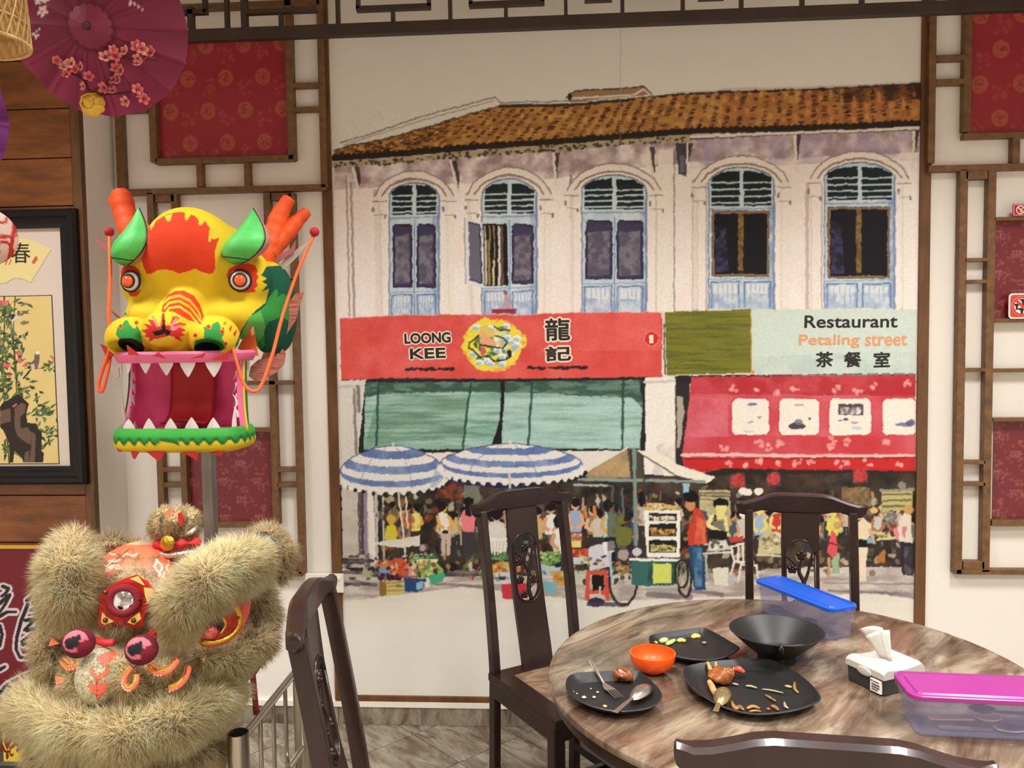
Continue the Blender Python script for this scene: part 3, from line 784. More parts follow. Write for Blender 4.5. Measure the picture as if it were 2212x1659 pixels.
# --- windows
def arch(x0, x1, y, h, n=14): return [(x0 + (x1 - x0) * k / n, y - h * math.sin(math.pi * k / n) ** .6) for k in range(n + 1)]
def shop_window(x0, x1, ya, yf0, yf1, yd0, yd1, yb, kind):
    mid = (x0 + x1) / 2 + 1
    o = 24; ys = yf0 + 24
    cv.line(arch(x0 - o, x1 + o, ys, ys - ya + 16), 15, (236, 228, 218)); cv.line(arch(x0 - o - 8, x1 + o + 8, ys, ys - ya + 25), 3, (150, 122, 118), .9)
    cv.line(arch(x0 - o + 8, x1 + o - 8, ys, ys - ya + 8), 4, (130, 104, 96), .8); cv.line(arch(x0 - 8, x1 + 8, ys, ys - ya + 1), 6, (238, 232, 222))
    for xx in (x0 - 22, x1 + 22):
        cv.rect(xx - 12, ys, xx + 12, yb, (240, 232, 222), .8); cv.rect(xx - 15, ys + 2, xx + 15, ys + 10, (236, 228, 220)); cv.line([(xx - 15, ys + 11), (xx + 15, ys + 11)], 2.4, (140, 116, 108), .8)
        cv.line([(xx - 11, ys + 40), (xx + 11, ys + 40)], 2, (160, 136, 130), .7); cv.ell(xx - 13, ys + 28, 3, 6, (120, 90, 100), .7); cv.ell(xx + 13, ys + 44, 2.5, 5, (100, 70, 70), .7)
    body = arch(x0, x1, ys - 4, ys - ya - 4) + [(x1, yb), (x0, yb)]
    cv.poly(body, (214, 224, 232)); wash(body, (170, 196, 214), .6, 14, int(x0))
    cv.line(arch(x0, x1, ys - 4, ys - ya - 4), 3, (92, 112, 132), .9); cv.line([(x0, ys), (x0, yb)], 3, (110, 130, 160), .8); cv.line([(x1, ys), (x1, yb)], 5, (100, 124, 164), .75)
    wash([(x1 - 14, yf0 + 60), (x1, yf0 + 60), (x1, yb), (x1 - 14, yb)], (104, 136, 176), .6, 16, int(x0) + 3)
    # louvred fanlight
    for (a, b, s) in ((x0 + 6, mid - 5, 1), (mid + 4, x1 - 6, -1)):
        top = [(a, yf0 + 14), (a + (b - a) * (.35 if s > 0 else 0.0), yf0 + (2 if s > 0 else -1)), (a + (b - a) * (1 if s > 0 else .65), yf0 - (1 if s > 0 else -2)), (b, yf0 + (0 if s > 0 else 14))]
        cv.poly(top + [(b, yf1), (a, yf1)], (26, 36, 42))
        n = 4
        for k in range(n):
            yy = yf0 + 16 + (yf1 - yf0 - 16) * (k + .5) / n + 1
            cv.line([(a, yy + 1), (b, yy - 1)], 3.6, (206, 222, 226), .95)
    cv.line([(mid, yf0), (mid, yf1)], 7, (206, 220, 226))
    cv.line([(x0, yf1 + 8), (x1, yf1 + 6)], 3, (110, 136, 160), .7)
    if kind == 'dark':
        cv.rect(x0 + 6, yd0 - 6, x1 - 10, yd1 + 6, (120, 96, 72)); cv.rect(x0 + 9, yd0 - 3, x1 - 13, yd1 + 3, (150, 128, 100), .7)
        cv.rect(x0 + 12, yd0, x1 - 15, yd1, (22, 20, 27)); mm = mid - 3
        wash([(x0 + 14, yd0 + 25), (x0 + 36, yd0 + 30), (x0 + 44, yd1 - 6), (x0 + 14, yd1 - 4)], (76, 72, 116), .8, 10, int(x0) + 9)
        cv.rect(mm - 5, yd0, mm + 6, yd1 - 8, (150, 126, 66)); wash([(mm - 5, yd0), (mm + 6, yd0), (mm + 6, yd1), (mm - 5, yd1)], (90, 68, 40), .8, 7, 3)
    else:
        for (a, b) in ((x0 + 9, mid - 6), (mid + 6, x1 - 8)):
            cv.poly([(a, yd0 + 5), (a + 4, yd0), (b - 4, yd0), (b, yd0 + 5), (b, yd1), (a, yd1)], (66, 60, 88)); cv.poly([(a + 4, yd0 + 26), (b - 5, yd0 + 22), (b - 5, yd1 - 8), (a + 4, yd1 - 6)], (134, 128, 136), .9, tn(12, .4, 1, int(a)))
            cv.line([(a, yd0 + 5), (a, yd1), (b, yd1), (b, yd0 + 5), (a + 4, yd0)], 3, (30, 30, 56), .9)
        cv.line([(mid, yd0 - 8), (mid, yb)], 3, (120, 144, 176), .8)
    # lower panels
    for (a, b) in ((x0 + 6, mid - 6), (mid + 6, x1 - 8)):
        cv.line([(a, yb - 4), (a, yd1 + 18), (b, yd1 + 16), (b, yb - 4)], 3, (82, 108, 156), .8)
        cv.rect(a + 3, yd1 + 22, b - 3, yb, (222, 228, 234), .9)
        for q in range(6):
            xx = a + 4 + (b - a - 8) * q / 5; cv.line([(xx, yd1 + 22), (xx, yd1 + 22 + RM.uniform(10, 40))], 1.6, (120, 148, 190), .7)
    wash([(x0, yb - 34), (x1, yb - 34), (x1, yb), (x0, yb)], (128, 156, 194), .6, 12, int(x1))
    cv.line([(x0, yd1 + 12), (x1, yd1 + 8)], 2, (120, 140, 170), .7)
shop_window(841, 948, 394, 400, 463, 484, 620, 686, 'door')
shop_window(1041, 1159, 386, 397, 461, 484, 612, 684, 'door')
shop_window(1257, 1396, 378, 387, 452, 476, 602, 680, 'door')
shop_window(1531, 1672, 361, 370, 445, 461, 592, 668, 'dark')
shop_window(1781, 1932, 351, 361, 432, 452, 596, 667, 'dark')
# open shutter of the second window
cv.poly([(1044, 484), (1094, 484), (1094, 616), (1046, 618)], (26, 22, 24))
for xx, c in ((1049, (206, 196, 158)), (1056, (150, 130, 88)), (1066, (214, 200, 150)), (1078, (220, 214, 196)), (1084, (110, 80, 70))): cv.line([(xx, 490), (xx + 1, 614)], 5, c)
cv.line([(1052, 490), (1052, 515)], 7, (26, 20, 22)); cv.line([(1063, 490), (1064, 560)], 7, (34, 20, 22)); cv.line([(1091, 486), (1094, 614)], 7, (20, 18, 22))
cv.poly(ZA((915, 968), (1030, 1000), (1040, 1425), (925, 1400)), (226, 228, 232)); cv.poly(ZA((940, 995), (1015, 1010), (1028, 1395), (950, 1370)), (110, 104, 124)); cv.line(ZA((940, 995), (1015, 1010), (1028, 1395), (950, 1370)), 3, (40, 38, 70), .9)
cv.line(ZA((915, 968), (925, 1400)), 2, (130, 110, 110), .7)
cv.poly(ZA((1090, 1562), (1250, 1562), (1245, 1592), (1095, 1590)), (150, 52, 66)); cv.poly(ZA((1160, 1560), (1180, 1450), (1200, 1470), (1215, 1560)), (196, 160, 166), .9); cv.ell(1092, 633, 4, 6, (140, 80, 90), .8)
# --- sign boards
red = ZC((45, 84), (430, 66), (940, 58), (1250, 62), (1600, 46), (2165, 42), (2185, 60), (2180, 478), (1000, 492), (420, 486), (50, 500))
cv.poly(red, (224, 88, 82)); wash(red, (232, 112, 108), .8, 60, 21); wash(red, (206, 70, 62), .7, 45, 22)
cv.poly(ZC((1600, 46), (2165, 42), (2180, 300), (1600, 300)), (235, 116, 116), .4, tn(70, .2, 1, 23))
cv.line(ZC((45, 84), (430, 66), (940, 58), (1250, 62), (1600, 46), (2165, 42)), 2, (240, 190, 180), .5)
cv.line(ZC((50, 500), (420, 487), (1000, 494), (2180, 480)), 4, (34, 30, 34), .9)
cv.poly(ZL((120, 560), (120, 520), (210, 340), (210, 290), (330, 180), (470, 100), (540, 140), (650, 150), (720, 130), (800, 170), (900, 230), (960, 290), (1060, 380), (1085, 440), (1075, 540), (1010, 580), (985, 690), (880, 800), (760, 905), (650, 905), (560, 895), (440, 900), (330, 860), (230, 760), (190, 680)), (236, 218, 70))
for k in range(26):
    a = RM.random() * 6.28; cv.ell(1066 + 64 * math.cos(a), 745 + 54 * math.sin(a), 5, 4, (238, 160, 70) if k % 2 else (236, 220, 76), .8)
# food: leaves, rice and shells
for k in range(70):
    a = RM.random() * 6.28; r = math.sqrt(RM.random()); X, Y = 1066 + 44 * r * math.cos(a), 747 + 40 * r * math.sin(a)
    c = RM.choice([(60, 120, 66), (84, 140, 70), (44, 84, 54), (150, 168, 90), (110, 120, 60)]) if (X < 1066 and Y < 770 or Y > 755 and X < 1092) else RM.choice([(196, 214, 220), (232, 236, 230), (150, 186, 200), (214, 224, 222)])
    cv.ell(X, Y, RM.uniform(4, 8), RM.uniform(3, 6), c, .95, RM.random() * 3)
for X, Y in ((380, 780), (500, 760), (720, 800), (950, 520), (870, 470), (800, 400), (660, 600), (350, 260), (780, 240), (570, 270), (950, 420), (300, 650), (720, 690), (560, 790)):
    p = ZL((X, Y))[0]; cv.ell(p[0], p[1], 9, 7, (236, 238, 232)); cv.ell(p[0] - 2, p[1] + 3, 7, 4, (150, 182, 204), .8)
cv.poly(ZL((385, 330), (450, 330), (620, 470), (640, 550), (520, 540), (400, 500)), (232, 170, 128)); cv.poly(ZL((390, 260), (500, 230), (620, 330), (600, 420), (500, 380), (385, 330)), (226, 196, 104)); cv.poly(ZL((400, 540), (460, 540), (480, 640), (430, 690), (400, 660)), (206, 92, 104))
cv.poly(ZL((640, 260), (720, 240), (800, 290), (720, 310)), (84, 140, 66)); cv.line(ZL((610, 240), (690, 310), (830, 300)), 2.5, (26, 32, 28)); cv.line(ZL((620, 390), (740, 410), (800, 480), (740, 570), (640, 560), (400, 510)), 3, (26, 28, 28)); cv.line(ZL((240, 480), (370, 380)), 3, (26, 40, 30)); cv.line(ZL((235, 480), (240, 560), (300, 620), (400, 700), (520, 680), (600, 760), (740, 750), (840, 700), (850, 630)), 3, (28, 44, 34)); cv.ell(1082, 747, 6, 5, (236, 190, 80)); cv.ell(1100, 764, 5, 8, (44, 30, 26))
# small print lines of the red board
for (xa, xb, y) in ((880, 982, 797), (1144, 1175, 794), (1190, 1268, 794)):
    x = xa
    while x < xb:
        w = RM.uniform(3, 8); cv.ell(x, y + RM.uniform(-1.5, 1.5), w, RM.uniform(2, 4), (36, 34, 36), .95); x += w * 1.1
cv.ell(1407, 732, 16, 16, (240, 150, 140)); cv.ell(1407, 732, 14.5, 14.5, (206, 50, 44)); cv.line([(1401, 729), (1406, 725)], 3, (240, 222, 200))
grn = [(1436, 674), (1622, 668), (1624, 806), (1440, 810)]
cv.poly(grn, (116, 116, 44)); cv.poly(grn, (78, 88, 32), .8, tn(60, .1, 1, 31, 5)); cv.poly(grn, (146, 140, 54), .6, tn(70, .0, 1, 33, 4))
cv.line([(1432, 676), (1436, 806)], 6, (216, 210, 198)); cv.line([(1434, 700), (1437, 808)], 3, (70, 62, 60), .8)
lb = [(1622, 668), (1978, 668), (1978, 806), (1626, 806)]
cv.poly(lb, (208, 222, 212)); wash([(1626, 770), (1978, 760), (1978, 806), (1626, 806)], (182, 202, 196), .7, 40, 35)
cv.line([(1622, 668), (1623, 806)], 3, (176, 140, 52), .8); cv.ell(1625, 804, 5, 4, (230, 150, 50))
# --- green blind
dk = ZC((180, 500), (2070, 480), (2085, 960), (165, 980)); cv.poly(dk, (34, 34, 32))
bl = ZC((215, 510), (2030, 492), (2055, 660), (2030, 950), (200, 955)); cv.poly(bl, (140, 180, 166))
cv.poly(bl, (84, 128, 106), .7, tn(70, .0, 1, 41, 6)); cv.poly(bl, (182, 212, 204), .8, tn(90, .1, 1, 43, 5))
cv.poly(ZC((1130, 570), (2040, 580), (2040, 950), (1120, 930)), (180, 212, 208), .7, tn(80, .3, 1, 45, 12)); cv.poly(ZC((300, 600), (900, 600), (860, 960), (200, 950)), (74, 110, 78), .5, tn(90, .1, 1, 47, 12))
cv.poly(ZC((215, 500), (2040, 484), (2055, 680), (1980, 610), (1600, 600), (1480, 585), (1130, 575), (600, 575), (300, 590), (215, 615)), (50, 76, 64), .88, tn(30, .55, 1, 49, 8))
cv.poly(ZC((1112, 495), (1140, 495), (1128, 700), (1115, 935), (1050, 935), (1105, 760)), (24, 26, 26))
for a, b in (((300, 520), (285, 930)), ((912, 520), (858, 960)), ((1320, 500), (1295, 930)), ((1925, 490), (1918, 950))): cv.line(ZC(a, b), 5, (36, 70, 58), .85)
cv.line(ZC((200, 500), (1000, 500), (2060, 485)), 5, (28, 28, 30), .9)
# --- pillars
cv.poly([(732, 822), (790, 820), (770, 1010), (734, 1010)], (214, 208, 200)); cv.line([(732, 836), (782, 834)], 5, (190, 182, 176)); cv.line(ZC((140, 560), (150, 980)), 6, (120, 112, 106), .8); cv.line(ZC((165, 540), (170, 700)), 7, (90, 84, 76), .7)
cv.rect(1394, 815, 1460, 1080, (238, 232, 222)); cv.line([(1392, 826), (1462, 822)], 6, (206, 198, 188)); cv.line([(1460, 820), (1460, 1080)], 3, (96, 86, 84), .8); wash([(1420, 960), (1460, 960), (1460, 1080), (1400, 1080)], (200, 184, 180), .6, 20, 51); wash([(1394, 1040), (1460, 1040), (1460, 1150), (1394, 1150)], (196, 192, 204), .6, 20, 53)
cv.rect(1460, 812, 1490, 1030, (46, 42, 42)); cv.poly(ZD((230, 760), (275, 760), (290, 900), (250, 1170), (228, 1170)), (190, 178, 160), .9)
# --- red awning
cv.poly(ZD((215, 595), (2130, 575), (2130, 640), (215, 660)), (40, 34, 36)); cv.line(ZD((860, 585), (1400, 592), (2130, 580)), 3, (190, 196, 204), .6)
aw = ZD((345, 605), (700, 600), (2130, 590), (2130, 1360), (300, 1345), (268, 1240), (330, 760))
cv.poly(aw, (202, 70, 82)); cv.poly(aw, (222, 124, 136), .7, tn(60, .0, 1, 61))
cv.poly(ZD((345, 605), (2130, 590), (2130, 760), (330, 740)), (178, 44, 50), .85, tn(40, .55, 1, 63)); cv.poly(ZD((290, 1080), (2130, 1080), (2130, 1215), (270, 1215)), (196, 54, 60), .75, tn(60, .3, 1, 65))
cv.poly(ZD((330, 760), (640, 780), (640, 1080), (300, 1090)), (224, 140, 158), .5, tn(30, .2, 1, 67))
cv.line(ZD((268, 1228), (700, 1225), (1400, 1238), (2130, 1232)), 7, (240, 190, 182))
cv.poly(ZD((285, 1262), (2130, 1252), (2130, 1350), (1500, 1345), (900, 1358), (300, 1330)), (196, 44, 44)); cv.line(ZD((280, 1256), (2130, 1248)), 3, (110, 24, 32), .8)
for k in range(44):
    p = ZD((300 + k * 42, 1352 + 6 * math.sin(k * 1.3)))[0]; cv.ell(p[0], p[1] + 1, 6.5, 5, (184, 36, 38))
for X, Y in ((685, 700), (855, 695), (1160, 715), (1500, 700), (1665, 725), (1800, 680), (1020, 720), (600, 1170), (890, 1130), (1050, 1135), (970, 1165), (1470, 1115), (1590, 1125), (1900, 1130), (1450, 1165), (640, 1300), (755, 1300), (890, 1290), (1040, 1295), (1190, 1290), (1300, 1285), (1510, 1295), (1580, 1290), (1755, 1290), (1990, 1290), (2065, 658)):
    p = ZD((X, Y))[0]
    for q in range(5): cv.ell(p[0] + RM.uniform(-8, 8), p[1] + RM.uniform(-7, 7), RM.uniform(3, 6), RM.uniform(2.5, 5), (236, 170, 164), .7)
for (xa, xb) in ((665, 968), (1040, 1365), (1440, 1780), (1865, 2140)):
    a, b = ZD((xa, 775), (xb, 1072)); r = 8
    pts = [(a[0] + r, a[1]), (b[0] - r, a[1]), (b[0], a[1] + r), (b[0], b[1] - r), (b[0] - r, b[1]), (a[0] + r, b[1]), (a[0], b[1] - r), (a[0], a[1] + r)]
    cv.poly(pts, (240, 232, 220)); cv.line(pts + pts[:1], 2, (196, 40, 56), .9)
for p, rx, ry, c in ((ZD((830, 825))[0], 11, 3, (90, 100, 140)), (ZD((890, 925))[0], 5, 3, (150, 150, 160)), (ZD((815, 965))[0], 6, 2, (130, 140, 160)), (ZD((800, 1040))[0], 12, 2, (190, 200, 210)), (ZD((1205, 830))[0], 11, 2, (220, 130, 140)), (ZD((1190, 995))[0], 18, 7, (44, 42, 62)), (ZD((1200, 965))[0], 10, 6, (120, 120, 130)), (ZD((1285, 940))[0], 3, 3, (90, 80, 80)), (ZD((1575, 945))[0], 5, 3, (60, 60, 70)), (ZD((1530, 950))[0], 6, 2, (120, 120, 130)), (ZD((1640, 970))[0], 9, 2, (200, 110, 120)), (ZD((1660, 1015))[0], 12, 4, (190, 206, 220)), (ZD((2050, 985))[0], 22, 4, (100, 110, 150)), (ZD((2090, 970))[0], 10, 6, (90, 90, 120))):
    cv.ell(p[0], p[1], rx, ry, c, .85)
a, b = ZD((1515, 825), (1715, 910)); cv.rect(a[0], a[1], b[0], b[1], (66, 56, 72), .9); wash([(a[0] + 4, a[1] + 6), (b[0] - 4, a[1] + 6), (b[0] - 6, b[1] - 2), (a[0] + 6, b[1] - 2)], (236, 226, 216), 1, 6, 71)
# --- market background and ground
cv.poly([(734, 1030), (800, 1030), (1310, 1020), (1480, 1030), (1560, 1012), (1985, 1018), (1985, 1240), (734, 1280)], (40, 38, 36))
bgp = [(790, 1040), (1985, 1020), (1985, 1230), (790, 1240)]
wash(bgp, (92, 98, 88), .6, 24, 81); wash(bgp, (22, 22, 22), .8, 30, 83); wash(bgp, (110, 70, 48), .45, 18, 85)
cv.poly([(734, 1225), (820, 1250), (1000, 1245), (1300, 1240), (1500, 1240), (1750, 1225), (1985, 1225), (1985, 1325), (734, 1325)], (216, 208, 196))
wash([(734, 1235), (1985, 1225), (1985, 1300), (734, 1300)], (150, 132, 128), .75, 40, 87, 9)
cv.poly([(734, 1300), (1000, 1268), (1300, 1300), (1500, 1290), (1985, 1280), (1985, 1340), (734, 1340)], (224, 218, 205), .92)
for (x0, y0, x1, y1, w) in ((1780, 1259, 1985, 1262, 3), (1790, 1276, 1985, 1284, 5), (1900, 1280, 1985, 1292, 6), (760, 1252, 800, 1262, 6), (940, 1262, 1060, 1268, 5), (1490, 1276, 1560, 1284, 8), (1400, 1284, 1490, 1290, 12)):
    cv.line([(x0, y0), (x1, y1)], w, (112, 94, 98), .7, soft=3)
# left wall stub, curtain poles and steps under the first parasol
cv.poly([(738, 1050), (800, 1050), (803, 1195), (740, 1200)], (206, 198, 188)); wash([(738, 1060), (775, 1060), (775, 1195), (740, 1198)], (176, 164, 152), .6, 16, 89)
for xa, xb, w, c in ((775, 777, 4, (90, 80, 74)), (783, 786, 12, (84, 66, 84)), (789, 791, 8, (150, 132, 146)), (800, 806, 13, (228, 222, 214)), (812, 817, 9, (196, 186, 172)), (818, 820, 5, (44, 40, 40)), (828, 829, 4, (200, 196, 184)), (834, 836, 4, (40, 38, 36))):
    cv.line([(xa, 1056), (xb, 1218)], w, c)
for k, (y, w) in enumerate(((1202, 60), (1212, 62), (1222, 66), (1236, 70), (1250, 74), (1262, 70))):
    cv.line([(742, y), (742 + w, y + 1)], 8, (196, 188, 178) if k % 2 == 0 else (104, 92, 92), .9)
    for q in range(3): cv.ell(742 + RM.random() * w, y, 6, 3, (62, 52, 54), .7)
cv.rect(784, 1228, 802, 1246, (170, 164, 140))
for k in range(420):      # dabs of light, goods and clothes in the shade
    xx = RM.uniform(815, 1980); yy = RM.triangular(1045, 1240, 1120)
    cv.ell(xx, yy, RM.uniform(3, 11), RM.uniform(3, 9), RM.choice([(96, 84, 60), (150, 128, 92), (206, 196, 170), (60, 58, 52), (120, 104, 84), (176, 158, 96), (86, 96, 90), (140, 66, 48), (24, 22, 22), (24, 22, 22), (190, 186, 178)]), RM.uniform(.5, .9), RM.random() * 3)
for k in range(60):       # slender uprights
    xx = RM.uniform(815, 1980); yy = RM.uniform(1050, 1130); cv.line([(xx, yy), (xx + RM.uniform(-3, 3), yy + RM.uniform(20, 60))], RM.uniform(2, 5), RM.choice([(20, 18, 20), (200, 192, 176), (110, 96, 80)]), .8)
# --- people of the market (painted figures)
def figure(x, y, s, shirt, legs=None, hair=(26, 22, 24), skin=(206, 160, 118), lean=0, face=0, arms=True, leg_len=1.0):
    """x, y = centre of the head, s = head radius in px"""
    tw = 1.9 * s; ty0 = y + 1.1 * s; ty1 = ty0 + 4.4 * s
    if legs is not None:
        for d in (-.55, .55): cv.poly([(x + lean + (d - .55) * s, ty1 - .3 * s), (x + lean + (d + .55) * s, ty1 - .3 * s), (x + lean + (d + .4) * s, ty1 + 5 * s * leg_len), (x + lean + (d - .45) * s, ty1 + 5 * s * leg_len)], legs)
    cv.poly([(x - tw * .55, ty0 + .2 * s), (x, ty0 - .2 * s), (x + tw * .55, ty0 + .2 * s), (x + lean + tw * .75, ty0 + 2 * s), (x + lean + tw * .6, ty1), (x + lean - tw * .6, ty1), (x + lean - tw * .75, ty0 + 2 * s)], shirt)
    if arms:
        for d in (-1, 1): cv.line([(x + d * tw * .62, ty0 + 1.0 * s), (x + lean + d * tw * .8, ty0 + 2.6 * s), (x + lean + d * tw * .3, ty0 + 3.4 * s)], .75 * s, skin)
    cv.ell(x, y, .85 * s, 1.05 * s, skin); cv.ell(x - face * .3 * s, y - .45 * s, 1.0 * s, .85 * s, hair)
    if face: cv.ell(x - face * .5 * s, y, .6 * s, .9 * s, hair)
for k in range(64):       # the crowd in the shade
    xx = RM.uniform(815, 1975); yy = RM.uniform(1072, 1135)
    figure(xx, yy, RM.uniform(6.5, 9.5), RM.choice([(150, 120, 96), (96, 104, 92), (186, 176, 160), (120, 66, 52), (70, 84, 96), (160, 150, 104), (196, 190, 182)]), (52, 48, 46), skin=RM.choice([(196, 150, 110), (170, 110, 76), (214, 180, 140)]), face=RM.choice([-1, 1]))
wash([(935, 1042), (1000, 1042), (1000, 1078), (935, 1078)], (140, 62, 44), .95, 9, 91); cv.rect(1002, 1048, 1036, 1090, (128, 140, 122), .8)
figure(898, 1098, 9, (222, 216, 130), (56, 48, 36), face=-1, skin=(216, 170, 70)); figure(845, 1124, 10, (208, 194, 62), None, hair=(206, 168, 66), skin=(206, 168, 66), arms=False)
figure(957, 1096, 10, (228, 224, 216), (196, 172, 158), face=1, skin=(222, 172, 84), lean=6); cv.line([(985, 1120), (985, 1140), (962, 1150)], 6, (200, 176, 130)); cv.ell(962, 1150, 6, 4, (30, 28, 30))
figure(1012, 1088, 11, (226, 126, 130), (58, 56, 62), hair=(24, 20, 24), arms=False, face=0); cv.poly([(1004, 1085), (1022, 1085), (1018, 1118), (1006, 1112)], (34, 20, 24))
figure(880, 1098, 8, (150, 96, 66), None, skin=(190, 110, 70)); figure(1072, 1110, 15, (206, 200, 190), None, arms=False); cv.ell(1072, 1108, 14, 15, (22, 20, 22)); cv.poly([(1046, 1140), (1072, 1132), (1094, 1142), (1094, 1166), (1046, 1166)], (214, 208, 200))
for q in range(6): cv.line([(1052 + q * 8, 1166), (1056 + q * 6.6, 1198)], 4, (232, 226, 216))
cv.line([(1048, 1165), (1098, 1165)], 6, (234, 228, 218)); cv.line([(1048, 1165), (1052, 1200)], 4, (234, 228, 218)); cv.line([(1098, 1165), (1090, 1200)], 4, (234, 228, 218))
figure(1160, 1108, 10, (190, 176, 104), None); figure(1190, 1100, 10, (226, 220, 214), None); figure(1210, 1130, 12, (230, 226, 220), None, face=1)
figure(1243, 1090, 11, (150, 170, 196), (40, 38, 40), skin=(224, 164, 124)); figure(1318, 1095, 12, (172, 206, 178), (30, 30, 34), face=1, skin=(214, 160, 96)); cv.poly([(1330, 1135), (1366, 1140), (1364, 1172), (1352, 1180), (1332, 1176)], (198, 208, 70)); cv.ell(1345, 1122, 12, 11, (190, 200, 72)); cv.ell(1352, 1120, 5, 8, (44, 44, 30))
for xx in (1264, 1284): cv.line([(xx, 1095), (xx + 2, 1118)], 7, (206, 130, 74)); 
figure(1292, 1184, 1, (0, 0, 0)); cv.poly([(1270, 1185), (1290, 1175), (1322, 1175), (1318, 1225), (1274, 1232)], (206, 202, 208)); cv.poly([(1300, 1172), (1328, 1168), (1330, 1190), (1306, 1200)], (230, 226, 220))
# tables with goods, crates and vegetable heaps
cv.poly(ZG((0, 955), (440, 890), (440, 1000), (100, 1010), (0, 990)), (214, 210, 200)); cv.poly(ZK((450, 960), (905, 1000), (760, 1020), (520, 985)), (224, 220, 210)); cv.line(ZK((470, 970), (760, 1010), (905, 960)), 5, (220, 214, 204))
for a, b in (((705, 410), (790, 1180)), ((790, 420), (805, 800))): cv.line(ZK(a, b), 4, (226, 214, 190))
def heap(pts, cols, n, r=4):
    p = np.array(pts, float); cv.poly(pts, cols[0])
    for k in range(n):
        w = np.random.RandomState(k + len(pts) * 31).dirichlet(np.ones(len(p))); q = w @ p
        cv.ell(q[0] + RM.uniform(-8, 8), q[1] + RM.uniform(-4, 4), r * RM.uniform(.6, 1.3), r * RM.uniform(.5, 1), RM.choice(cols), .9)
heap(ZG((0, 1150), (250, 1130), (310, 1200), (300, 1330), (100, 1330), (0, 1260)), [(196, 90, 60), (176, 60, 40), (214, 122, 84), (150, 60, 40)], 60)
heap(ZG((340, 1110), (600, 1080), (640, 1160), (360, 1160)), [(60, 104, 66), (110, 160, 110), (30, 52, 38), (170, 200, 170)], 46, 3.5); heap(ZG((420, 1180), (600, 1170), (720, 1280), (680, 1400), (420, 1340)), [(150, 180, 90), (196, 206, 120), (70, 110, 56), (214, 216, 150)], 54)
cv.poly(ZG((390, 1150), (630, 1145), (620, 1185), (400, 1195)), (226, 218, 160)); cv.poly(ZG((310, 1190), (405, 1190), (405, 1335), (310, 1335)), (214, 146, 124)); cv.poly(ZG((540, 1320), (720, 1290), (690, 1380), (560, 1430)), (70, 160, 122)); cv.poly(ZG((0, 1240), (100, 1250), (120, 1310), (0, 1330)), (110, 156, 196)); 
heap(ZG((10, 1310), (250, 1330), (240, 1370), (0, 1360)), [(96, 30, 52), (140, 50, 70), (60, 20, 36)], 40, 3.5)
cv.poly(ZG((0, 1380), (70, 1385), (70, 1545), (0, 1540)), (136, 104, 54)); cv.poly(ZG((65, 1380), (270, 1370), (265, 1530), (70, 1540)), (204, 188, 116)); 
for yy in (1400, 1440, 1490): cv.line(ZG((80, yy), (255, yy - 5)), 4, (150, 128, 70), .7)
cv.poly(ZG((270, 1350), (480, 1360), (470, 1470), (400, 1500), (275, 1500)), (36, 70, 116)); cv.poly(ZG((400, 1400), (475, 1390), (465, 1460), (410, 1480)), (140, 176, 204)); cv.poly(ZG((480, 1340), (540, 1345), (540, 1450), (490, 1460)), (206, 214, 206))
heap(ZE((1140, 900), (1330, 890), (1330, 930), (1140, 935)), [(70, 120, 66), (130, 170, 110), (40, 70, 44)], 34, 3.5); heap(ZE((1150, 960), (1400, 940), (1400, 1020), (1160, 1030)), [(196, 120, 60), (214, 170, 70), (160, 70, 44), (220, 200, 110)], 44)
cv.poly(ZE((1170, 1025), (1330, 1020), (1330, 1110), (1175, 1110)), (214, 210, 206)); heap(ZE((1180, 1040), (1320, 1035), (1320, 1100), (1180, 1100)), [(206, 206, 208), (150, 156, 166), (90, 96, 110)], 16)
cv.poly(ZE((1255, 1110), (1450, 1105), (1450, 1220), (1262, 1220)), (196, 56, 66)); heap(ZE((1540, 880), (1690, 860), (1690, 960), (1550, 970)), [(120, 160, 84), (180, 200, 130), (70, 104, 60)], 34); cv.poly(ZE((1545, 965), (1700, 980), (1690, 1050), (1560, 1060)), (160, 196, 204)); heap(ZE((1640, 1020), (1720, 1010), (1720, 1120), (1650, 1130)), [(206, 150, 60), (180, 110, 46)], 14); cv.poly(ZE((1570, 1090), (1670, 1090), (1650, 1190), (1560, 1170)), (120, 170, 180))
heap(ZE((1740, 850), (1900, 850), (1900, 900), (1750, 905)), [(196, 84, 50), (160, 50, 36), (216, 130, 80)], 30); cv.poly(ZE((1745, 770), (1850, 770), (1850, 840), (1745, 840)), (226, 214, 120)); heap(ZE((1770, 730), (1860, 730), (1860, 790), (1770, 790)), [(190, 130, 100), (160, 90, 70), (214, 180, 150)], 16); cv.poly(ZE((1755, 910), (1900, 905), (1900, 960), (1760, 965)), (206, 202, 204)); cv.poly(ZE((1790, 1010), (1890, 1010), (1890, 1120), (1800, 1120)), (196, 206, 180), .8)
for k in range(150):      # scattered produce and shadows on the ground line
    xx = RM.uniform(800, 1385); yy = RM.triangular(1185, 1268, 1225)
    cv.ell(xx, yy, RM.uniform(3, 8), RM.uniform(2.5, 5), RM.choice([(40, 36, 34), (30, 28, 30), (196, 110, 70), (90, 130, 80), (216, 206, 190), (170, 150, 90), (120, 60, 56), (206, 190, 120)]), .8, RM.random() * 3)
for k in range(70):
    xx = RM.uniform(1500, 1975); yy = RM.triangular(1170, 1240, 1200)
    cv.ell(xx, yy, RM.uniform(4, 10), RM.uniform(3, 7), RM.choice([(40, 36, 34), (70, 60, 50), (160, 140, 100), (196, 186, 160), (110, 90, 70), (150, 90, 60)]), .75, RM.random() * 3)
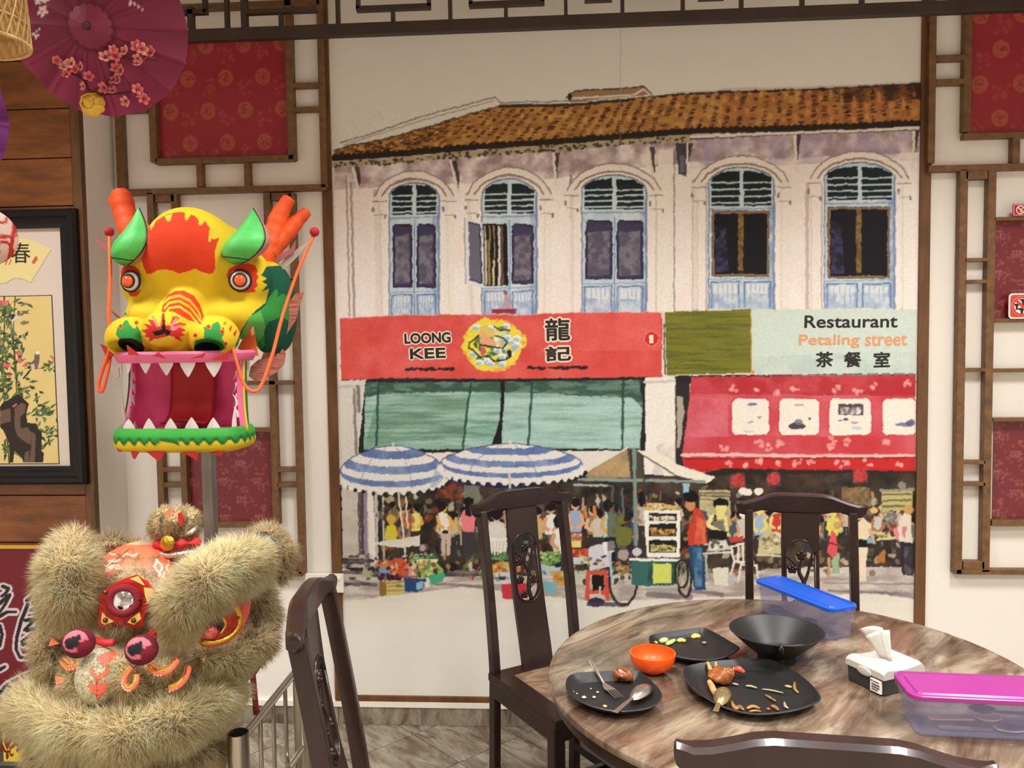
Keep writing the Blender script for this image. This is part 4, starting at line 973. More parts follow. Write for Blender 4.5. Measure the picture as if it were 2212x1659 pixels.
# red stool, bicycle and tricycle cart
for a, b in (((470, 1220), (460, 1520)), ((660, 1230), (690, 1520)), ((470, 1225), (660, 1235)), ((460, 1440), (690, 1450))): cv.line(ZH(a, b), 9, (206, 82, 62))
cv.poly(ZH((510, 1255), (640, 1255), (650, 1430), (520, 1430)), (26, 22, 22)); cv.line(ZH((600, 1390), (615, 1540)), 4, (210, 196, 176)); cv.ell(*ZH((560, 1560))[0], 18, 10, (52, 46, 62)); cv.line(ZH((480, 1580), (900, 1590)), 9, (70, 62, 76), .8)
def wheel(c, rx, ry, col=(44, 42, 44)):
    pts = [(c[0] + rx * math.cos(t), c[1] + ry * math.sin(t)) for t in np.linspace(0, 6.283, 30)]
    cv.line(pts, 5, col); cv.line([(c[0] + (rx - 4) * math.cos(t), c[1] + (ry - 4) * math.sin(t)) for t in np.linspace(0, 6.283, 30)], 2, (176, 168, 130), .8)
    for k in range(7):
        t = k * .9; cv.line([c, (c[0] + rx * .9 * math.cos(t), c[1] + ry * .9 * math.sin(t))], 1.2, (140, 136, 120), .7)
wheel(ZH((860, 1330))[0], 30, 50); heap(ZH((810, 1150), (930, 1150), (930, 1240), (820, 1260)), [(150, 116, 74), (96, 84, 62), (190, 160, 110)], 18)
cv.line(ZH((700, 1000), (740, 1340)), 6, (176, 190, 196)); cv.line(ZH((980, 1150), (1070, 1200), (1100, 1440)), 5, (206, 214, 208)); cv.poly(ZH((760, 960), (930, 960), (940, 1110), (790, 1100)), (60, 54, 50), .9); cv.ell(*ZH((860, 1020))[0], 12, 14, (196, 176, 170), .8)
cart = ZI((0, 1060), (380, 1060), (350, 1380), (0, 1400)); cv.poly([(1364, 1212)] + cart + [(1364, 1262)], (56, 104, 96)); wash(cart, (34, 60, 58), .7, 14, 95); cv.poly(ZI((60, 1110), (300, 1110), (305, 1360), (65, 1370)), (208, 214, 104)); cv.line([(1362, 1208), (1470, 1210)], 6, (232, 228, 218)); cv.line([(1390, 1274), (1470, 1274)], 6, (150, 160, 150), .8)
cab = [(1390, 1102), (1470, 1102), (1468, 1204), (1398, 1204)]; cv.poly(cab, (236, 232, 222))
for (y0, y1, cols) in ((1109, 1125, [(206, 190, 160), (60, 50, 44), (230, 220, 200)]), (1131, 1159, [(180, 130, 60), (110, 70, 36), (206, 180, 110), (50, 40, 34)]), (1167, 1194, [(196, 190, 110), (150, 140, 90), (90, 80, 50), (60, 56, 48)])):
    cv.rect(1402, y0, 1461, y1, (32, 30, 28)); heap([(1406, y0 + (y1 - y0) * .4), (1458, y0 + (y1 - y0) * .4), (1458, y1 - 2), (1406, y1 - 2)], cols, 22, 4)
heap([(1393, 1088), (1430, 1086), (1462, 1092), (1462, 1100), (1393, 1101)], [(206, 176, 96), (170, 130, 90), (226, 214, 190)], 16); cv.ell(1376, 1192, 10, 9, (200, 196, 204)); wheel(ZI((470, 1310))[0], 15, 38); wheel(ZI((430, 1240))[0], 14, 30)
# canvas roof of the cart
cv.poly(ZF((48, 225), (340, 45), (440, 80), (440, 240), (100, 245)), (150, 130, 96)); wash(ZF((60, 225), (340, 60), (400, 240)), (196, 164, 118), .9, 26, 97); cv.poly(ZF((330, 50), (440, 90), (440, 245), (360, 245)), (70, 66, 54), .9); cv.poly(ZF((380, 60), (540, 85), (640, 150), (890, 235), (835, 275), (640, 225), (420, 90)), (236, 230, 212)); cv.line(ZF((380, 60), (420, 90), (640, 225), (835, 278)), 3, (60, 52, 46), .8)
cv.line(ZF((20, 235), (340, 45)), 4, (222, 214, 194)); cv.line(ZF((30, 250), (820, 262)), 6, (134, 156, 146)); cv.line(ZF((375, 60), (392, 660)), 8, (122, 146, 140)); cv.line(ZF((355, 60), (370, 240)), 3, (50, 48, 44)); cv.line(ZF((430, 100), (450, 420)), 4, (60, 56, 50), .8); cv.line(ZF((0, 280), (240, 290)), 5, (170, 186, 178)); cv.line(ZF((242, 300), (242, 390)), 5, (150, 150, 138)); cv.line(ZF((300, 310), (310, 460)), 5, (166, 180, 176))
cv.rect(1312, 1045, 1366, 1190, (34, 36, 36), .55)
# man in red and woman in yellow at the cart
cv.poly(ZI((590, 880), (700, 900), (720, 1100), (740, 1440), (600, 1450), (540, 1100), (510, 900)), (38, 74, 110)); wash(ZI((570, 900), (690, 900), (690, 1400), (610, 1420)), (110, 150, 180), .8, 12, 99)
cv.poly(ZI((590, 380), (650, 400), (740, 560), (750, 860), (520, 880), (500, 700), (560, 540)), (196, 66, 46)); wash(ZI((620, 500), (730, 560), (730, 850), (600, 860)), (226, 124, 92), .8, 14, 101); cv.ell(*ZI((540, 360))[0], 11, 13, (196, 140, 96)); cv.ell(*ZI((540, 250))[0], 16, 13, (20, 18, 20)); cv.line(ZI((590, 560), (480, 600)), 7, (150, 80, 56)); cv.poly(ZI((440, 90), (540, 90), (520, 200), (450, 210)), (150, 190, 206))
cv.poly(ZI((650, 170), (1050, 170), (1060, 560), (660, 420)), (160, 150, 116)); wash(ZI((650, 170), (1050, 170), (1060, 560), (660, 420)), (206, 196, 150), .8, 10, 103); 
for yy in (205, 240, 290): cv.line(ZI((660, yy), (1040, yy + 10)), 3, (80, 74, 56), .8)
cv.poly(ZI((820, 560), (980, 560), (990, 720), (830, 700)), (120, 116, 98)); cv.ell(*ZI((930, 340))[0], 18, 12, (22, 20, 20)); cv.poly(ZI((870, 370), (1010, 370), (960, 540), (880, 540)), (222, 214, 130)); cv.line(ZI((820, 500), (770, 620), (930, 720)), 8, (226, 220, 150)); cv.line(ZI((990, 520), (1010, 740)), 7, (222, 216, 140)); cv.poly(ZI((770, 680), (1010, 700), (1000, 800), (770, 790)), (24, 22, 22))
cv.line(ZI((720, 980), (1050, 960)), 5, (206, 204, 186)); heap(ZI((780, 830), (1000, 800), (1040, 930), (760, 950)), [(206, 204, 190), (120, 120, 104), (226, 222, 206), (80, 78, 70)], 26); cv.poly(ZI((1040, 780), (1220, 760), (1220, 820), (1050, 840)), (196, 62, 44))
cv.poly(ZI((830, 1170), (1030, 1160), (1030, 1390), (850, 1390)), (224, 220, 200)); cv.ell(*ZI((1070, 1330))[0], 6, 9, (190, 186, 190)); cv.line(ZI((740, 1010), (760, 1280)), 5, (176, 190, 180))
for a, b in (((1060, 900), (1110, 1080)), ((1150, 880), (1160, 1080)), ((1210, 870), (1215, 1080)), ((1110, 1090), (1060, 1250)), ((1110, 1085), (1230, 1090)), ((1070, 890), (1220, 850)), ((1190, 1120), (1150, 1350)), ((1390, 1130), (1410, 1300)), ((1200, 1120), (1390, 1130))): cv.line(ZI(a, b), 5, (226, 216, 200))
# right-hand crowd and the eating tables
heap(ZF((1160, 540), (1300, 540), (1300, 720), (1160, 720)), [(196, 184, 140), (160, 146, 104), (120, 108, 80), (214, 204, 166)], 60, 5); cv.line(ZF((1150, 720), (1310, 735)), 4, (210, 200, 176))
figure(1640, 1102, 10, (160, 176, 200), None, hair=(206, 196, 84), skin=(222, 212, 110)); figure(1678, 1100, 9, (190, 60, 50), None, skin=(222, 208, 120)); figure(1800, 1108, 9, (206, 200, 110), None, skin=(214, 206, 84), hair=(214, 206, 84))
for X, Y in ((1060, 320), (1090, 330), (1160, 325), (1050, 430), (1070, 470)): p = ZF((X, Y))[0]; cv.ell(p[0], p[1], 10, 8, (232, 226, 214))
for X, Y, r in ((1030, 255, 16), (1255, 245, 15), (1800, 225, 16)):
    p = ZF((X, Y))[0]; cv.ell(p[0], p[1], r, r * .85, (170, 46, 46)); wash([(p[0] - r, p[1] - r), (p[0] + r, p[1] - r), (p[0] + r, p[1] + r), (p[0] - r, p[1] + r)], (216, 110, 110), .5, 6, int(X))
cv.poly(ZF((1680, 300), (1860, 300), (1860, 420), (1690, 420)), (96, 84, 62), .9); wash(ZF((1680, 300), (1860, 300), (1860, 420), (1690, 420)), (160, 130, 90), .8, 8, 105)
cv.poly(ZF((1930, 330), (2130, 320), (2130, 440), (1940, 450)), (186, 176, 118)); 
for yy in (345, 385, 420): cv.line(ZF((1940, yy), (2120, yy - 5)), 4, (90, 82, 56), .8)
cv.line(ZF((1930, 320), (2135, 312)), 6, (150, 142, 126)); cv.ell(*ZF((2060, 285))[0], 9, 8, (140, 130, 126))
figure(1805, 1170, 1, (0, 0, 0)); cv.poly(ZJ((90, 740), (140, 780), (160, 900), (165, 1060), (90, 1080), (40, 1010), (60, 860)), (214, 84, 92)); cv.line(ZJ((60, 900), (160, 920)), 3, (130, 30, 40)); cv.ell(*ZJ((160, 690))[0], 8, 8, (196, 150, 84)); cv.line(ZJ((60, 1090), (60, 1310)), 7, (190, 150, 116)); cv.poly(ZJ((90, 1100), (180, 1000), (180, 1270), (95, 1270)), (150, 176, 140))
cv.poly(ZJ((390, 660), (470, 590), (560, 680), (580, 780), (510, 860), (390, 860)), (222, 206, 172)); cv.ell(*ZJ((410, 560))[0], 8, 12, (214, 206, 110)); cv.poly(ZJ((390, 870), (520, 860), (510, 960), (390, 960)), (22, 20, 22)); cv.poly(ZJ((400, 960), (520, 950), (500, 1350), (420, 1350)), (224, 208, 184)); cv.line(ZJ((550, 740), (600, 900)), 7, (206, 164, 130)); cv.rect(*ZJ((510, 840))[0], *ZJ((580, 905))[0], (130, 170, 186))
cv.poly(ZJ((900, 620), (960, 540), (1040, 560), (1050, 800), (1060, 900), (900, 890), (860, 800)), (216, 206, 190)); cv.poly(ZJ((940, 700), (990, 700), (970, 850), (930, 800)), (190, 110, 100), .8); cv.ell(*ZJ((1010, 500))[0], 11, 11, (196, 150, 90)); cv.poly(ZJ((900, 900), (1075, 900), (1070, 1300), (940, 1290)), (44, 38, 44)); wash(ZJ((960, 950), (1050, 950), (1050, 1280), (960, 1280)), (120, 108, 116), .7, 12, 107); cv.poly(ZJ((820, 740), (880, 700), (900, 880), (840, 840)), (216, 130, 130))
cv.line(ZJ((640, 860), (840, 840)), 5, (206, 200, 160)); heap(ZJ((640, 780), (780, 760), (800, 840), (650, 850)), [(206, 196, 120), (120, 110, 84), (80, 76, 60)], 20); cv.ell(*ZJ((600, 510))[0], 9, 7, (222, 176, 110)); cv.poly(ZJ((620, 1100), (720, 960), (735, 1140), (640, 1140)), (170, 110, 56)); heap(ZJ((780, 500), (880, 560), (840, 680), (700, 700)), [(120, 112, 104), (170, 160, 150), (84, 76, 72)], 22)
# --- parasols
def parasol(apex, cx0, cx1, yb, ymid, under=None):
    n = 40; xs = np.linspace(cx0, cx1, n)
    if under: cv.poly(under, (34, 34, 78)); wash(under, (60, 62, 120), .7, 10, 111)
    def prof(t, f):        # t across, f 0 apex .. 1 rim
        a = math.pi * (1 - t)
        ex = apex[0] + ((cx0 + cx1) / 2 - apex[0]) * f + (cx1 - cx0) / 2 * math.cos(a) * math.sin(f * math.pi / 2) ** .9
        ey = apex[1] + (yb - 26 - apex[1]) * (1 - math.cos(f * math.pi / 2)) ** .75 + 30 * f * math.sin(a)
        return (ex, ey)
    dome = [prof(t, 1) for t in np.linspace(0, 1, n)][::-1]
    top = [prof(0, f) for f in np.linspace(1, 0, 20)] + [prof(1, f) for f in np.linspace(0, 1, 20)]
    cv.poly(top + dome, (228, 226, 222))
    for f0, f1, c in ((.2, .4, (118, 140, 182)), (.56, .72, (140, 160, 196)), (.86, .99, (128, 148, 190))):
        band = [prof(t, f0) for t in np.linspace(0, 1, n)] + [prof(t, f1) for t in np.linspace(1, 0, n)]
        cv.poly(band, c); cv.poly(band, (86, 106, 158), .75, tn(18, .0, 1, int(apex[0]) + int(f0 * 9)))
    rim = [prof(t, 1) for t in np.linspace(0, 1, n)]
    cv.line([(p[0], p[1] + 4) for p in rim], 11, (230, 227, 220))
    for k, t in enumerate(np.linspace(0.02, .98, int((cx1 - cx0) / 15))):
        p = prof(t, 1); cv.ell(p[0], p[1] + 10, 7.5, 6, (230, 227, 220)); cv.ell(p[0] + 7.5, p[1] + 15, 4, 4.5, (36, 34, 40))
    cv.line([prof(0, f) for f in np.linspace(1, 0, 16)] + [prof(1, f) for f in np.linspace(0, 1, 16)], 2, (52, 60, 96), .8)
    for t in (.3, .62): cv.line([prof(t, f) for f in np.linspace(.1, 1, 10)], 1.4, (92, 104, 150), .6)
    cv.line([(apex[0], apex[1] - 5), (apex[0], apex[1] + 4)], 5, (226, 222, 214))
parasol((849, 962), 732, 962, 1050, 1000)
parasol((1101, 958), 950, 1258, 1030, 1000, under=ZE((800, 290), (1850, 270), (1830, 330), (1780, 350), (1700, 330), (1300, 400), (900, 360)))
cv.line(ZE((1310, 280), (1320, 390)), 5, (216, 206, 196)); cv.poly(ZE((760, 250), (830, 320), (760, 390), (720, 395)), (150, 164, 196), .6)
# --- seam of the two sheets, paper grain
cv.line([(1341, 0), (1340, 300)], 2.2, (180, 174, 168), .55, soft=2); cv.line([(1340, 300), (1338, 1330)], 1.5, (160, 150, 150), .14, soft=2)
gr = (fbm(gpx / 1.9, gpy / 1.9, 121, 2)[..., None] - .5) * np.clip(np.minimum((GZ - za_) / .12, (zb_m - GZ) / .12), 0, 1)[..., None]
cv.rgb = np.clip(cv.rgb * (1 + gr * .08) + gr * 7, 0, 255)
# light softening of the print
_b = cv.rgb; _b[1:-1, 1:-1] = _b[1:-1, 1:-1] * .6 + .1 * (_b[:-2, 1:-1] + _b[2:, 1:-1] + _b[1:-1, :-2] + _b[1:-1, 2:])
nz_, nx_ = gpx.shape; I_ = np.arange(nx_ * nz_).reshape(nz_, nx_)
Fm = np.stack([I_[:-1, :-1], I_[:-1, 1:], I_[1:, 1:], I_[1:, :-1]], -1).reshape(-1, 4)
M_PRINT = mat('mural_print', rough=0.6, vcol=True, spec=0.25, bump=(260, 0.05))
om = new_mesh('printed_sheet', GP.reshape(-1, 3) - np.array(mural.location), Fm, M_PRINT, mural)
set_col(om.data, cv.rgb.reshape(-1, 3))
fw = 0.041
for lo, hi in (((MX0 - fw, -0.014, 0.088), (MX0 + .001, -0.0005, 3.26)), ((MX1 - .001, -0.014, 0.088), (MX1 + fw, -0.0005, 3.26)), ((MX0, -0.0135, 0.1015), (MX1, -0.0005, MZ0 + .001))):
    MB().box(lo, hi).build('frame_strip', M_WOODTRIM, mural, bevel=0.002)
# lettering of the two sign boards
M_TXT = mat('sign_ink', (34, 34, 32), rough=0.6); M_TXTO = mat('sign_orange', (232, 162, 112), rough=0.6); M_TXTW = mat('letter_cream', (240, 222, 200), rough=0.6)
YL = MYF - 0.0012
lettering('Restaurant', quad_frame((1739, 682), (1939, 680), (1738, 708), (1938, 707), YL), M_TXT, mural, spread=.0011)
lettering('Petaling', quad_frame((1727, 723), (1857, 722), (1726, 752), (1856, 751), YL), M_TXTO, mural, spread=.0009)
lettering('street', quad_frame((1870, 724), (1960, 723), (1869, 747), (1959, 746), YL), M_TXTO, mural, spread=.0009)
for ch, x, w in (('茶', 1781, 36), ('餐', 1842, 36), ('室', 1905, 34)):
    lettering(ch, quad_frame((x - w / 2, 761), (x + w / 2, 760), (x - w / 2, 793), (x + w / 2, 792), YL), M_TXT, mural, spread=.0016)
for body, tl, tr, bl_, br in (('LOONG', (874, 721), (972, 718), (875, 742), (973, 739)), ('KEE', (886, 754), (961, 752), (887, 775), (962, 772)), ('龍', (1178, 689), (1230, 688), (1179, 736), (1231, 734)), ('記', (1179, 750), (1232, 748), (1180, 780), (1233, 778))):
    q = quad_frame(tl, tr, bl_, br, YL + .0006); lettering(body, q, M_TXTW, mural, spread=.0095 if len(body) < 2 else .0075)
    q2 = quad_frame(tl, tr, bl_, br, YL); lettering(body, q2, M_TXT, mural, spread=.002)
lettering('1', quad_frame((1403, 724), (1411, 724), (1403, 741), (1411, 741), YL), M_TXTW, mural, spread=.001)
# ================================================================== chairs and table
M_CHAIR = mat('dark_rosewood', (42, 22, 18), rough=0.33, var=18, col2=(28, 14, 11), stretch=(1, 1, .3), coat=0.18, spec=.4)
M_TABLE = marble('table_marble', (76, 57, 44), (140, 126, 106), (106, 88, 72), 2.2, 0.13, (1.0, 3.6, 1), 0.95 + 1.35, 1.6)
M_SEATM = marble('seat_marble', (88, 64, 46), (138, 116, 92), (112, 88, 68), 5.0, 0.3, (1, 2.5, 1), 0.3)
CW, CH, CRK, CSW = 0.418, 1.084, 0.092, 0.167
def stile_y(z):                      # rake of the back: y as a function of height
    t = max(0.0, (z - 0.47) / (CH - 0.47)); return 0.2 + CRK * (t ** 1.25)
def local_build(mb, name, m, parent, **k):
    return mb.build(name, m, parent, base=(0, 0, 0), **k)
class LMB(MB):
    """parts given in the thing's own (unrotated) coordinates"""
    def part(s, name, m, parent, **k):
        sm = k.pop('smooth', False); bev = k.pop('bevel', 0.0); lab = k.pop('label', None); kind = k.pop('kind', None); sub = k.pop('sub', 0)
        o = new_mesh(name, s.v, s.f, m, parent, sm)
        if s.c and len(s.c) == len(s.v): set_col(o.data, np.array(s.c))
        bm = bmesh.new(); bm.from_mesh(o.data); bmesh.ops.recalc_face_normals(bm, faces=bm.faces); bm.to_mesh(o.data); bm.free()
        if sm == 'auto': o.data.shade_smooth(); _autosmooth(o)
        if bev:
            md = o.modifiers.new('bevel', 'BEVEL'); md.width = bev; md.segments = 2; md.limit_method = 'ANGLE'; md.angle_limit = math.radians(40)
        if sub:
            md = o.modifiers.new('sub', 'SUBSURF'); md.levels = sub; md.render_levels = sub
        if lab: o['label'] = lab
        if kind: o['kind'] = kind
        return o

def make_chair(label, loc, rz):
    t = thing('dining_chair', (loc[0], loc[1], 0), label, 'chair', 'dark wooden dining chairs', rz=rz)
    for s in (-1, 1):                                     # rear stile and leg in one curved piece
        zs = list(np.linspace(0.0, CH - 0.055, 22)); b = LMB(); hw, hd = 0.0135, 0.019
        vs = []
        for z in zs:
            y = stile_y(z) + (0.03 * (0.47 - z) / 0.47 * 0.5 if z < 0.47 else 0); x = s * (CSW + 0.002)
            vs += [(x - hw, y - hd, z), (x + hw, y - hd, z), (x + hw, y + hd, z), (x - hw, y + hd, z)]
        n = len(zs); fs = [(4 * k + i, 4 * k + (i + 1) % 4, 4 * k + 4 + (i + 1) % 4, 4 * k + 4 + i) for k in range(n - 1) for i in range(4)] + [(3, 2, 1, 0), (4 * n - 4, 4 * n - 3, 4 * n - 2, 4 * n - 1)]
        b.raw(vs, fs).part('back_post', M_CHAIR, t, bevel=0.003)
        LMB().obox((s * 0.172, -0.185, 0.225), (0.042, 0.042, 0.45)).part('leg', M_CHAIR, t, bevel=0.004)
        LMB().bar((s * 0.172, -0.17, 0.13), (s * 0.167, 0.2, 0.13), 0.022, 0.03).part('stretcher', M_CHAIR, t, bevel=0.002)
        LMB().bar((s * 0.178, -0.19, 0.425), (s * 0.172, 0.19, 0.425), 0.026, 0.06).part('seat_rail', M_CHAIR, t, bevel=0.003)
    LMB().box((-0.17, -0.2, 0.395), (0.17, -0.174, 0.455)).part('seat_rail', M_CHAIR, t, bevel=0.003)
    LMB().box((-0.16, 0.185, 0.395), (0.16, 0.211, 0.455)).part('seat_rail', M_CHAIR, t, bevel=0.003)
    LMB().bar((-0.165, 0.02, 0.13), (0.165, 0.02, 0.13), 0.022, 0.026).part('stretcher', M_CHAIR, t, bevel=0.002)
    out = [(-0.195, -0.215), (0.195, -0.215), (0.19, 0.215), (-0.19, 0.215)]; inn = [(-0.125, -0.15), (0.125, -0.15), (0.12, 0.155), (-0.12, 0.155)]
    seat = LMB().plate([out, inn[::-1]], 0.028, lambda u, v, w: (u, v, 0.448 + w)).part('seat', M_CHAIR, t, bevel=0.005)
    LMB().plate([inn], 0.024, lambda u, v, w: (u, v, 0.449 + w)).part('marble_inset', M_SEATM, seat, label='brown marble inset of the seat')
    # yoke-shaped top rail
    prof = [(0, 0, -.068), (.05, 0, -.069), (.08, -.001, -.066), (.105, -.006, -.06), (.13, -.015, -.059), (.16, -.025, -.068), (.185, -.030, -.074), (.2, -.029, -.071), (.209, -.028, -.062), (.2125, -.034, -.05)]
    prof = [(-a, b, c) for a, b, c in prof[::-1]][:-1] + prof; r = LMB(); vs = []
    for (u, zt, zb) in prof:
        a = abs(u); yc = stile_y(CH) + 0.008 - 0.022 * (max(0, a - 0.055) / 0.155) ** 1.3
        th = 0.018 if a < 0.2 else 0.012
        ct = zt + CH; cb = zb + CH; e = 0.007
        vs += [(u, yc - th, cb + e), (u, yc - th, ct - e), (u, yc - th + e, ct), (u, yc + th - e, ct), (u, yc + th, ct - e), (u, yc + th, cb + e), (u, yc + th - e, cb), (u, yc - th + e, cb)]
    n = len(prof); fs = [(8 * k + i, 8 * k + (i + 1) % 8, 8 * k + 8 + (i + 1) % 8, 8 * k + 8 + i) for k in range(n - 1) for i in range(8)] + [tuple(range(8)), tuple(range(8 * n - 8, 8 * n))]
    r.raw(vs, fs).part('top_rail', M_CHAIR, t, smooth='auto')
    # splat with an arched window: two lofted halves around the opening
    z0, z1, hz0, hz1, hw_, w_ = 0.47, CH - 0.03, 0.69, 0.925, 0.045, 0.0615
    def sy(z):
        q = (z - z0) / (z1 - z0); return stile_y(z) + 0.004 + 0.022 * math.sin(q * math.pi * 1.15 - 0.4) - 0.004 + 0.012 * q ** 3
    def hole(z):
        if z <= hz0 or z >= hz1: return 0.0
        if z > hz1 - hw_: return math.sqrt(max(0, hw_ ** 2 - (z - hz1 + hw_) ** 2))
        if z < hz0 + hw_: return math.sqrt(max(0, hw_ ** 2 - (z - hz0 - hw_) ** 2))
        return hw_
    zs = sorted(set(list(np.linspace(z0, hz0, 10)) + [hz0 + hw_ * (1 - math.cos(a)) for a in np.linspace(0, math.pi / 2, 9)] + list(np.linspace(hz0 + hw_, hz1 - hw_, 8)) + [hz1 - hw_ * (1 - math.cos(a)) for a in np.linspace(0, math.pi / 2, 9)] + list(np.linspace(hz1, z1, 6))))
    sp = LMB()
    for s in (-1, 1):
        vs = []
        for z in zs:
            h = hole(z); y = sy(z)
            for (x, d) in ((s * h, -.008), (s * w_, -.008), (s * w_, .008), (s * h, .008)): vs.append((x, y + d, z))
        n = len(zs); sp.raw(vs, [(4 * k + i, 4 * k + (i + 1) % 4, 4 * k + 4 + (i + 1) % 4, 4 * k + 4 + i) for k in range(n - 1) for i in range(4)])
    splat = sp.part('splat', M_CHAIR, t, smooth='auto')
    rim = LMB(); pts = [(hw_ + .004) * math.cos(a) for a in np.linspace(0, 6.283, 3)]
    loop = [((hw_ + .003) * math.cos(a), hz1 - hw_ + (hw_ + .003) * math.sin(a)) for a in np.linspace(0, math.pi, 14)] + [((hw_ + .003) * math.cos(a), hz0 + hw_ + (hw_ + .003) * math.sin(a)) for a in np.linspace(math.pi, 2 * math.pi, 14)]
    loop.append(loop[0])
    rim.tube([(u, sy(z) - 0.008, z) for u, z in loop], 0.004, 6).part('window_moulding', M_CHAIR, splat, smooth=True)
    # carved plum branch inside the opening
    def stem(pts2, r0, r1):
        q = catmull(pts2, 5); LMB().tube([(u, sy(z), z) for u, z in q], list(np.linspace(r0, r1, len(q))), 6).part('carved_stem', M_CHAIR, splat, smooth=True)
    stem([(0.012, .69), (0.004, .73), (0.012, .78), (-0.004, .82), (0.006, .86), (0.0, .885)], .009, .005)
    stem([(0.012, .78), (0.026, .82), (0.034, .86), (0.04, .885)], .006, .004); stem([(-0.002, .82), (-0.022, .85), (-0.045, .87)], .006, .004)
    stem([(0.006, .73), (0.026, .745), (0.044, .75)], .006, .004); stem([(0.006, .715), (-0.016, .72), (-0.042, .705)], .006, .004)
    for (u, z, rr) in ((0.004, .875, .016), (-0.026, .828, .015), (-0.028, .765, .0145), (0.024, .762, .0145), (-0.018, .714, .013)):
        f = LMB(); y = sy(z) - 0.003
        for k in range(5):
            a = 2 * math.pi * k / 5 + .3; f.ball((u + rr * .62 * math.cos(a), y, z + rr * .62 * math.sin(a)), (rr * .55, .007, rr * .55), 8, 5)
        f.ball((u, y - .005, z), (rr * .35, .005, rr * .35), 8, 5); f.part('carved_flower', M_CHAIR, splat, smooth=True)
    return t
make_chair('dark rosewood chair turned three-quarters in front of the mural, its seat showing', (0.0007, -0.6745), 0.596)
make_chair('dark rosewood chair behind the table, next to the blue-lidded container', (0.753, -0.8137), -0.168)
make_chair('dark rosewood chair seen from behind beside the white lion head', (-0.2816, -1.5962), 1.672)
make_chair('dark rosewood chair of which only the glossy top rail shows, below the purple-lidded container', (0.392, -1.985), 3.03)

TC = np.array([0.568, -1.276]); TR = 0.6195; TZ = 0.76
table = thing('round_table', (TC[0], TC[1], 0), 'round marble-topped dining table with a dark wooden rim', 'table')
def lathe_part(name, prof, m, parent, n=96, c=None, **k):
    b = MB().lathe(prof, n, c=(TC[0], TC[1], 0) if c is None else c); return b.build(name, m, parent, **k)
lathe_part('table_top', [(0.0001, TZ - .022), (TR - .012, TZ - .022), (TR - .002, TZ - .018), (TR, TZ - .010), (TR - .002, TZ - .003), (TR - .008, TZ), (TR - .02, TZ), (0.0001, TZ)], M_TABLE, table, smooth='auto')
lathe_part('wooden_rim', [(0.0001, TZ - .06), (TR - .03, TZ - .06), (TR - .012, TZ - .05), (TR - .012, TZ - .0225), (0.0001, TZ - .0225)], M_CHAIR, table, smooth='auto')
lathe_part('pedestal', [(0.0001, .05), (.12, .05), (.13, .08), (.075, .16), (.06, .3), (.085, .45), (.07, .56), (.11, .66), (.2, TZ - .062), (0.0001, TZ - .062)], M_CHAIR, table, n=40, smooth='auto')
for k in range(4):
    a = k * math.pi / 2 + .5; d = np.array([math.cos(a), math.sin(a)])
    MB().tube([(TC[0] + d[0] * r, TC[1] + d[1] * r, z) for r, z in ((.06, .16), (.16, .12), (.27, .05), (.33, .03))], [.04, .036, .03, .026], 8).build('foot', M_CHAIR, table, smooth=True)
# ================================================================== things on the table
def tz(px, py, z=TZ): return atZ(px, py, z)
def z_for(xy, py):
    """height above (x, y) that appears on photo row py"""
    lo, hi = 0.0, 2.5
    for _ in range(40):
        m = (lo + hi) / 2
        if proj(np.array([xy[0], xy[1], m]))[1] > py: lo = m
        else: hi = m
    return (lo + hi) / 2
M_BLACK = mat('black_melamine', (24, 23, 23), rough=0.46, bump=(60, 0.03))
def make_plate(pts_px, label, foot=.62, h=0.026):
    Z = TZ + h
    q = catmull([atZ(x, y, Z)[:2] for x, y in pts_px] + [atZ(*pts_px[0], Z)[:2]], 5)[:-1]
    n = len(q); c = q.mean(0); qs = q.copy()
    for _ in range(3): qs = (np.roll(qs, 1, 0) + 2 * qs + np.roll(qs, -1, 0)) / 4
    t = thing('dinner_plate', (c[0], c[1], TZ), label, 'plate')
    rings = [(foot, .0012), (foot + .02, .0012), (.72, .006), (.93, h * .72), (1.0, h), (.975, h + .0016), (.95, h - .001), (.86, h * .5), (.78, .0095), (.5, .008)]
    V = []
    for s, z in rings:
        for p in qs: V.append((c[0] + (p[0] - c[0]) * s, c[1] + (p[1] - c[1]) * s, TZ + z))
    K = len(rings); F = [(k * n + i, k * n + (i + 1) % n, (k + 1) * n + (i + 1) % n, (k + 1) * n + i) for k in range(K - 1) for i in range(n)]
    F += [tuple(range(n - 1, -1, -1)), tuple(range((K - 1) * n, K * n))]
    MB().raw(V, F).build('plate_body', M_BLACK, t, smooth='auto', fixn=True)
    return t
I1 = zoomer(1190, 1380, .1311); I2 = zoomer(1460, 1400, .1537); I3 = zoomer(1340, 1310, .1266); I4 = zoomer(1560, 1230, .1447); I5 = zoomer(1800, 1340, .1863)
make_plate(I1((240, 720), (270, 640), (340, 585), (450, 560), (700, 540), (1100, 525), (1400, 530), (1490, 552), (1600, 640), (1750, 780), (1825, 890), (1830, 980), (1760, 1080), (1600, 1155), (1300, 1200), (1050, 1200), (800, 1155), (550, 1075), (330, 950), (250, 840)), 'black plate holding a fork, a spoon and a brown meat chunk')
make_plate(I2((95, 310), (150, 250), (400, 195), (700, 165), (1100, 150), (1350, 155), (1500, 220), (1700, 340), (1900, 500), (2020, 640), (2040, 715), (1980, 780), (1700, 880), (1300, 935), (1000, 925), (700, 850), (450, 730), (250, 590), (130, 450)), 'large black plate littered with crab shell and noodle scraps')
make_plate(I3((485, 540), (520, 490), (700, 450), (1000, 400), (1300, 362), (1400, 362), (1500, 390), (1700, 490), (1950, 640), (2040, 705), (2000, 770), (1850, 850), (1650, 905), (1450, 925), (1200, 905), (950, 860), (750, 790), (600, 710), (500, 630)), 'black plate with green and yellow vegetable leftovers behind the orange bowl')
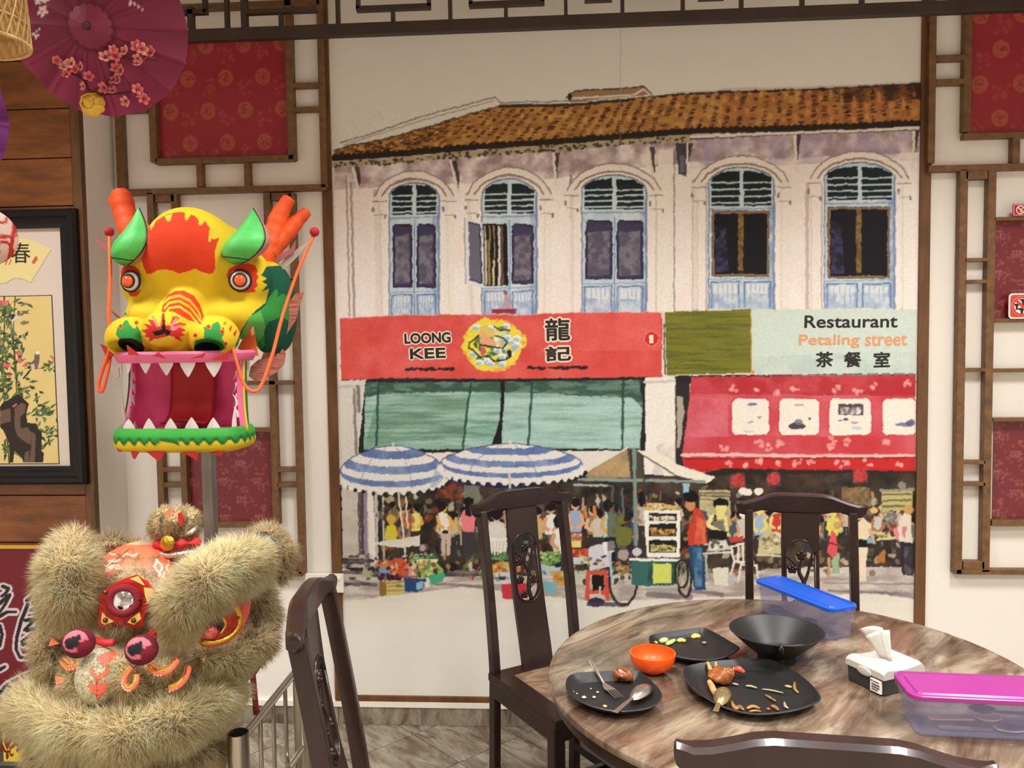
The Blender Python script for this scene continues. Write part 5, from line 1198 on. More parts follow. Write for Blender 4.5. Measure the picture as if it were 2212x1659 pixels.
# bowls
def bowl(px_base, py_base, py_rim, rim_px, foot_px, label, m, name, wall=.003, prof='round'):
    b = tz(px_base, py_base); d = float((np.array([b[0], b[1], TZ]) - CAMPOS) @ CM[:, 2]); zr = z_for(b, py_rim); 
    dr = float((np.array([b[0], b[1], zr]) - CAMPOS) @ CM[:, 2])
    R = rim_px / FPX * dr; r0 = foot_px / FPX * d; H = zr - TZ
    t = thing(name, b, label, 'bowl')
    if prof == 'round':
        out = [(r0 * .9, .0), (r0, .001), (r0, .006)] + [(r0 + (R - r0) * math.sin(a) ** .9, .006 + (H - .006) * (1 - math.cos(a))) for a in np.linspace(.12, math.pi / 2, 14)]
    else:
        out = [(r0 * .9, .0), (r0, .001), (r0, .012), (r0 * 1.05, .02)] + [(r0 * 1.05 + (R - r0 * 1.05) * (k / 10) ** .92, .02 + (H - .02) * k / 10) for k in range(1, 11)]
    inn = [(r - wall, z + .0015 if z < H * .98 else z + .0005) for r, z in out[::-1] if r > r0 * 1.02 and z > .012]
    inn.append((inn[-1][0] * .5, inn[-1][1] - .003)); inn.append((0.0002, inn[-1][1] - .0005))
    P = [(0.0002, .0)] + out + inn
    MB().lathe([(r, z + TZ) for r, z in P], 64, c=(b[0], b[1], 0)).build('bowl_body', m, t, smooth='auto')
    return t, b, R, H
M_ORANGE = mat('orange_plastic', (232, 84, 20), rough=0.32)
bowl(1410, 1452, 1409, 49, 18, 'small bright orange plastic bowl between the black plates', M_ORANGE, 'rice_bowl')
tb, bb, BR, BH = bowl(1677, 1425, 1360, 99.5, 40, 'large black conical noodle bowl beside the blue-lidded container', M_BLACK, 'noodle_bowl', .0045, 'cone')
# chopstick notch and rest moulded on the front of the bowl
a0 = math.radians(-100); rd = np.array([math.cos(a0), math.sin(a0), 0]); tg = np.array([-rd[1], rd[0], 0]); c0 = np.array([bb[0], bb[1], TZ + BH])
MB().tube([c0 + rd * (BR - .014) + tg * .003 + (0, 0, -.012), c0 + rd * (BR - .003) + tg * .003 + (0, 0, .002), c0 + rd * (BR + .004) + tg * .003 + (0, 0, -.004), c0 + rd * (BR - .004) + tg * .003 + (0, 0, -.02)], .0065, 8).build('chopstick_notch', M_BLACK, tb, smooth=True)
MB().tube([c0 + rd * (BR * math.cos(q) - .012) + tg * (BR * math.sin(q)) + (0, 0, -.004) for q in np.linspace(.06, .52, 8)], .005, 8).build('chopstick_rest', M_BLACK, tb, smooth=True)

# ---------------------------------------------------------------- lidded cutlery containers
def clear_plastic(name, tint):
    m = bpy.data.materials.new(name); m.use_nodes = True; nt = m.node_tree; N = nt.nodes; L = nt.links
    b = N['Principled BSDF']; b.inputs['Base Color'].default_value = rgba(tint); b.inputs['Roughness'].default_value = .3
    tr = N.new('ShaderNodeBsdfTransparent'); tr.inputs['Color'].default_value = (0.95, 0.95, 0.98, 1); tl = N.new('ShaderNodeBsdfTranslucent'); tl.inputs['Color'].default_value = rgba(tint)
    m1 = N.new('ShaderNodeMixShader'); m1.inputs[0].default_value = .5; L.new(b.outputs[0], m1.inputs[1]); L.new(tl.outputs[0], m1.inputs[2])
    m2 = N.new('ShaderNodeMixShader'); m2.inputs[0].default_value = .8; L.new(m1.outputs[0], m2.inputs[1]); L.new(tr.outputs[0], m2.inputs[2])
    L.new(m2.outputs[0], N['Material Output'].inputs['Surface']); return m
M_CLEAR = clear_plastic('frosted_plastic', (196, 194, 222))
M_STEEL = mat('brushed_steel', (206, 200, 192), rough=0.28, metal=1.0)
def rrect_ring(L_, W_, r, n=5): return rrect(-L_ / 2, -W_ / 2, L_ / 2, W_ / 2, r, n)
def container(o, ex, ey, L_, W_, H, lidcol, label, cat_label):
    """o: centre on the table, ex/ey unit axes, H height to the lid's rim"""
    t = thing('cutlery_container', (o[0], o[1], TZ), label, 'container')
    def W3(u, v, z): p = o[:2] + ex * u + ey * v; return (p[0], p[1], TZ + z)
    def ringstack(rings, name, m, closed_bottom=True, closed_top=False, parent=t, **k):
        V = []; n = None
        for (l, w, r, z) in rings:
            q = rrect_ring(l, w, r); n = len(q); V += [W3(u, v, z) for u, v in q]
        K = len(rings); F = [(a * n + i, a * n + (i + 1) % n, (a + 1) * n + (i + 1) % n, (a + 1) * n + i) for a in range(K - 1) for i in range(n)]
        if closed_bottom: F.append(tuple(range(n - 1, -1, -1)))
        if closed_top: F.append(tuple(range((K - 1) * n, K * n)))
        return MB().raw(V, F).build(name, m, parent, smooth='auto', **k)
    l0, w0 = L_ * .9, W_ * .84; i1 = .0025
    ringstack([(l0 - .014, w0 - .014, .016, .001), (l0, w0, .02, .007), (L_ * .93, W_ * .89, .022, H * .62), (L_ * .945, W_ * .905, .022, H * .63), (L_ * .95, W_ * .92, .022, H - .014), (L_ * .985, W_ * .97, .024, H - .012), (L_ * .985, W_ * .97, .024, H - .002),
               (L_ * .95 - i1, W_ * .92 - i1, .021, H - .002), (L_ * .945 - 2 * i1, W_ * .905 - 2 * i1, .021, H * .63 + i1), (L_ * .93 - 2 * i1, W_ * .89 - 2 * i1, .021, H * .62), (l0 - 2 * i1, w0 - 2 * i1, .019, .009), (l0 - .016, w0 - .016, .015, .0035)], 'tub', M_CLEAR, True, True)
    ml = mat('lid_plastic_%d' % lidcol[0], lidcol, rough=.3)
    lid = ringstack([(L_ * .99, W_ * .985, .024, H - .0018), (L_, W_, .025, H - .001), (L_, W_, .025, H + .007), (L_ - .006, W_ - .006, .023, H + .009), (L_ - .016, W_ - .016, .019, H + .009), (L_ - .02, W_ - .02, .017, H + .005), (L_ - .036, W_ - .036, .012, H + .005), (L_ - .042, W_ - .042, .01, H + .0085), (L_ - .05, W_ - .05, .008, H + .0088)], 'lid', ml, True, True)
    q = [(L_ / 2 - .002, -.012), (L_ / 2 + .008, -.009), (L_ / 2 + .008, .009), (L_ / 2 - .002, .012)]
    MB().plate([q], .0025, lambda u, v, w: W3(u, v, H + .001 + w)).build('lid_tab', ml, lid)
    return t, W3
A_, B_, C_, D_ = I4((470, 185))[0], I4((850, 115))[0], I4((2045, 560))[0], I4((1650, 660))[0]
bD = tz(1797, 1396); zl = z_for(bD, 1327)
Aw, Bw, Cw, Dw = [atZ(p[0], p[1], zl) for p in (A_, B_, C_, D_)]
ex = (Dw - Aw + Cw - Bw)[:2]; L1 = np.linalg.norm(ex) / 2; ex /= np.linalg.norm(ex); ey = np.array([-ex[1], ex[0]]); W1 = abs((Bw - Aw)[:2] @ ey) * .5 + abs((Cw - Dw)[:2] @ ey) * .5
cb = (Aw + Bw + Cw + Dw)[:2] / 4
L1 = min(L1, .36); tA, WA = container(cb, ex, ey, L1, max(.095, W1), zl - TZ, (24, 80, 178), 'long frosted plastic cutlery container with a blue lid', '')
def utensil(name, W3, a, b, z0, m, label, head='spoon', s=1.0):
    """spoon-like utensil lying from a to b (container coordinates)"""
    a = np.array(a, float); b = np.array(b, float); d = b - a; L_ = np.linalg.norm(d); d /= L_; nrm = np.array([-d[1], d[0]])
    t = thing(name, W3(*((a + b) / 2), z0), label, 'utensil', 'cutlery kept in the containers')
    MB().plate([[tuple(a + d * x + nrm * y) for x, y in ((0, -.006), (.02, -.008), (L_ * .62, -.004), (L_ * .64, 0), (L_ * .62, .004), (.02, .008), (0, .006))]], .003, lambda u, v, w: W3(u, v, z0 + w)).build('handle', m, t)
    c = a + d * (L_ * .82); hd = MB()
    V = []; n = 18
    for r, z in ((.2, .0), (.7, .002), (1.0, .007), (.96, .009), (.66, .0045), (.2, .0025)):
        for k in range(n):
            q = 2 * math.pi * k / n; p = c + d * (L_ * .19 * r * math.cos(q)) + nrm * (.019 * s * r * math.sin(q)); V.append(W3(p[0], p[1], z0 + z))
    F = [(k * n + i, k * n + (i + 1) % n, (k + 1) * n + (i + 1) % n, (k + 1) * n + i) for k in range(5) for i in range(n)] + [tuple(range(n - 1, -1, -1)), tuple(range(5 * n, 6 * n))]
    hd.raw(V, F).build('scoop', m, t, smooth='auto'); return t
M_SLATE = mat('slate_plastic', (66, 70, 92), rough=.4); M_PEACH = mat('pale_wood_spoon', (232, 196, 160), rough=.5)
utensil('soup_spoon', WA, (L1 * .38, .0), (-L1 * .02, .012), .006, M_SLATE, 'dark spoon lying inside the blue-lidded container')
utensil('soup_spoon', WA, (L1 * .05, -.02), (-L1 * .4, -.012), .012, M_SLATE, 'dark spoon at the far end of the blue-lidded container')
# purple-lidded container, running out of the frame
bF = tz(1985, 1597); zl2 = z_for(bF, 1512)
Pa, Pb, Pc, Pd = [atZ(x, y, zl2) for x, y in ((1936, 1456), (1972, 1512), (2212, 1523), (2212, 1464))]
ex2 = (Pc - Pb)[:2]; ex2 /= np.linalg.norm(ex2); ey2 = np.array([-ex2[1], ex2[0]]); W2 = abs((Pa - Pb)[:2] @ ey2); L2 = L1
c2 = Pb[:2] + ex2 * (L2 / 2 - .004) + ey2 * (W2 / 2)
tP, WP = container(c2, ex2, ey2, L2, W2, zl2 - TZ, (136, 40, 114), 'long frosted plastic cutlery container with a purple lid', '')
utensil('wooden_spoon', WP, (-L2 * .33, -.012), (L2 * .12, -.006), .022, M_PEACH, 'pale wooden spoon seen through the purple-lidded container')
utensil('soup_spoon', WP, (-L2 * .28, -.02), (L2 * .25, -.022), .006, M_STEEL, 'steel spoon seen through the purple-lidded container')
utensil('soup_spoon', WP, (L2 * .4, .012), (-L2 * .05, .018), .03, M_SLATE, 'dark spoon stacked inside the purple-lidded container')

# ---------------------------------------------------------------- napkin dispenser
F_ = tz(1909, 1508); Lf = tz(1829, 1469); zt_ = z_for(F_, 1474)
fx = (Lf - F_)[:2]; TL = np.linalg.norm(fx); fx /= TL; fy = np.array([fx[1], -fx[0]])
if fy[0] < 0: fy = -fy
TWd = .135; TH = z_for(F_, 1468) - TZ + .032; TL = max(TL, .12)
td = thing('napkin_dispenser', (F_[0], F_[1], TZ), 'white napkin dispenser with a dark grey base and a tissue sticking out', 'dispenser')
def TW3(u, v, z): p = F_[:2] + fx * u + fy * v; return (p[0], p[1], TZ + z)
MB().hexa([TW3(0.004, .004, 0), TW3(TL - .004, .004, 0), TW3(TL - .004, TWd - .004, 0), TW3(.004, TWd - .004, 0)], [TW3(.002, .002, .048), TW3(TL - .002, .002, .048), TW3(TL - .002, TWd - .002, .048), TW3(.002, TWd - .002, .048)]).build('base_box', mat('charcoal_plastic', (52, 50, 48), rough=.4), td, bevel=.004)
def cover(u, v):            # u across (v axis, saddle), v along
    a = abs(2 * u - 1); edge = 1 - max(0, (a - .72) / .28) ** 2.2 * .62
    b = abs(2 * v - 1); e2 = 1 - max(0, (b - .9) / .1) ** 2 * .25
    sad = .030 + .018 * a ** 2 * 1.1
    return TW3(TL * v, TWd * u, .046 + (TH - .046 - .02 + sad * .55 - .012) * edge * e2)
nu, nv = 26, 14; cm = MB(); cm.grid(cover, nu, nv)
base_loop = []
V = cm.v[:]; 
def idx(i, j): return j * nu + i
loop = [idx(i, 0) for i in range(nu)] + [idx(nu - 1, j) for j in range(1, nv)] + [idx(i, nv - 1) for i in range(nu - 2, -1, -1)] + [idx(0, j) for j in range(nv - 2, 0, -1)]
for q, k in enumerate(loop):
    p = V[k]; cm.v.append((p[0], p[1], TZ + .041))
nb = len(V); nl = len(loop)
for q in range(nl): cm.f.append((loop[q], loop[(q + 1) % nl], nb + (q + 1) % nl, nb + q))
M_WHITEP = mat('white_plastic', (182, 177, 169), rough=.28)
cm.build('cover', M_WHITEP, td, smooth='auto')
MB().ball(TW3(TL * .5, -.001, .044), (.024, .024, .011), 18, 10, R=np.column_stack([[fx[0], fx[1], 0], [fy[0] * .12, fy[1] * .12, 0], [0, 0, 1]])).build('cover_tab', M_WHITEP, td, smooth=True)
lab = MB().hexa([TW3(.008, -.0012, .005), TW3(.04, -.0012, .005), TW3(.04, -.0012, .036), TW3(.008, -.0012, .036)], [TW3(.008, .0035, .005), TW3(.04, .0035, .005), TW3(.04, .0035, .036), TW3(.008, .0035, .036)]).build('sticker', M_SIGNW, td)
for (u0, u1, z0, z1) in ((.033, .038, .029, .033), (.014, .031, .029, .032), (.012, .036, .021, .0255), (.012, .036, .0145, .019), (.017, .036, .009, .0125)):
    MB().hexa([TW3(u0, -.0017, z0), TW3(u1, -.0017, z0), TW3(u1, -.0017, z1), TW3(u0, -.0017, z1)], [TW3(u0, -.001, z0), TW3(u1, -.001, z0), TW3(u1, -.001, z1), TW3(u0, -.001, z1)]).build('print_line', mat('grey_print', (96, 94, 92), rough=.6), lab)
MB().hexa([TW3(TL * .24, TWd * .43, TH - .03), TW3(TL * .76, TWd * .43, TH - .03), TW3(TL * .76, TWd * .57, TH - .03), TW3(TL * .24, TWd * .57, TH - .03)], [TW3(TL * .24, TWd * .43, TH - .0155), TW3(TL * .76, TWd * .43, TH - .0155), TW3(TL * .76, TWd * .57, TH - .0155), TW3(TL * .24, TWd * .57, TH - .0155)]).build('slot', mat('slot_dark', (60, 52, 46), rough=.8), td)
# tissue
tp = thing('paper_tissue', TW3(TL * .5, TWd * .5, TH - .016), 'white paper tissue pulled out of the dispenser', 'tissue')
M_TISSUE = mat('tissue_paper', (206, 200, 190), rough=.8, transl=.25)
def leaf(pts, name):
    P = [np.array(TW3(u, v, z)) for u, v, z in pts]
    MB().grid(lambda a, b: (P[0] * (1 - a) + P[1] * a) * (1 - b) + (P[3] * (1 - a) + P[2] * a) * b + np.array([0, 0, .006 * math.sin(3.1 * a) * b]), 8, 8).build(name, M_TISSUE, tp, smooth=True, solid=.0006)
zt2 = TH - .014
leaf([(TL * .34, TWd * .5, zt2), (TL * .62, TWd * .5, zt2), (TL * .95, TWd * .3, zt2 + .062), (TL * .58, TWd * .52, zt2 + .075)], 'tissue_fold')
leaf([(TL * .34, TWd * .52, zt2), (TL * .6, TWd * .48, zt2), (TL * .78, TWd * .28, zt2 + .05), (TL * .5, TWd * .62, zt2 + .07)], 'tissue_fold')

# ---------------------------------------------------------------- cutlery and leftovers on the plates
PZ = TZ + .0105
def px_frame(a, b, za, zb):
    """axis from photo point a (height za) to b (height zb)"""
    A = atZ(a[0], a[1], za); B = atZ(b[0], b[1], zb); d = B - A; L_ = np.linalg.norm(d); d /= L_
    side = np.cross(d, (0, 0, 1.0)); side /= np.linalg.norm(side); up = np.cross(side, d)
    return A, d, side, up, L_
def make_spoon(a, b, za, zb, label, hl=.62, bw=.021, m=None):
    """a = handle end, b = bowl end; convex side up"""
    A, d, s, u, L_ = px_frame(a, b, za, zb); m = m or M_STEEL
    t = thing('table_spoon', A + d * L_ * .5, label, 'spoon')
    P = lambda x, y, w: A + d * x + s * y + u * w
    MB().plate([[(0, -.0065), (L_ * .3, -.0055), (L_ * hl, -.003), (L_ * hl, .003), (L_ * .3, .0055), (0, .0065)]], .0018, P).build('handle', m, t, bevel=.0005)
    cx = L_ * (hl + 1) / 2; rx = L_ * (1 - hl) / 2 + .004; n = 24; V = []
    rg = [(1.0, .0), (.96, .004), (.82, .0085), (.55, .0125), (.25, .0145), (.01, .015), (.01, .0138), (.55, .0112), (.8, .0072), (.96, .0)]
    for r, w in rg:
        for k in range(n):
            q = 2 * math.pi * k / n; V.append(P(cx + rx * r * math.cos(q), bw * r * math.sin(q) * (1 + .12 * math.cos(q)), w - .004))
    K = len(rg); MB().raw(V, [(k * n + i, k * n + (i + 1) % n, (k + 1) * n + (i + 1) % n, (k + 1) * n + i) for k in range(K - 1) for i in range(n)]).build('scoop', m, t, smooth=True)
    return t
make_spoon(I1((1060, 1215))[0], I1((1600, 760))[0], TZ + .029, TZ + .026, 'steel spoon lying face down beside the fork on the smaller plate', .52)
M_BRASSY = mat('oily_steel', (190, 168, 120), rough=.3, metal=.9)
make_spoon(I2((560, 890))[0], I2((690, 560))[0], TZ + .026, TZ + .03, 'oily steel spoon lying face down on the large plate', .34, .02, M_BRASSY)
A, d, s, u, L_ = px_frame(I1((640, 340))[0], I1((1130, 1000))[0], TZ + .045, TZ + .012)
fk = thing('table_fork', A + d * L_ * .6, 'steel fork leaning on the rim of the smaller plate', 'fork')
P = lambda x, y, w: A + d * x + s * y + u * (w - .012 * math.sin(math.pi * x / L_) + (.004 if x > L_ * .66 else 0))
MB().plate([[(0, -.0035), (.01, -.005), (L_ * .3, -.0045), (L_ * .5, -.003), (L_ * .54, 0), (L_ * .5, .003), (L_ * .3, .0045), (.01, .005), (0, .0035)]], .0018, P).build('handle', M_STEEL, fk)
hd = MB().plate([[(L_ * .5, -.003), (L_ * .58, -.009), (L_ * .66, -.0115), (L_ * .74, -.0115), (L_ * .74, .0115), (L_ * .66, .0115), (L_ * .58, .009), (L_ * .5, .003)]], .0018, P).build('fork_head', M_STEEL, fk)
for k in range(4):
    y = -.0098 + k * .0065; MB().plate([[(L_ * .735, y - .0015), (L_ * .99, y - .0009), (L_ * .99, y + .0009), (L_ * .735, y + .0015)]], .0015, P).build('tine', M_STEEL, hd)

def lump(name, px, py, z, r, m, label, cat, group=None, seed=0, amp=.25, fr=90, h=.0022):
    c = atZ(px, py, z); c[2] = z; r = np.array(r, float); rs = np.random.RandomState(seed); ph = rs.rand(6) * 6
    def fn(X, Y, Z):
        n = np.sin(X * fr + ph[0]) * np.sin(Y * fr * 1.1 + ph[1]) + .6 * np.sin(Z * fr * 1.3 + ph[2] + X * fr * .6) + .5 * np.sin((X + Y) * fr * 1.9 + ph[3])
        return sd_ell(X, Y, Z, c + (0, 0, r[2] * .8), r) + n * amp * r.min() * .45
    V, F = sdf_mesh(fn, c - r * 1.6, c + r * 1.6 + (0, 0, r[2] * .8), h)
    V[:, 2] = np.maximum(V[:, 2], z + .0004)
    o = new_mesh(name, V - c, F, m, None, True); o.location = c; tag(o, label, cat, group); return o
M_MEAT = mat('glazed_meat', (136, 76, 32), rough=.3, var=120, col2=(88, 42, 16)); M_CRAB = mat('sauced_crab', (150, 88, 36), rough=.28, var=90, col2=(104, 50, 18)); M_SHELL = mat('crab_shell', (214, 170, 104), rough=.4, var=70, col2=(150, 92, 40)); M_CLAW = mat('red_claw', (188, 74, 44), rough=.35)
lump('meat_chunk', *I1((1190, 690))[0], PZ, (.025, .02, .018), M_MEAT, 'brown glazed meat chunk on the smaller plate', 'meat', seed=3, amp=.35, fr=150)
cr = lump('crab_piece', *I2((640, 470))[0], PZ, (.032, .028, .019), M_CRAB, 'sauced crab body with shell bits on the large plate', 'crab', seed=5, amp=.4, fr=130)
def crab_bit(pts, r, m, name):
    P_ = [atZ(p[0], p[1], z) for p, z in pts]; b = MB().tube(catmull(P_, 5), list(np.interp(np.linspace(0, 1, (len(P_) - 1) * 5 + 1), np.linspace(0, 1, len(r)), r)), 8)
    V = np.array(b.v) - np.array(cr.location); o = new_mesh(name, V, b.f, m, cr, True); return o
crab_bit([(I2((540, 380))[0], TZ + .02), (I2((480, 290))[0], TZ + .022), (I2((445, 195))[0], TZ + .03)], [.007, .006, .003], M_SHELL, 'crab_leg')
crab_bit([(I2((600, 340))[0], TZ + .022), (I2((570, 280))[0], TZ + .024), (I2((560, 200))[0], TZ + .03)], [.006, .005, .003], M_SHELL, 'crab_leg')
crab_bit([(I2((760, 360))[0], TZ + .022), (I2((800, 320))[0], TZ + .024), (I2((820, 280))[0], TZ + .026)], [.005, .004, .003], M_SHELL, 'crab_leg')
crab_bit([(I2((830, 300))[0], TZ + .028), (I2((890, 300))[0], TZ + .03), (I2((965, 345))[0], TZ + .024)], [.006, .0085, .004], M_CLAW, 'claw_tip')
crab_bit([(I2((470, 470))[0], TZ + .018), (I2((500, 530))[0], TZ + .017), (I2((560, 640))[0], TZ + .015), (I2((690, 720))[0], TZ + .014)], [.006, .008, .008, .005], M_SHELL, 'shell_rim')
M_SCRAP = mat('noodle_scrap', (150, 112, 62), rough=.4, var=60, col2=(104, 68, 34)); M_SCRAPG = mat('pale_scrap', (136, 130, 100), rough=.4); M_CHILI = mat('red_chili', (214, 66, 50), rough=.35)
def scrap(pts, r, m, label, name='food_scrap', cat='food scrap', group='food scraps on the large plate', f=None, z=None):
    f = f or I2; P_ = [atZ(*f(p)[0], (z or PZ) + .002) for p in pts]; q = catmull(P_, 4); n = len(q)
    c = q.mean(0); b = MB().tube(q, [r * (.45 + .55 * math.sin(math.pi * (k + .6) / (n + .2))) for k in range(n)], 7)
    V = np.array(b.v) - c; V[:, 2] *= .7; o = new_mesh(name, V, b.f, m, None, True); o.location = c; tag(o, label, cat, group); return o
L_S = 'thin noodle or onion scrap on the large plate'
scrap([(780, 740), (800, 800), (850, 850), (900, 820), (950, 870)], .006, M_SCRAP, 'curled brown noodle strand below the oily spoon', group=None)
scrap([(1000, 850), (1080, 820), (1180, 850)], .006, M_SCRAP, L_S); scrap([(1030, 890), (1110, 880), (1200, 890)], .004, M_SCRAP, L_S); scrap([(1340, 810), (1390, 830), (1440, 870)], .006, M_SCRAP, L_S)
scrap([(1260, 660), (1330, 700), (1400, 745)], .004, M_SCRAP, L_S); scrap([(240, 575), (300, 620), (355, 675)], .0035, M_SCRAP, L_S); scrap([(1670, 470), (1670, 570), (1720, 630)], .0045, M_SCRAP, L_S)
scrap([(980, 530), (1050, 535), (1140, 560)], .004, M_SCRAPG, L_S); scrap([(1210, 575), (1350, 595), (1510, 630)], .003, M_SCRAPG, L_S); scrap([(1530, 530), (1580, 540), (1630, 550)], .005, M_SCRAPG, L_S); scrap([(1525, 760), (1540, 820), (1580, 845)], .004, M_SCRAPG, L_S); scrap([(790, 495), (830, 505), (880, 515)], .004, M_SCRAPG, L_S)
scrap([(1275, 850), (1300, 855), (1320, 852)], .004, M_CHILI, 'red chili scrap on the large plate', group=None)
M_CUKE = mat('cucumber', (150, 184, 84), rough=.4, var=60, col2=(190, 206, 130)); M_PINE = mat('pineapple', (222, 186, 92), rough=.4)
for k, (pts, r, m, lb) in enumerate((([(680, 600), (740, 580), (800, 560)], .011, M_CUKE, 'green cucumber piece on the plate behind the orange bowl'), ([(790, 650), (860, 610), (930, 570)], .008, M_CUKE, 'green cucumber piece on the plate behind the orange bowl'), ([(980, 590), (1040, 575), (1110, 590)], .009, M_PINE, 'yellow pineapple piece on the plate behind the orange bowl'), ([(1230, 530), (1290, 500), (1350, 520)], .010, M_PINE, 'yellow pineapple piece on the plate behind the orange bowl'), ([(1400, 610), (1430, 620), (1460, 610)], .005, M_SCRAPG, 'small grey-green scrap on the plate behind the orange bowl'), ([(575, 620), (600, 615), (625, 625)], .006, M_CUKE, 'green cucumber piece on the plate behind the orange bowl'))):
    scrap(pts, r, m, lb, 'vegetable_piece', 'vegetable', 'vegetable leftovers' if k != 4 else None, I3)
M_CRUMB = mat('rice_crumb', (226, 220, 206), rough=.5)
for k, (x, y, r) in enumerate(((370, 880, .0022), (430, 910, .002), (545, 978, .0042), (710, 972, .0032), (770, 886, .0026), (660, 828, .002), (1020, 630, .004))):
    lump('rice_crumb', *I1((x, y))[0], PZ, (r * 1.3, r, r * .7), M_CRUMB, 'white rice crumb on the smaller plate', 'crumb', 'rice crumbs on the smaller plate', seed=k, h=.0011, fr=600)
lump('food_crumb', *I1((895, 1125))[0], PZ, (.005, .004, .003), M_PINE, 'yellow crumb near the front rim of the smaller plate', 'crumb', seed=21, h=.0014, fr=400)
lump('crab_scrap', *I1((1690, 870))[0], PZ, (.007, .008, .004), mat('crab_meat', (222, 186, 168), rough=.4, var=200, col2=(190, 80, 60)), 'pinkish crab shell scrap by the spoon bowl', 'food scrap', seed=22, h=.0016, fr=400)
# ================================================================== papier-mache dragon head on a pole
DX, DYB = -1.2, -0.70
dragon = thing('dragon_head', (DX, DYB, 0), 'yellow and green papier-mache dragon head with open pink mouth on a steel pole', 'dragon head')
ZQ = zoomer(160, 380, .3797)
M_PAPER = mat('painted_paper', rough=.75, vcol=True, spec=.2, bump=(14, .55))
def dskull(X, Y, Z):
    x = np.abs(X - DX); C0 = lambda c: c
    d = smin(sd_ell(x, Y, Z, (0, -.715, 1.90), (.19, .165, .135)), sd_ell(x, Y, Z, (0, -.80, 1.955), (.125, .095, .108)), .05)
    d = smin(d, sd_ell(x, Y, Z, (0, -.65, 1.80), (.222, .185, .15)), .05)
    d = smin(d, sd_ell(x, Y, Z, (.178, -.745, 1.835), (.07, .08, .085)), .05)
    d = smin(d, sd_ell(x, Y, Z, (.115, -.72, 1.715), (.125, .15, .075)), .035)
    d = smin(d, sd_ell(x, Y, Z, (.2, -.60, 1.74), (.075, .13, .165)), .03)
    d = smin(d, sd_cap(x, Y, Z, (0, -.70, 1.69), (0, -.90, 1.655), .098, .085), .03)
    d = smin(d, sd_cap(x, Y, Z, (0, -.785, 1.775), (0, -.93, 1.70), .058, .06), .012)
    d = smin(d, sd_ell(x, Y, Z, (0, -.985, 1.672), (.062, .052, .052)), .02)
    d = smin(d, sd_ell(x, Y, Z, (.13, -.925, 1.648), (.075, .08, .066)), .018)
    d = smax(d, 1.588 - Z, .02)
    d = smax(d, -sd_ell(x, Y, Z, (.135, -1.0, 1.617), (.048, .075, .024)), .006)
    d = np.maximum(d, Y + .47)
    return d
V, F = sdf_mesh(dskull, (DX - .31, -1.06, 1.56), (DX + .31, -.44, 2.09), .003)
px, py = proj(V); dc = Canvas(px, py, (214, 184, 40))
def P_(col, *pts, a=1.0): dc.poly(ZQ(*pts), col, a)
dark_g, mid_g, lite_g, dred = (24, 84, 62), (52, 138, 62), (92, 176, 84), (208, 62, 34)
P_(dark_g, (1095, 515), (1065, 565), (1098, 585), (1068, 600), (1100, 620), (1065, 660), (1110, 640), (1090, 720), (1040, 760), (1000, 800), (950, 880), (920, 960), (930, 1060), (1100, 1090), (1300, 900), (1300, 500))
P_(mid_g, (1085, 740), (1110, 690), (1150, 640), (1165, 670), (1150, 690), (1190, 670), (1230, 700), (1230, 830), (1180, 800), (1110, 830), (1080, 880), (1085, 960), (1060, 1000), (1010, 960), (990, 830))
P_(lite_g, (1000, 800), (1060, 765), (1090, 850), (1080, 900), (1040, 960), (1000, 920), (920, 980), (950, 900))
P_((232, 98, 44), (960, 1000), (1000, 850), (1015, 850), (1010, 960), (985, 1010)); P_((240, 220, 150), (1005, 880), (1020, 850), (1040, 980), (1015, 1020))
P_(dark_g, (200, 560), (262, 560), (258, 640), (262, 700), (240, 700)); P_(mid_g, (225, 690), (262, 690), (300, 790), (260, 800))
# painted forehead flame
P_(dred, (412, 556), (392, 510), (384, 470), (386, 420), (396, 350), (420, 300), (455, 262), (500, 235), (540, 215), (600, 204), (650, 212), (700, 236), (750, 262), (775, 300), (770, 330), (790, 362), (826, 352), (812, 395), (800, 430), (803, 480), (803, 525), (792, 552), (765, 558), (725, 545), (690, 528), (655, 540), (600, 556), (560, 540), (510, 530), (470, 540), (440, 556))
yel = (216, 188, 44)
for pts in (((515, 228), (560, 215), (552, 245), (540, 262), (525, 250)), ((632, 210), (672, 212), (655, 235), (640, 256), (630, 245)), ((690, 230), (745, 255), (738, 262), (722, 284), (708, 275), (712, 258)), ((400, 300), (425, 290), (412, 340), (420, 380), (408, 398), (398, 380), (385, 400), (380, 350)), ((440, 262), (470, 245), (450, 290), (432, 310)), ((770, 300), (790, 330), (775, 378), (762, 372), (768, 340))):
    P_(yel, *pts)
# eye surrounds
P_(dred, (868, 565), (885, 525), (930, 503), (990, 498), (1030, 508), (1045, 540), (1038, 560), (1052, 575), (1036, 600), (1048, 625), (1025, 640), (1035, 658), (990, 666), (930, 662), (890, 630))
P_(dred, (268, 520), (300, 508), (345, 512), (372, 535), (384, 600), (378, 660), (355, 688), (320, 684), (298, 650), (262, 620))
# striped nose bridge
P_(dred, (498, 775), (505, 715), (535, 675), (575, 655), (625, 652), (680, 680), (718, 735), (738, 800), (720, 845), (650, 820), (560, 770))
for k, off in enumerate((0, 16, 52, 66, 106, 118)):
    pts = [(503 + off * .2, 722 + off * .55), (540, 690 + off * .55), (600, 676 + off * .6), (660, 706 + off * .7), (705, 760 + off * .75), (722, 800 + off * .5)]
    dc.line(ZQ(*pts), 2.2, yel)
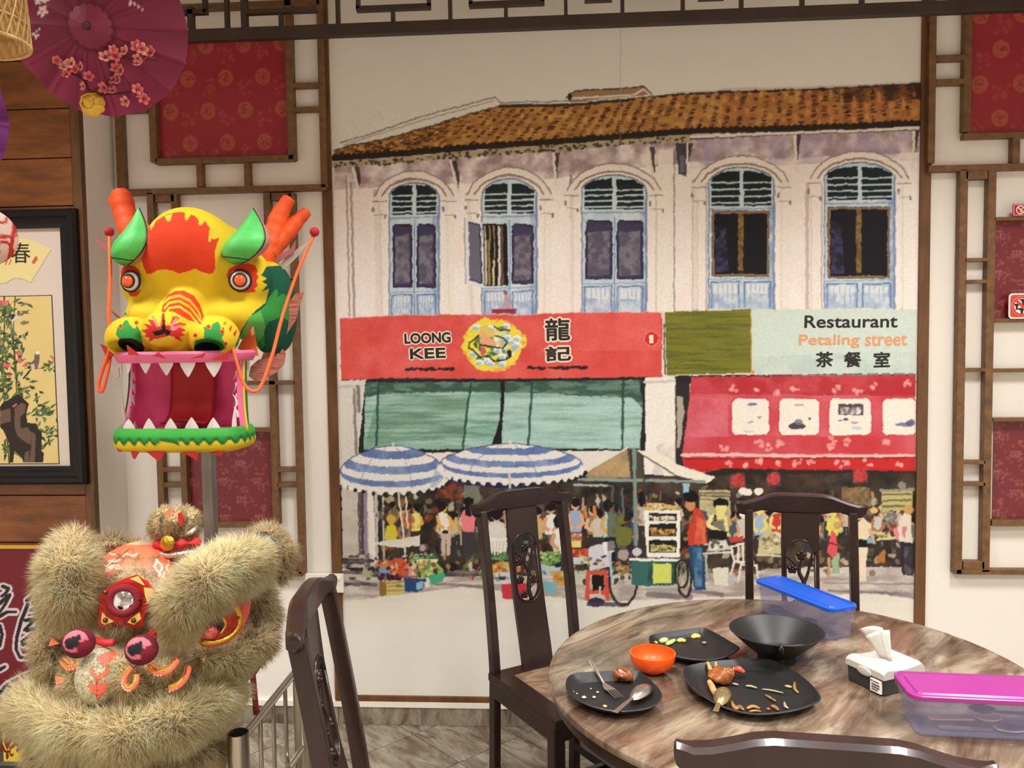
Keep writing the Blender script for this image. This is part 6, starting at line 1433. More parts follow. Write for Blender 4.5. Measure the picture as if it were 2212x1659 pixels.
# flame painted round the nose tip
P_((198, 50, 48), (445, 790), (470, 850), (490, 860), (500, 790), (512, 768), (522, 850), (545, 850), (560, 800), (590, 800), (600, 812), (560, 850), (600, 832), (645, 845), (600, 860), (642, 880), (606, 890), (636, 905), (600, 915), (615, 940), (580, 930), (568, 915), (540, 910), (480, 925), (460, 925), (425, 948), (430, 920), (400, 915), (412, 898), (382, 880), (420, 868), (395, 838), (440, 850), (420, 815), (450, 820))
P_((236, 130, 130), (545, 850), (580, 805), (592, 812), (560, 860), (620, 842), (575, 880), (550, 880)); P_((236, 130, 130), (470, 860), (445, 810), (455, 800), (482, 850))
P_((34, 28, 26), (442, 885), (470, 882), (495, 872), (503, 845), (510, 765), (516, 845), (522, 872), (552, 882), (545, 905), (528, 910), (515, 896), (490, 905), (462, 908))
# green masks over the nostrils
P_(mid_g, (236, 905), (248, 860), (275, 850), (285, 825), (305, 818), (318, 850), (345, 870), (360, 850), (375, 880), (392, 945), (388, 962), (330, 955), (260, 930))
P_(mid_g, (678, 982), (690, 935), (738, 925), (742, 890), (735, 855), (775, 870), (790, 840), (815, 828), (835, 850), (830, 880), (858, 892), (840, 925), (868, 960), (862, 985), (835, 992), (800, 962), (730, 962))
for x, y in ((690, 908), (765, 858), (842, 886), (860, 955), (265, 856), (355, 835)): dc.ell(*ZQ((x, y))[0], 5, 5, (214, 84, 44)); dc.ell(*ZQ((x, y))[0], 2.4, 2.4, (120, 40, 26))
# nostril openings
for x, y, r in ((325, 965, 78), (757, 985, 74)): dc.ell(*ZQ((x, y))[0], r * .38, 15, (22, 18, 16), 1, .28 if x < 500 else .05)
for pts in (((850, 840), (870, 820), (858, 850)), ((880, 870), (900, 845), (890, 890)), ((905, 895), (930, 870), (915, 920)), ((840, 870), (850, 855), (852, 880))): P_((196, 50, 40), *pts)
head = new_mesh('skull', V - np.array(dragon.location), F, M_PAPER, dragon, True); set_col(head.data, dc.rgb)

# eyes
M_EYEW = mat('eye_white', (196, 200, 206), rough=.25); M_EYEK = mat('eye_black', (26, 24, 28), rough=.4); M_EYEO = mat('eye_orange', (240, 88, 30), rough=.12, coat=.8)
for s, (ex_, ey_) in ((-1, (283, 608)), (1, (519, 606))):
    c = atY(ex_, ey_, -.835); R = rot_to((s * .22 + .1, -1.0, .02))
    e = MB().lathe([(.0305, -.03), (.0305, .0), (.029, .006), (.024, .011), (.017, .0135), (.0001, .0145)], 32, R, c).build('eye', M_EYEW, dragon, smooth='auto')
    MB().tube([c + R @ np.array([.0318 * math.cos(a), .0318 * math.sin(a), .001]) for a in np.linspace(0, 6.283, 33)], .0042, 8, False).build('eye_rim', M_EYEK, e, smooth=True)
    MB().lathe([(.0225, .010), (.0225, .0145), (.019, .0155), (.0001, .0155)], 28, R, c).build('pupil_ring', M_EYEK, e)
    MB().lathe([(.018, .014), (.018, .018), (.016, .0235), (.011, .028), (.005, .030), (.0001, .0305)], 28, R, c).build('pupil', M_EYEO, e, smooth='auto')

# ears: folded cups
M_EARG = mat('ear_green', (88, 196, 92), rough=.55, var=9, col2=(58, 160, 70), bump=(40, .1)); M_EARP = mat('ear_pink', (190, 130, 124), rough=.6); M_BLK = mat('black_trim', (26, 20, 22), rough=.5)
def ear(bpx, tpx, Y, lean, scale=1.0):
    B = atY(*bpx, Y); T = atY(*tpx, Y + .03); ax = T - B; L_ = np.linalg.norm(ax); R = rot_to(ax, (0, 1, 0))
    ts = [0, .06, .14, .26, .4, .55, .7, .85, 1]; rs = [.012, .034, .05, .06, .058, .045, .03, .015, .002]
    def sec(t, a, k=1.0):
        r = np.interp(t, ts, rs) * scale * k; ctr = B + ax * t + np.array([.02 * math.sin(t * 3.1), 0, 0]) * scale
        d = np.array([-.35, -1.0, 0]); d /= np.linalg.norm(d); e = np.array([-d[1], d[0], 0])
        # facets give the creased paper look
        a2 = round(a / .62) * .62 * .45 + a * .55
        return ctr + (d * math.cos(a2) * 1.0 + e * math.sin(a2) * .98) * r
    A0, A1 = -1.75, 1.28
    o = MB().grid(lambda u, v: sec(v, A0 + (A1 - A0) * u), 13, 18).build('ear', M_EARG, dragon, smooth='auto', solid=.003)
    MB().grid(lambda u, v: sec(v, A1 + (A1 - A0 - .4) * -u * .0 + .0 + u * 1.35, 1 - u * .45), 6, 18).build('ear_lining', M_EARP, o, smooth=True, solid=.002)
    MB().tube([sec(v, A1) for v in np.linspace(0, 1, 18)] , .003, 6).build('ear_trim', M_BLK, o, smooth=True)
    MB().tube([sec(v, A0) for v in np.linspace(0, .5, 10)] , .003, 6).build('ear_trim', M_BLK, o, smooth=True)
    MB().tube([sec(0.1 + .04 * math.cos(3 * u), A0 + (A1 - A0) * u, 1.03) for u in np.linspace(0, 1, 12)] , .0025, 6).build('ear_trim', M_BLK, o, smooth=True)
ear((272, 572), (299, 450), -.84, 0, 1.12); ear((516, 570), (545, 451), -.83, 0, 1.3)

# antlers
M_ANT = mat('antler_orange', (240, 92, 28), rough=.6, var=8, col2=(206, 66, 18), bump=(26, .25))
def antler(paths):
    b = MB()
    for pts, rad in paths:
        P = catmull([atY(x, y, Y) for x, y, Y in pts], 8); n = len(P)
        rr = np.interp(np.linspace(0, 1, n), np.linspace(0, 1, len(rad)), rad) * (1 + .035 * np.sin(np.arange(n) * 1.3) + .03 * np.sin(np.arange(n) * .57 + 1))
        P2 = np.vstack([P, P[-1] + (P[-1] - P[-2]) * .6]); b.tube(P2, list(rr) + [rr[-1] * .35], 12)
    return b.build('antler', M_ANT, dragon, smooth=True)
antler([([(563, 580, -.62), (580, 540, -.6), (592, 500, -.58), (605, 462, -.57), (625, 428, -.56)], [.03, .037, .036, .03, .022]), ([(580, 548, -.6), (612, 512, -.57), (640, 480, -.55), (664, 456, -.54)], [.034, .031, .026, .018])])
antler([([(300, 560, -.62), (285, 510, -.6), (272, 465, -.58), (262, 425, -.57), (258, 410, -.57)], [.03, .038, .04, .036, .024]), ([(280, 490, -.6), (262, 460, -.57), (246, 428, -.56)], [.03, .026, .02])])

# lips, palate, jaw: ribbons along a U-shaped plan
def upath(w, yb, yf, n=60, sq=2.6):
    """plan curve from the left hinge round the front to the right hinge"""
    out = []
    for a in np.linspace(-math.pi / 2, math.pi / 2, n):
        s, c = math.sin(a), math.cos(a)
        out.append((DX + w * np.sign(s) * abs(s) ** (2 / sq), yb + (yf - yb) * abs(c) ** (2 / sq)))
    return np.array(out)
def pnorm(P):
    T = np.gradient(P, axis=0); N_ = np.stack([T[:, 1], -T[:, 0]], 1); return N_ / np.linalg.norm(N_, axis=1)[:, None]
M_LIP = mat('lip_pink', (226, 108, 150), rough=.55, bump=(40, .08)); M_TOOTH = mat('tooth_white', (232, 226, 224), rough=.45, transl=.25); M_SPIKE = mat('spike_red', (176, 34, 36), rough=.6); M_TONGUE = mat('tongue_red', (172, 30, 34), rough=.6, var=7, col2=(140, 22, 28))
LP = upath(.196, -.80, -1.0); LN = pnorm(LP)
if LN[30, 1] > 0: LN = -LN
def ribbon(P, N_, prof, name, m, parent, closed=False, sub=None, **k):
    V = []; n = len(P)
    for (o, z) in prof:
        for i in range(n): V.append((P[i, 0] + N_[i, 0] * o, P[i, 1] + N_[i, 1] * o, z))
    K = len(prof); Fq = [(a * n + i, a * n + i + 1, (a + 1) * n + i + 1, (a + 1) * n + i) for a in range(K - 1) for i in range(n - 1)]
    return MB().raw(V, Fq).build(name, m, parent, smooth='auto', **k)
wav = lambda i: 0
lip = ribbon(LP, LN, [(-.012, 1.606), (.008, 1.606), (.016, 1.598), (.012, 1.582), (.004, 1.572), (-.004, 1.574), (-.006, 1.585), (-.03, 1.59)], 'upper_lip', M_LIP, dragon)
pal = [tuple(p) for p in (LP[:, :2])] + [(DX + .17, -.74), (DX - .17, -.74)]
MB().plate([pal], .012, lambda u, v, w: (u, v, 1.579 + w)).build('palate', M_LIP, dragon)
def tooth(c, tang, nrm, w, h, dirz, parent, name='tooth', curve=.0):
    tang = np.asarray(tang, float); tang /= np.linalg.norm(tang); nrm = np.asarray(nrm, float)
    c = np.asarray(c, float); pts = []
    for t, k in ((0, 1), (.35, .78), (.7, .42), (.92, .16), (1, .03)):
        pts.append((t, k))
    V = []
    for t, k in pts:
        q = c + np.array([0, 0, dirz * h * t]) + nrm * curve * t * t
        for (a, b) in ((-k, 0), (0, 1), (k, 0), (0, -1)): V.append(q + tang * w / 2 * a + nrm * .0045 * b * (k + .1))
    n = 4; K = len(pts); Fq = [(a * n + i, a * n + (i + 1) % n, (a + 1) * n + (i + 1) % n, (a + 1) * n + i) for a in range(K - 1) for i in range(n)] + [(0, 1, 2, 3), tuple(range(4 * K - 4, 4 * K))]
    return MB().raw(V, Fq).build(name, M_TOOTH, parent)
def along(P, x):     # nearest index on the front part of a U path with given x
    i = np.argmin(np.abs(P[:, 0] - x) + 0.6 * np.maximum(0, P[:, 1] + .86)); return i
def nv3(v): return np.array([v[0], v[1], 0.0])
for tx, w, h in ((-.165, .05, .042), (-.118, .042, .04), (-.052, .042, .038), (.012, .05, .044), (.078, .05, .05), (.142, .056, .052)):
    i = along(LP, DX + tx); T = LP[min(i + 1, 59)] - LP[i - 1]
    tooth((LP[i, 0] - LN[i, 0] * .002, LP[i, 1] - LN[i, 1] * .002, 1.578), nv3(T), nv3(LN[i]), w, h, -1, lip)
for tx, ty, w, h in ((.19, -.84, .04, .05), (.188, -.79, .034, .06), (-.19, -.84, .04, .05), (-.188, -.78, .034, .05)):
    tooth((DX + tx * .96, ty, 1.578), (0, 1, 0), (1 if tx > 0 else -1, 0, 0), w, h, -1, lip)
def leafplate(pts_px, Y, name, m, parent, th=.005, bend=0.0, zq=True, vcolor=None):
    P = ZQ(*pts_px) if zq else list(pts_px); W = [atY(x, y, Y) for x, y in P]
    o = np.mean(W, 0)
    return MB().plate([[(p[0], p[2]) for p in (W if True else W)]], th, lambda u, v, w: (u, Y - th / 2 + w + bend * (u - o[0]), v)).build(name, m, parent)
for pts, Y in ((((252, 1003), (150, 955), (180, 1015), (175, 1020), (215, 1030)), -.88), (((375, 1020), (300, 962), (312, 1018)), -.99), (((660, 1040), (748, 1006), (730, 1035)), -1.0), (((785, 1045), (892, 990), (870, 1045), (855, 1050)), -.95), (((450, 1025), (480, 1005), (530, 1040)), -1.01)):
    leafplate(pts, Y - .04, 'lip_spike', M_SPIKE, lip)
# mouth lining and outer shell
MP = upath(.172, -.845, -.775, 60, 3.4)       # note: closed towards the back
MP[:, 1] = np.clip(MP[:, 1], -.92, -.76); MN = pnorm(MP)
if MN[30, 1] < 0: MN = -MN
def wallgrid(off, name, m, z0=1.352, z1=1.588):
    V = []; n = len(MP); zs = np.linspace(z0, z1, 14)
    for z in zs:
        q = (z - z0) / (z1 - z0); fw = .035 * (1 - q) ** 1.6
        for i in range(n):
            s = abs(MP[i, 0] - DX) / .172; f = max(0, (-.79 - MP[i, 1]) / .055)
            V.append((MP[i, 0] + MN[i, 0] * off + (MP[i, 0] - DX) * (.10 * (1 - q) - .22 * q * (1 - q)) * f, MP[i, 1] + MN[i, 1] * off - fw * f, z))
    Fq = [(a * n + i, a * n + i + 1, (a + 1) * n + i + 1, (a + 1) * n + i) for a in range(13) for i in range(n - 1)]
    return V, Fq, n
V1, F1, n1 = wallgrid(0, '', None); lining = MB().raw(V1, F1).build('mouth_lining', mat('mouth_pink', (224, 84, 134), rough=.6, var=9, col2=(200, 62, 112), bump=(30, .2)), dragon, smooth=True, solid=.003)
V2, F2, _ = wallgrid(.016, '', None); MB().raw(V2, F2).build('cheek_shell', mat('cheek_green', (44, 116, 60), rough=.6), dragon, smooth=True, solid=.003)
for k, col in ((0, -1), (n1 - 1, 1)):      # pink front edge of each cheek with its yellow piping
    A = [np.array(V1[a * n1 + k]) for a in range(14)]; B = [np.array(V2[a * n1 + k]) + np.array([col * (.004 if col > 0 else -.008), 0, 0]) for a in range(14)]
    e = MB().grid(lambda u, v: A[int(round(v * 13))] * (1 - u) + B[int(round(v * 13))] * u - np.array([0, .004, 0]), 3, 14).build('cheek_edge', M_LIP, lining, solid=.004)
    if col > 0: MB().tube([b - np.array([0, .003, 0]) for b in B], .004, 6).build('yellow_piping', mat('piping_yellow', (212, 184, 42), rough=.6), lining, smooth=True)
    for a, w, h in ((11, .03, .03), (9, .03, .034), (7, .03, .034), (5, .03, .036), (3, .03, .034)):
        c = A[a]; tooth(c - np.array([0, .004, .01]), (0, 1, .0), (col * -.6, -.5, 0), w, h, -1 if a > 6 else 1, lining, curve=.02)
tp_ = [(-.79, 1.577), (-.792, 1.52), (-.80, 1.46), (-.815, 1.41), (-.84, 1.385), (-.87, 1.376), (-.89, 1.380)]
def tong(u, v):
    k = v * (len(tp_) - 1); i = min(int(k), len(tp_) - 2); f = k - i; y = tp_[i][0] * (1 - f) + tp_[i + 1][0] * f; z = tp_[i][1] * (1 - f) + tp_[i + 1][1] * f
    return (DX + (u - .5) * (.15 - .012 * v), y - .012 * math.sin(math.pi * u), z + .012 * math.sin(math.pi * u) * v)
MB().grid(tong, 12, 20).build('tongue', M_TONGUE, dragon, smooth=True, solid=.006)
# lower jaw: green and yellow painted ribbon with saw-tooth border
JP = upath(.196, -.82, -.965, 300, 4.5); JN = pnorm(JP)
if JN[150, 1] > 0: JN = -JN
jprof = [(-.045, 1.352), (-.03, 1.360), (-.012, 1.368), (0, 1.371), (.006, 1.366), (.011, 1.358), (.0135, 1.35), (.015, 1.342), (.0155, 1.336), (.0155, 1.33), (.015, 1.324), (.0135, 1.318), (.011, 1.312), (.007, 1.307), (.0, 1.302), (-.012, 1.297), (-.035, 1.294), (-.07, 1.293)]
Vj = []; Cj = []
cum = np.concatenate([[0], np.cumsum(np.linalg.norm(np.diff(JP, axis=0), axis=1))])
for (o, z) in jprof:
    for i in range(300):
        Vj.append((JP[i, 0] + JN[i, 0] * o, JP[i, 1] + JN[i, 1] * o, z))
        saw = (cum[i] / .033) % 1; edge = 1.318 + .018 * (1 - abs(2 * saw - 1))
        if o < -.002 and z > 1.34: c = (226, 108, 150)
        elif z < edge: c = (214, 186, 42)
        elif z < edge + .012: c = (30, 100, 50)
        else: c = (62, 156, 62) if z > 1.345 else (44, 130, 56)
        Cj.append(c)
Fj = [(a * 300 + i, a * 300 + i + 1, (a + 1) * 300 + i + 1, (a + 1) * 300 + i) for a in range(len(jprof) - 1) for i in range(299)]
jaw = new_mesh('lower_jaw', np.array(Vj) - np.array(dragon.location), Fj, M_PAPER, dragon, True); set_col(jaw.data, np.array(Cj))
JPb = upath(.168, -.79, -.925, 60, 5.0)
MB().plate([[tuple(p) for p in JPb]], .006, lambda u, v, w: (u, v, 1.353 + w)).build('jaw_floor', M_LIP, jaw)
MB().plate([[tuple(p) for p in JPb]], .006, lambda u, v, w: (u, v, 1.292 + w)).build('jaw_underside', mat('jaw_yellow', (212, 184, 42), rough=.6), jaw)
for tx, w, h in ((-.14, .045, .038), (-.072, .045, .04), (-.004, .046, .04), (.062, .05, .042), (.128, .048, .04)):
    i = along(JP, DX + tx); tooth((DX + tx, JP[i, 1] + .014, 1.362), (1, 0, 0), (0, -1, 0), w, h, 1, jaw)
for tx, ty, h in ((-.176, -.90, .10), (.174, -.90, .09), (.178, -.85, .07), (-.178, -.84, .06)):
    tooth((DX + tx, ty, 1.362), (.3, 1, 0), (1 if tx > 0 else -1, 0, 0), .026, h, 1, jaw, curve=.01)
for pts, Y in ((((245, 1530), (285, 1562), (262, 1572), (248, 1560)), -.95), (((325, 1566), (368, 1574), (345, 1612), (334, 1600)), -.96), (((412, 1568), (520, 1564), (498, 1612), (480, 1622)), -.965), (((615, 1570), (710, 1574), (702, 1618)), -.965), (((768, 1572), (852, 1568), (838, 1596)), -.95), (((895, 1545), (968, 1500), (962, 1540), (925, 1556)), -.88)):
    leafplate(pts, Y, 'chin_spike', M_SPIKE, jaw)
# side fins, blades and small spikes behind the cheek
M_FIN = mat('fin_fabric', (206, 88, 76), rough=.6, var=30, col2=(236, 176, 160), stretch=(1, 1, 5), transl=.35); M_BLADE = mat('pale_blade', (206, 190, 178), rough=.5, transl=.3); M_PINKB = mat('pink_blade', (190, 110, 112), rough=.5, transl=.3); M_ORF = mat('fin_orange', (236, 120, 60), rough=.6)
leafplate(((1085, 830), (1150, 800), (1200, 790), (1225, 720), (1260, 670), (1310, 655), (1285, 730), (1262, 820), (1210, 900), (1150, 960), (1090, 990), (1070, 975), (1110, 900)), -.64, 'fin', M_FIN, dragon, .004)
leafplate(((1005, 1085), (1050, 1045), (1110, 1030), (1160, 1025), (1185, 985), (1205, 1010), (1195, 1070), (1150, 1120), (1080, 1155), (1030, 1165), (995, 1140)), -.66, 'fin', M_FIN, dragon, .004)
leafplate(((1085, 985), (1150, 960), (1130, 1020), (1100, 1070), (1060, 1060)), -.65, 'fin', M_FIN, dragon, .004)
leafplate(((1140, 555), (1200, 470), (1290, 400), (1345, 368), (1290, 440), (1200, 530)), -.60, 'blade', M_BLADE, dragon, .004)
leafplate(((1095, 500), (1150, 450), (1230, 420), (1262, 365), (1255, 430), (1180, 480), (1120, 520)), -.61, 'blade', M_PINKB, dragon, .004)
leafplate(((210, 440), (200, 400), (115, 345), (135, 385), (170, 420)), -.66, 'blade', M_PINKB, dragon, .004)
leafplate(((930, 985), (1000, 845), (1015, 845), (1050, 1025), (1000, 1015), (985, 1000)), -.74, 'fin', M_ORF, dragon, .004)
for pts, Y in ((((1068, 768), (1138, 738), (1090, 805)), -.66), (((280, 820), (205, 760), (240, 800)), -.8), (((250, 870), (205, 830), (225, 865)), -.85), (((240, 840), (215, 840), (235, 870)), -.85)):
    leafplate(pts, Y, 'cheek_spike', M_SPIKE, dragon)
leafplate(((330, 1110), (362, 1080), (372, 1130), (350, 1152), (328, 1140)), -.72, 'cheek_fin', M_FIN, dragon, .006); leafplate(((200, 1075), (255, 1090), (258, 1140), (240, 1158), (215, 1110)), -.84, 'cheek_fin', M_BLADE, dragon, .004)
# wire whiskers with red balls
M_WIRE = mat('whisker_orange', (236, 96, 40), rough=.5); M_BALL = mat('felt_red', (166, 28, 36), rough=.8)
def whisker(pts, ball):
    P = catmull([atY(*ZQ((x, y))[0], Y) for x, y, Y in pts], 7)
    o = MB().tube(P, .0055, 8).build('whisker', M_WIRE, dragon, smooth=True)
    MB().ball(atY(*ZQ(ball[:2])[0], ball[2]), .0155, 18, 12).build('whisker_ball', M_BALL, o, smooth=True)
whisker([(900, 965, -.93), (925, 1060, -.95), (965, 1180, -.96), (1015, 1225, -.96), (1065, 1190, -.94), (1130, 1010, -.90), (1185, 800, -.86), (1265, 560, -.8), (1362, 340, -.75)], (1368, 318, -.75))
whisker([(212, 985, -.9), (190, 1120, -.93), (160, 1225, -.94), (138, 1195, -.94), (160, 1110, -.93), (195, 1010, -.92), (205, 940, -.92), (196, 780, -.9), (205, 560, -.86), (200, 330, -.8)], (200, 318, -.8))
# steel pole and its floor plate
M_GALV = mat('galvanised_steel', (150, 146, 140), rough=.42, metal=.85, var=20, col2=(120, 116, 110), stretch=(1, 1, .2))
MB().box((DX - .018, -.718, .012), (DX + .018, -.682, 1.30)).build('pole', M_GALV, dragon, bevel=.002)
MB().box((DX - .16, -.84, 0), (DX + .16, -.56, .012)).build('floor_plate', M_GALV, dragon, bevel=.002)
# ================================================================== lion dance head
ZR = zoomer(0, 1070, .3551)
def LPt(X, Y, D): return atY(*ZR((X, Y))[0], D)
KZ = .3551 / FPX                       # metres per zoom pixel and metre of depth
def lrad(r, D): return r * KZ * (D + 3.4)
lion = thing('lion_head', (LPt(800, 1000, -1.2)[0], -1.25, .52), 'cream furry lion dance head with red mirror plate, gold eye and horn', 'lion head')
LO = np.array(lion.location)
M_HIDE = mat('lion_hide', (244, 220, 172), rough=.9)
M_FUR = mat('lion_fur', rough=.9, vcol=True, spec=.08, transl=.62)
fur_rng = np.random.RandomState(4)
def fur_on(name, V, F, parent, density, length, comb=(0, 0, -.35), base=(255, 232, 180), tip=(255, 242, 204), curl=.5, dark=None, width=.0008):
    tri = np.concatenate([F[:, [0, 1, 2]], F[:, [0, 2, 3]]]); A, B, C = V[tri[:, 0]], V[tri[:, 1]], V[tri[:, 2]]
    nrm = np.cross(B - A, C - A); ar = np.linalg.norm(nrm, axis=1) / 2; nrm = nrm / (2 * ar[:, None] + 1e-12)
    N = int(ar.sum() * density); t = fur_rng.choice(len(tri), N, p=ar / ar.sum())
    r1, r2 = np.sqrt(fur_rng.rand(N)), fur_rng.rand(N)
    P = A[t] * (1 - r1)[:, None] + B[t] * (r1 * (1 - r2))[:, None] + C[t] * (r1 * r2)[:, None]; n = nrm[t]
    # smooth vertex normals for direction
    vn = np.zeros_like(V); fn = np.cross(V[F[:, 1]] - V[F[:, 0]], V[F[:, 2]] - V[F[:, 0]])
    for k in range(4): np.add.at(vn, F[:, k], fn)
    vn /= np.linalg.norm(vn, axis=1)[:, None] + 1e-12; n = vn[tri[t, 0]]
    # tuft noise shared by neighbours
    q = P * 34
    tuft = np.stack([np.sin(q[:, 0] * 1.7 + 2.1 * np.sin(q[:, 2] * 1.3) + k) + np.sin(q[:, 2] * 2.3 + 1.7 * np.sin(q[:, 1] * 1.9 + k * 2.2)) for k in (0.3, 1.9, 3.6)], 1)
    d = n + np.asarray(comb) + tuft * .20 * curl + fur_rng.randn(N, 3) * .42; d /= np.linalg.norm(d, axis=1)[:, None]
    L_ = length * (0.65 + .7 * fur_rng.rand(N))[:, None]
    side = np.cross(d, fur_rng.randn(N, 3)); side /= np.linalg.norm(side, axis=1)[:, None]
    bend = (np.asarray(comb) * .5 + tuft * .2 * curl + fur_rng.randn(N, 3) * .15)
    w = width * (.7 + .6 * fur_rng.rand(N))[:, None]
    m1 = P + d * L_ * .5 + bend * L_ * .10; tp = P + d * L_ * .92 + bend * L_ * .42; root = P - d * L_ * .12
    VV = np.stack([root - side * w, root + side * w, m1 + side * w * .7, m1 - side * w * .7, tp], 1).reshape(-1, 3)
    b = np.arange(N)[:, None] * 5
    quads = (b + np.array([[0, 1, 2, 3]])); tris = (b + np.array([[3, 2, 4]]))
    me = bpy.data.meshes.new(name); nl = N * 7
    me.vertices.add(len(VV)); me.vertices.foreach_set('co', (VV - LO).astype(np.float32).ravel())
    loops = np.concatenate([quads, tris], 1).ravel().astype(np.int32); st = (np.arange(N)[:, None] * 7 + np.array([[0, 4]])).ravel().astype(np.int32)
    me.loops.add(nl); me.loops.foreach_set('vertex_index', loops); me.polygons.add(2 * N); me.polygons.foreach_set('loop_start', st); me.update(calc_edges=True)
    me.polygons.foreach_set('use_smooth', np.ones(2 * N, bool))
    NN = n * 1.0 + d * .25; NN /= np.linalg.norm(NN, axis=1)[:, None]
    me.normals_split_custom_set_from_vertices(np.repeat(NN, 5, 0).tolist())
    me.materials.append(M_FUR)
    o = bpy.data.objects.new(name, me); COL.objects.link(o); o.parent = parent; o['kind'] = 'stuff'
    var = (fur_rng.rand(N, 1) - .5) * 26 + tuft[:, :1] * 5
    cb_ = np.asarray(base, float) + var; ct_ = np.asarray(tip, float) + var
    if dark is not None: k = dark(P)[:, None]; cb_ = cb_ * (1 - k) + np.array((186, 160, 124)) * k; ct_ = ct_ * (1 - k) + np.array((206, 184, 150)) * k  # grey-brown mix: grey crest fur, elsewhere shade put into the coat colour
    CC = np.stack([cb_ * .95, cb_ * .95, (cb_ + ct_) / 2, (cb_ + ct_) / 2, ct_], 1).reshape(-1, 3); set_col(me, CC)
    return o
def fur_part(name, chain, length, density=260000, h=.008, k=.03, extra=None, **kw):
    """chain: list of (X, Y, radius_px, depth) in zoom pixels; a smooth padded roll with its coat"""
    C = [(LPt(X, Y, D), max(.012, lrad(r, D) - length * .55)) for X, Y, r, D in chain]
    pts = np.array([c for c, r in C]); R = max(r for c, r in C)
    def fn(X, Y, Z):
        d = None
        if len(C) == 1: return sd_ell(X, Y, Z, C[0][0], C[0][1])
        for (a, ra), (b, rb) in zip(C[:-1], C[1:]):
            e = sd_cap(X, Y, Z, a, b, ra, rb); d = e if d is None else smin(d, e, k)
        return d
    V, F = sdf_mesh(fn, pts.min(0) - R - .03, pts.max(0) + R + .03, h)
    o = new_mesh(name, V - LO, F, M_HIDE, lion, True)
    fur_on('fur', V, F, lion, density, length, **kw) if False else None
    f = fur_on('fur', V, F, o, density, length, **kw); return o
# inner frame of the head so nothing shows through
def shell(X, Y, Z):
    a = LPt(880, 560, -1.10); d = sd_ell(X, Y, Z, a, (.155, .17, .135))
    d = smin(d, sd_ell(X, Y, Z, LPt(780, 900, -1.17), (.2, .16, .15)), .05)
    d = smin(d, sd_ell(X, Y, Z, LPt(1280, 820, -1.12), (.115, .12, .13)), .05)
    d = smin(d, sd_ell(X, Y, Z, LPt(760, 1250, -1.25), (.2, .15, .1)), .04)
    return d
c0 = LPt(850, 850, -1.15); V, F = sdf_mesh(shell, c0 - .42, c0 + .42, .0042)
sx_, sy_ = proj(V); k_ = .3551; lc = Canvas((sx_ - 0) / k_, (sy_ - 1070) / k_, (196, 172, 136))
lc.poly([(540, 300), (1300, 300), (1180, 480), (1040, 560), (900, 480), (740, 470), (600, 560)], (236, 108, 74))
rl = random.Random(9)
for k in range(46):           # painted waves of the forehead
    x0 = rl.uniform(580, 1180); y0 = rl.uniform(360, 540); pts = [(x0 + 22 * q, y0 + 16 * math.sin(q * 1.5 + k) + q * (4 if x0 > 850 else -6)) for q in range(6)]
    if x0 < 800: lc.line(pts, 8, (250, 214, 186) if k % 3 else (96, 74, 40), .9)
    else: lc.line([(p[1] - y0 + x0, p[0] - x0 + y0) for p in pts], 9, (250, 216, 190) if k % 2 else (104, 82, 40), .9)
for k in range(16): lc.ell(rl.uniform(600, 1150), rl.uniform(370, 470), rl.uniform(14, 34), rl.uniform(5, 10), (116, 96, 56), .8, rl.uniform(-.4, .4))
lc.poly([(420, 1000), (1300, 1000), (1300, 1290), (380, 1290)], (176, 150, 112))
so = new_mesh('head_shell', V - LO, F, mat('lion_shell', rough=.45, vcol=True), lion, True); set_col(so.data, lc.rgb)

top_dark = lambda P: np.clip((P[:, 1] + 1.22) / .12, 0, .85)
fur_part('brow', [(440, 330, 150, -1.30), (420, 460, 178, -1.34), (410, 610, 160, -1.36), (380, 730, 120, -1.34)], .042)
fur_part('brow', [(1085, 800, 120, -1.38), (1120, 650, 160, -1.39), (1240, 540, 190, -1.36), (1400, 450, 185, -1.28), (1550, 390, 145, -1.20)], .044)
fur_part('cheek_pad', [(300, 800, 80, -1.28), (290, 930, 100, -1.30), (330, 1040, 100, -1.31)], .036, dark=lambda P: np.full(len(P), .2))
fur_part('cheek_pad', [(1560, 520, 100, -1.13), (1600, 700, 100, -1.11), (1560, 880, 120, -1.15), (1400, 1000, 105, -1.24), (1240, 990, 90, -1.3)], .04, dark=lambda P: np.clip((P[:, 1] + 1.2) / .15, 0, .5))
fur_part('forehead_pad', [(680, 620, 110, -1.27), (800, 560, 120, -1.25), (900, 660, 110, -1.27), (760, 780, 110, -1.29), (660, 720, 90, -1.29)], .02, density=260000, base=(246, 226, 184))
fur_part('mouth_roll', [(200, 1200, 130, -1.30), (190, 1320, 150, -1.38), (420, 1430, 165, -1.46), (750, 1460, 165, -1.48), (1050, 1390, 165, -1.42), (1280, 1260, 150, -1.28), (1410, 1180, 115, -1.17)], .048)
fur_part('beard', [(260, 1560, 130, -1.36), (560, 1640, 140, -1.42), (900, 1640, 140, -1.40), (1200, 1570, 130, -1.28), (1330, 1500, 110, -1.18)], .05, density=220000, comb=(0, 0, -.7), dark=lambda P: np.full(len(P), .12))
fur_part('nose_pad', [(480, 1060, 66, -1.42), (430, 1160, 64, -1.42), (520, 1240, 60, -1.44)], .024); fur_part('nose_pad', [(740, 1020, 60, -1.42), (770, 1130, 90, -1.43), (830, 1210, 80, -1.43)], .026)
fur_part('cheek_puff', [(900, 1080, 80, -1.38), (1020, 1080, 90, -1.36), (1100, 1120, 70, -1.33)], .026); fur_part('cheek_puff', [(940, 1200, 76, -1.39), (1040, 1190, 60, -1.38)], .024); fur_part('cheek_puff', [(420, 1030, 62, -1.38), (400, 1090, 50, -1.38)], .02); fur_part('cheek_puff', [(440, 1190, 70, -1.41)], .022)
